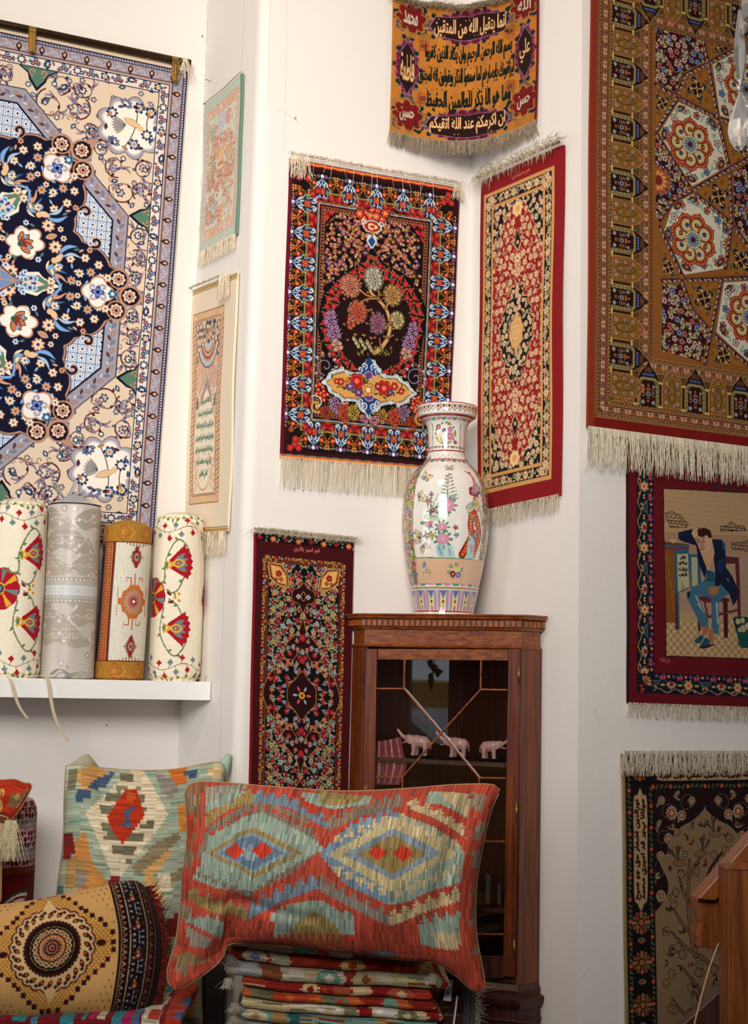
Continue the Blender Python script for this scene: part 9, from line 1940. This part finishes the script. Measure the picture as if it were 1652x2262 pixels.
# rose quartz elephants on black stands
m_, t_, N_, L_, b_ = nt('rose_quartz'); b_.inputs['Base Color'].default_value = lin('d8aca8'); b_.inputs['Roughness'].default_value = .18; b_.inputs['Subsurface Weight'].default_value = .4; b_.inputs['Subsurface Radius'].default_value = (.02, .01, .01); b_.inputs['Coat Weight'].default_value = .5
M_stand = mat_plain('black_stand', '0c0a0c', .2, coat=.5)
def elephant(px, s_, label, flip=1):
    base = inn(px, 1672, .075); base[2] = zS; R_ = empty('elephant_figurine', base); tag(R_, label, 'figurine', None)
    fr = lambda x, y, z: base + cdir * x * flip + cn * y + np.array([0, 0, z])
    soften(MB().box(-.042 * s_, -.02, .004, .042 * s_, .02, .011, fr).build('stand', M_stand, R_), .002)
    for a in (-.034, .034):
        for b in (-.015, .015): MB().box(a - .004, b - .004, 0, a + .004, b + .004, .005, fr).build('stand_foot', M_stand, R_)
    bm = MB(); z0 = .010
    def ell(x, y, z, rx, ry, rz):
        V = []; n1, n2 = 10, 14
        for i in range(n1 + 1):
            for j in range(n2): p = PI * i / n1; t = 2 * PI * j / n2; V.append(fr((x + rx * math.sin(p) * math.cos(t)) * s_, (y + ry * math.sin(p) * math.sin(t)) * s_, z0 + (z + rz * math.cos(p)) * s_))
        bm.add(V, [(i * n2 + j, i * n2 + (j + 1) % n2, (i + 1) * n2 + (j + 1) % n2, (i + 1) * n2 + j) for i in range(n1) for j in range(n2)])
    ell(.008, 0, .044, .032, .019, .020); ell(-.004, 0, .048, .02, .018, .018); ell(.024, 0, .042, .018, .018, .02); ell(-.030, 0, .052, .015, .013, .015)
    for x, y, k in ((-.010, .009, 0), (-.010, -.009, .004), (.028, .009, 0), (.028, -.009, -.004)): bm.tube([fr((x + k) * s_, y * s_, z0 + .04 * s_), fr((x + k) * s_, y * s_, z0 + .015 * s_), fr((x + k - .002) * s_, y * s_, z0)], [.0095 * s_, .0075 * s_, .0085 * s_], 10)
    T = [(-.034, 0, .054), (-.044, 0, .056), (-.052, 0, .061), (-.058, .001, .068), (-.064, .002, .076), (-.068, .002, .082)]
    bm.tube([fr(x * s_, y * s_, z0 + z * s_) for x, y, z in T], [.009 * s_, .0075 * s_, .006 * s_, .005 * s_, .0042 * s_, .0036 * s_], 10)
    for y in (-1, 1): ell(-.022, .014 * y, .050, .011, .0035, .015); bm.tube([fr(-.038 * s_, .006 * y * s_, z0 + .042 * s_), fr(-.050 * s_, .007 * y * s_, z0 + .038 * s_), fr(-.056 * s_, .007 * y * s_, z0 + .043 * s_)], [.003 * s_, .0025 * s_, .001 * s_], 8)
    bm.tube([fr(.040 * s_, 0, z0 + .05 * s_), fr(.045 * s_, 0, z0 + .035 * s_), fr(.043 * s_, 0, z0 + .02 * s_)], [.0026, .002, .0026], 8)
    o = bm.build('elephant_body', m_, R_, True); r = o.modifiers.new('r', 'REMESH'); r.mode = 'VOXEL'; r.voxel_size = .0014 * s_; r.use_smooth_shade = True; sm_ = o.modifiers.new('s', 'SMOOTH'); sm_.iterations = 4; sm_.factor = .5
elephant(922, 1.16, 'leftmost of three pink stone elephants in the cabinet, trunk raised'); elephant(1007, 1.12, 'middle pink stone elephant on the cabinet shelf, behind the crossed bars'); elephant(1086, 1.0, 'rightmost pink stone elephant, facing right, on the cabinet shelf', -1)
# striped cloth hung inside to stand in for a reflection in the glass
def cl(W, H):
    c = Cv(W, H, 10); c.fill('a85a62')
    for k in range(5):
        x = 1.2 + k * 2.3; c.rect(x - .9, 0, x - .6, H, '8a2f42'); c.rect(x + .7, 0, x + .9, H, '6a4a50')
        for j in range(int(H / .62)): c.rect(x - .35, j * .62, x + .25, j * .62 + .36, ['e0d4c8', 'c8b4a8'][k % 2])
    c.wool(.06); return c
Qc = Quad(cP - cn * .045, cn, [(831, 1638), (860, 1634), (885, 1628)], [(885, 1628), (893, 1668), (900, 1690), (884, 1734)], [(828, 1733), (884, 1734)], [(831, 1638), (828, 1733)])
o = sheet('reflection_cloth', lambda U, V: Qc.pos(U, V) + cn * (.004 * np.sin(U * 12 + V * 2))[..., None], cl(Qc.W, Qc.H), 8, 8, MK, thick=.003, loc=Qc.pos(np.array([[.5]]), np.array([[1.]]))[0, 0]); tag(o, 'pink and white striped cloth standing in for a reflection in the cabinet glass at left', 'cloth')
M_gb = mat_plain('dim_glass', '6a6a60', .2, spec=.6)
for px0, px1, y0, y1, lab in ((1072, 1083, 1922, 1988, 'tall narrow glass box on the lower cabinet shelf'), (1098, 1107, 1946, 1992, 'shorter glass box at the right of the lower cabinet shelf')):
    a = inn(px0, y1, .09); b = inn(px1, y0, .09); h_ = b[2] - a[2]; w_ = np.linalg.norm((b - a)[:2]); fr = lambda x, y, z: a * [1, 1, 0] + cdir * x + cn * y + np.array([0, 0, zS2 + z]); g = soften(MB().box(0, -.02, .0, w_, .0, h_, fr).build('glass_box', M_gb, None, loc=fr(0, 0, 0)), .002); tag(g, lab, 'box')

# ------------------------------------------------------------------ porcelain vase
VC = (np.array([pC[0], pC[1], 0]) * .42 + (Lf + Rf) / 2 * .58); vd = VC[1]
lx = lambda y: None
ax_ = hit(980, 1345, np.array([0, vd, 0]), np.array([0, -1, 0])); VC = np.array([ax_[0], vd, zT + .0005]); kx_ = (VC[1]) / 3000 * 1.0
prof = [(0, 67.5), (4, 68.3), (52, 67), (100, 65.5), (118, 60), (150, 52), (215, 44), (335, 41.4), (445, 41.4), (525, 47), (585, 57), (645, 70.6), (705, 80.4), (785, 89), (885, 94), (1035, 97), (1185, 97), (1335, 94), (1485, 89), (1635, 83), (1735, 78), (1805, 75.6), (1935, 69), (1990, 66.6), (2000, 67), (2040, 68)]
VH = 2040 / 4.352 * kx_; yy = np.array([p[0] for p in prof]) / 4.352 * kx_; rr_ = np.array([p[1] for p in prof]) * kx_
ny_ = 470; yv = np.linspace(0, VH, ny_); q = smooth(np.c_[yy, rr_], 8); rv_ = np.interp(yv, q[:, 0], q[:, 1]); ksc = 86 / (VH * 100)
cvv = vase_paint(110, 86, lambda y: float(np.interp(y / ksc / 100, yv, rv_)) * 100 * ksc)
nth = 560; th = np.linspace(0, 2 * PI, nth, endpoint=False); T, YV = np.meshgrid(th, yv); RR = np.repeat(rv_[:, None], nth, 1)
fx = unit([VC[0], VC[1], 0]) * -1; sx_ = np.cross([0, 0, 1.], fx)
P = VC + (RR * np.sin(T))[..., None] * sx_ + (RR * np.cos(T))[..., None] * fx + (VH - YV)[..., None] * np.array([0, 0, 1.])
U = (T / (2 * PI) + .5 + .004) % 1; C_ = cvv.a[(YV / VH * (cvv.ny - 1)).astype(int), (U * (cvv.nx - 1)).astype(int)]
idx = np.arange(nth * ny_).reshape(ny_, nth); F_ = np.stack([idx[:-1], np.roll(idx, -1, 1)[:-1], np.roll(idx, -1, 1)[1:], idx[1:]], -1).reshape(-1, 4)[:, ::-1]
vase = mesh_obj('porcelain_vase', P.reshape(-1, 3), F_, MP, None, C_.reshape(-1, 3), True, loc=VC); tag(vase, 'tall white porcelain vase painted with birds and flowers, on top of the cabinet', 'vase')
mi = MB(); pr = [(rv_[0], VH), (rv_[0] - .006, VH + .001), (rv_[0] - .012, VH - .004), (.068, VH - .07), (.062, VH - .2), (.02, VH - .24)]
mi.lathe([(r_, z) for r_, z in pr], VC, 48, 'ddd6ca'); mi.build('inner_neck', MP, vase, True)

# ------------------------------------------------------------------ stair railing at the lower right
M_oak = mat_wood('oiled_hardwood', '642a0c', 'a0581c', .42, 4, 2, .1, 18); M_oak2 = mat_wood('dark_hardwood', '2c120a', '4e2412', .5, 4, 2, .1, 8)
def rp(px, py, Y): return at_y(px, py, Y)
rail = empty('stair_railing', (1.02, 3.4, 0)); tag(rail, 'orange brown wooden stair railing with a square post at the lower right', 'railing')
a = rp(1607, 1920, 3.30); z1 = a[2]; m = MB(); m.box(a[0], 3.30, 0, a[0] + .09, 3.39, z1); soften(m.build('newel_post', M_oak, rail), .003)
m = MB(); x, X2 = a[0] - .004, a[0] + .094; m.add([(x, 3.295, z1), (X2, 3.295, z1), (X2, 3.395, z1), (x, 3.395, z1), ((x + X2) / 2, 3.345, z1 + .012)], [(3, 2, 1, 0), (0, 1, 4), (1, 2, 4), (2, 3, 4), (3, 0, 4)]); m.build('post_cap', M_oak, rail)
def prism(name, pts, Y0, Y1, mat, par):
    A = [rp(x, y, Y0) for x, y in pts]; n = len(A); B = [p + np.array([0, Y1 - Y0, 0]) for p in A]
    o = MB().add(A + B, [tuple(range(n))[::-1], tuple(range(n, 2 * n))] + [(i, (i + 1) % n, n + (i + 1) % n, n + i) for i in range(n)]).build(name, mat, par); bmx = bmesh_fix(o); return soften(o, .003)
def bmesh_fix(o):
    import bmesh
    b = bmesh.new(); b.from_mesh(o.data); bmesh.ops.recalc_face_normals(b, faces=b.faces); b.to_mesh(o.data); b.free()
prism('handrail', [(1541, 1987), (1700, 1808), (1700, 1990), (1612, 2045), (1578, 2096), (1542, 2092), (1540, 2068), (1546, 2040), (1540, 2012)], 3.46, 3.54, M_oak, rail)
prism('handrail_side', [(1541, 1986), (1548, 1978), (1700, 1806), (1700, 1850), (1580, 1990)], 3.42, 3.46, M_oak, rail)
prism('lower_rail', [(1500, 2270), (1700, 2090), (1700, 2300), (1500, 2300)], 3.56, 3.60, M_oak2, rail)
cord_p = [rp(x, y, 3.44 - k * .004) for k, (x, y) in enumerate([(1618, 2040), (1600, 2060), (1585, 2090), (1570, 2130), (1555, 2180), (1542, 2230), (1534, 2262), (1530, 2300)])]
o = MB().tube(smooth(cord_p, 6), .0026, 8).build('cord', mat_plain('beige_cord', 'c89a70', .6), None, True, loc=cord_p[-1]); tag(o, 'thin beige cord hanging from the wooden handrail', 'cord')

# ------------------------------------------------------------------ chandelier crystals at the upper right
m_, t_, N_, L_, b_ = nt('crystal'); b_.inputs['Base Color'].default_value = (.98, .94, .90, 1); b_.inputs['Roughness'].default_value = .08; b_.inputs['Transmission Weight'].default_value = .82; b_.inputs['IOR'].default_value = 1.5
ch = empty('chandelier', rp(1720, -120, 1.9)); tag(ch, 'crystal chandelier drops hanging into view at the upper right', 'chandelier')
M_wire = mat_plain('chandelier_wire', 'c0a070', .3, .9)
def facet(name, px, y0, y1, w, Y, prof, n=8):
    a = rp(px, y0, Y); b = rp(px - 2, y1, Y); H_ = a[2] - b[2]; k = Y / 3000; m = MB(); P_ = [(r_ * w * k, -t * H_) for t, r_ in prof]; m.lathe(P_, a, n); o = m.build(name, m_, ch); return a
for px in (1634, 1668, 1700):
    dy = (px - 1634) * .4
    facet('crystal_drop', px, 22 + dy, 188 + dy, 15, 1.9, [(0, .18), (.05, .35), (.2, .62), (.5, 1.0), (.78, .78), (.93, .4), (1, .12)], 6)
    facet('crystal_bead', px - 2, 188 + dy, 204 + dy, 8, 1.9, [(0, .2), (.3, .9), (.7, .9), (1, .2)], 8)
    facet('crystal_pendant', px + 2, 203 + dy, 334 + dy, 31, 1.9, [(0, .10), (.1, .28), (.3, .62), (.52, .92), (.68, 1.0), (.82, .86), (.94, .5), (1, .12)], 10)
    MB().tube([rp(px, -60, 1.9), rp(px, 22 + dy, 1.9)], .0006, 5).build('wire', M_wire, ch, True)
facet('crystal_octagon', 1668, -30, 62, 34, 1.86, [(0, .3), (.2, .9), (.5, 1), (.8, .9), (1, .3)], 8)
facet('crystal_bead', 1641, 40, 76, 9, 1.88, [(0, .1), (.3, .6), (.7, 1), (1, .1)], 8)
a = rp(1600 + 110, -90, 1.9); MB().tube(smooth([rp(1618, -40, 1.9), rp(1640, -62, 1.9), rp(1700, -90, 1.9), rp(1760, -130, 1.9)], 8), .004, 8).build('arm', M_wire, ch, True)
MB().tube([rp(1760, -130, 1.9), np.array([rp(1760, -130, 1.9)[0], 1.9, HT])], .006, 8).build('chain', M_wire, ch, True)

# ------------------------------------------------------------------ street beyond the shop window, seen mirrored in the cabinet glass
M_yel = mat_plain('yellow_canvas', 'd8b040', .6); M_car = mat_plain('car_paint', 'c8d4e4', .25, coat=.6); M_tyre = mat_plain('car_glass', '1c222c', .15); M_awn = mat_plain('awning_canvas', 'eceae4', .8); M_leaf = mat_plain('leaf_green', '4c8030', .5)
gX = -4.6
m = MB(); m.box(-16, -14, -.12, 3, YR - .15, -.1); tag(m.build('street_ground', mat_plain('asphalt', '6a6a6c', .9)), kind='structure')
car = empty('parked_car', (-7.2, -4.6, -.1)); tag(car, 'pale blue car in the street, mirrored in the cabinet glass', 'car')
def extr(name, pts, y0, y1, mat, par):
    n = len(pts); V = [(x, y0, z) for x, z in pts] + [(x, y1, z) for x, z in pts]; o = MB().add(V, [tuple(range(n))[::-1], tuple(range(n, 2 * n))] + [(i, (i + 1) % n, n + (i + 1) % n, n + i) for i in range(n)]).build(name, mat, par); bmesh_fix(o); return soften(o, .04, 3)
extr('car_body', [(-9.4, .2), (-4.9, .2), (-4.8, .7), (-5.6, .85), (-6.1, 1.2), (-7.7, 1.22), (-8.8, .9), (-9.4, .8)], -5.5, -3.8, M_car, car); extr('car_window', [(-6.9, .86), (-5.75, .86), (-6.2, 1.14), (-6.9, 1.15)], -5.52, -3.78, M_tyre, car)
for x in (-8.4, -5.7): MB().tube([(x, -5.4, .2), (x, -3.76, .2)], .32, 24).build('wheel', M_tyre, car, True)
van = empty('delivery_van', (-9, -8, -.1)); tag(van, 'yellow canvas sided van in the street, mirrored in the cabinet glass', 'van')
extr('van_body', [(-12.5, .3), (-7.2, .3), (-7.2, 1.3), (-7.5, 1.52), (-12.5, 1.6)], -9.4, -7.4, M_yel, van)
for x in (-11.5, -8.2): MB().tube([(x, -9.3, .25), (x, -7.35, .25)], .4, 24).build('wheel', M_tyre, van, True)
extr('white_awning', [(-12, 1.62), (-6, 2.3), (-6, 2.5), (-12, 3.6)], -7.3, -5.8, M_awn, None); aw = bpy.data.objects['white_awning']; tag(aw, 'white awning across the street, mirrored in the cabinet glass', 'awning')
pl = empty('trailing_plant', (-4.50, YR + .12, 1.7)); tag(pl, 'trailing green plant hanging in the shop window, mirrored in the cabinet glass', 'plant'); m = MB(); q = random.Random(4)
MB().tube([(-4.50, YR + .12, 2.6), (-4.48, YR + .12, 2.0), (-4.51, YR + .12, 1.55)], .006, 6).build('stem', M_leaf, pl, True)
for k in range(22):
    z = 2.5 - k * .045; c = np.array([-4.50 + q.uniform(-.04, .04), YR + .12 + q.uniform(-.04, .04), z]); a = q.uniform(0, 6); u_ = np.array([math.cos(a), math.sin(a), 0]); v_ = np.array([0, 0, -1.])
    m.add([c, c + u_ * .05 + v_ * .03, c + v_ * .10 + np.array([0, .01, 0]), c - u_ * .05 + v_ * .03, c + v_ * .04 + np.cross(u_, v_) * .012], [(0, 1, 4), (1, 2, 4), (2, 3, 4), (3, 0, 4)])
tag(m.build('leaves', M_leaf, pl), kind=None)
GR = {'rug': 'rugs hung on the walls', 'cushion': 'cushions and bolsters', 'clip': 'brass clips on the rod', 'nail': 'nails in the plaster', 'kilim': 'kilims folded in the pile', 'tag': 'white labels by the pile', 'figurine': 'stone elephants on the cabinet shelf', 'box': 'glass boxes in the cabinet'}
for o in COL.objects:
    if o.parent is None and o.get('category') in GR: o['group'] = GR[o['category']]
    for k in ('_o', '_n'):
        if k in o: del o[k]
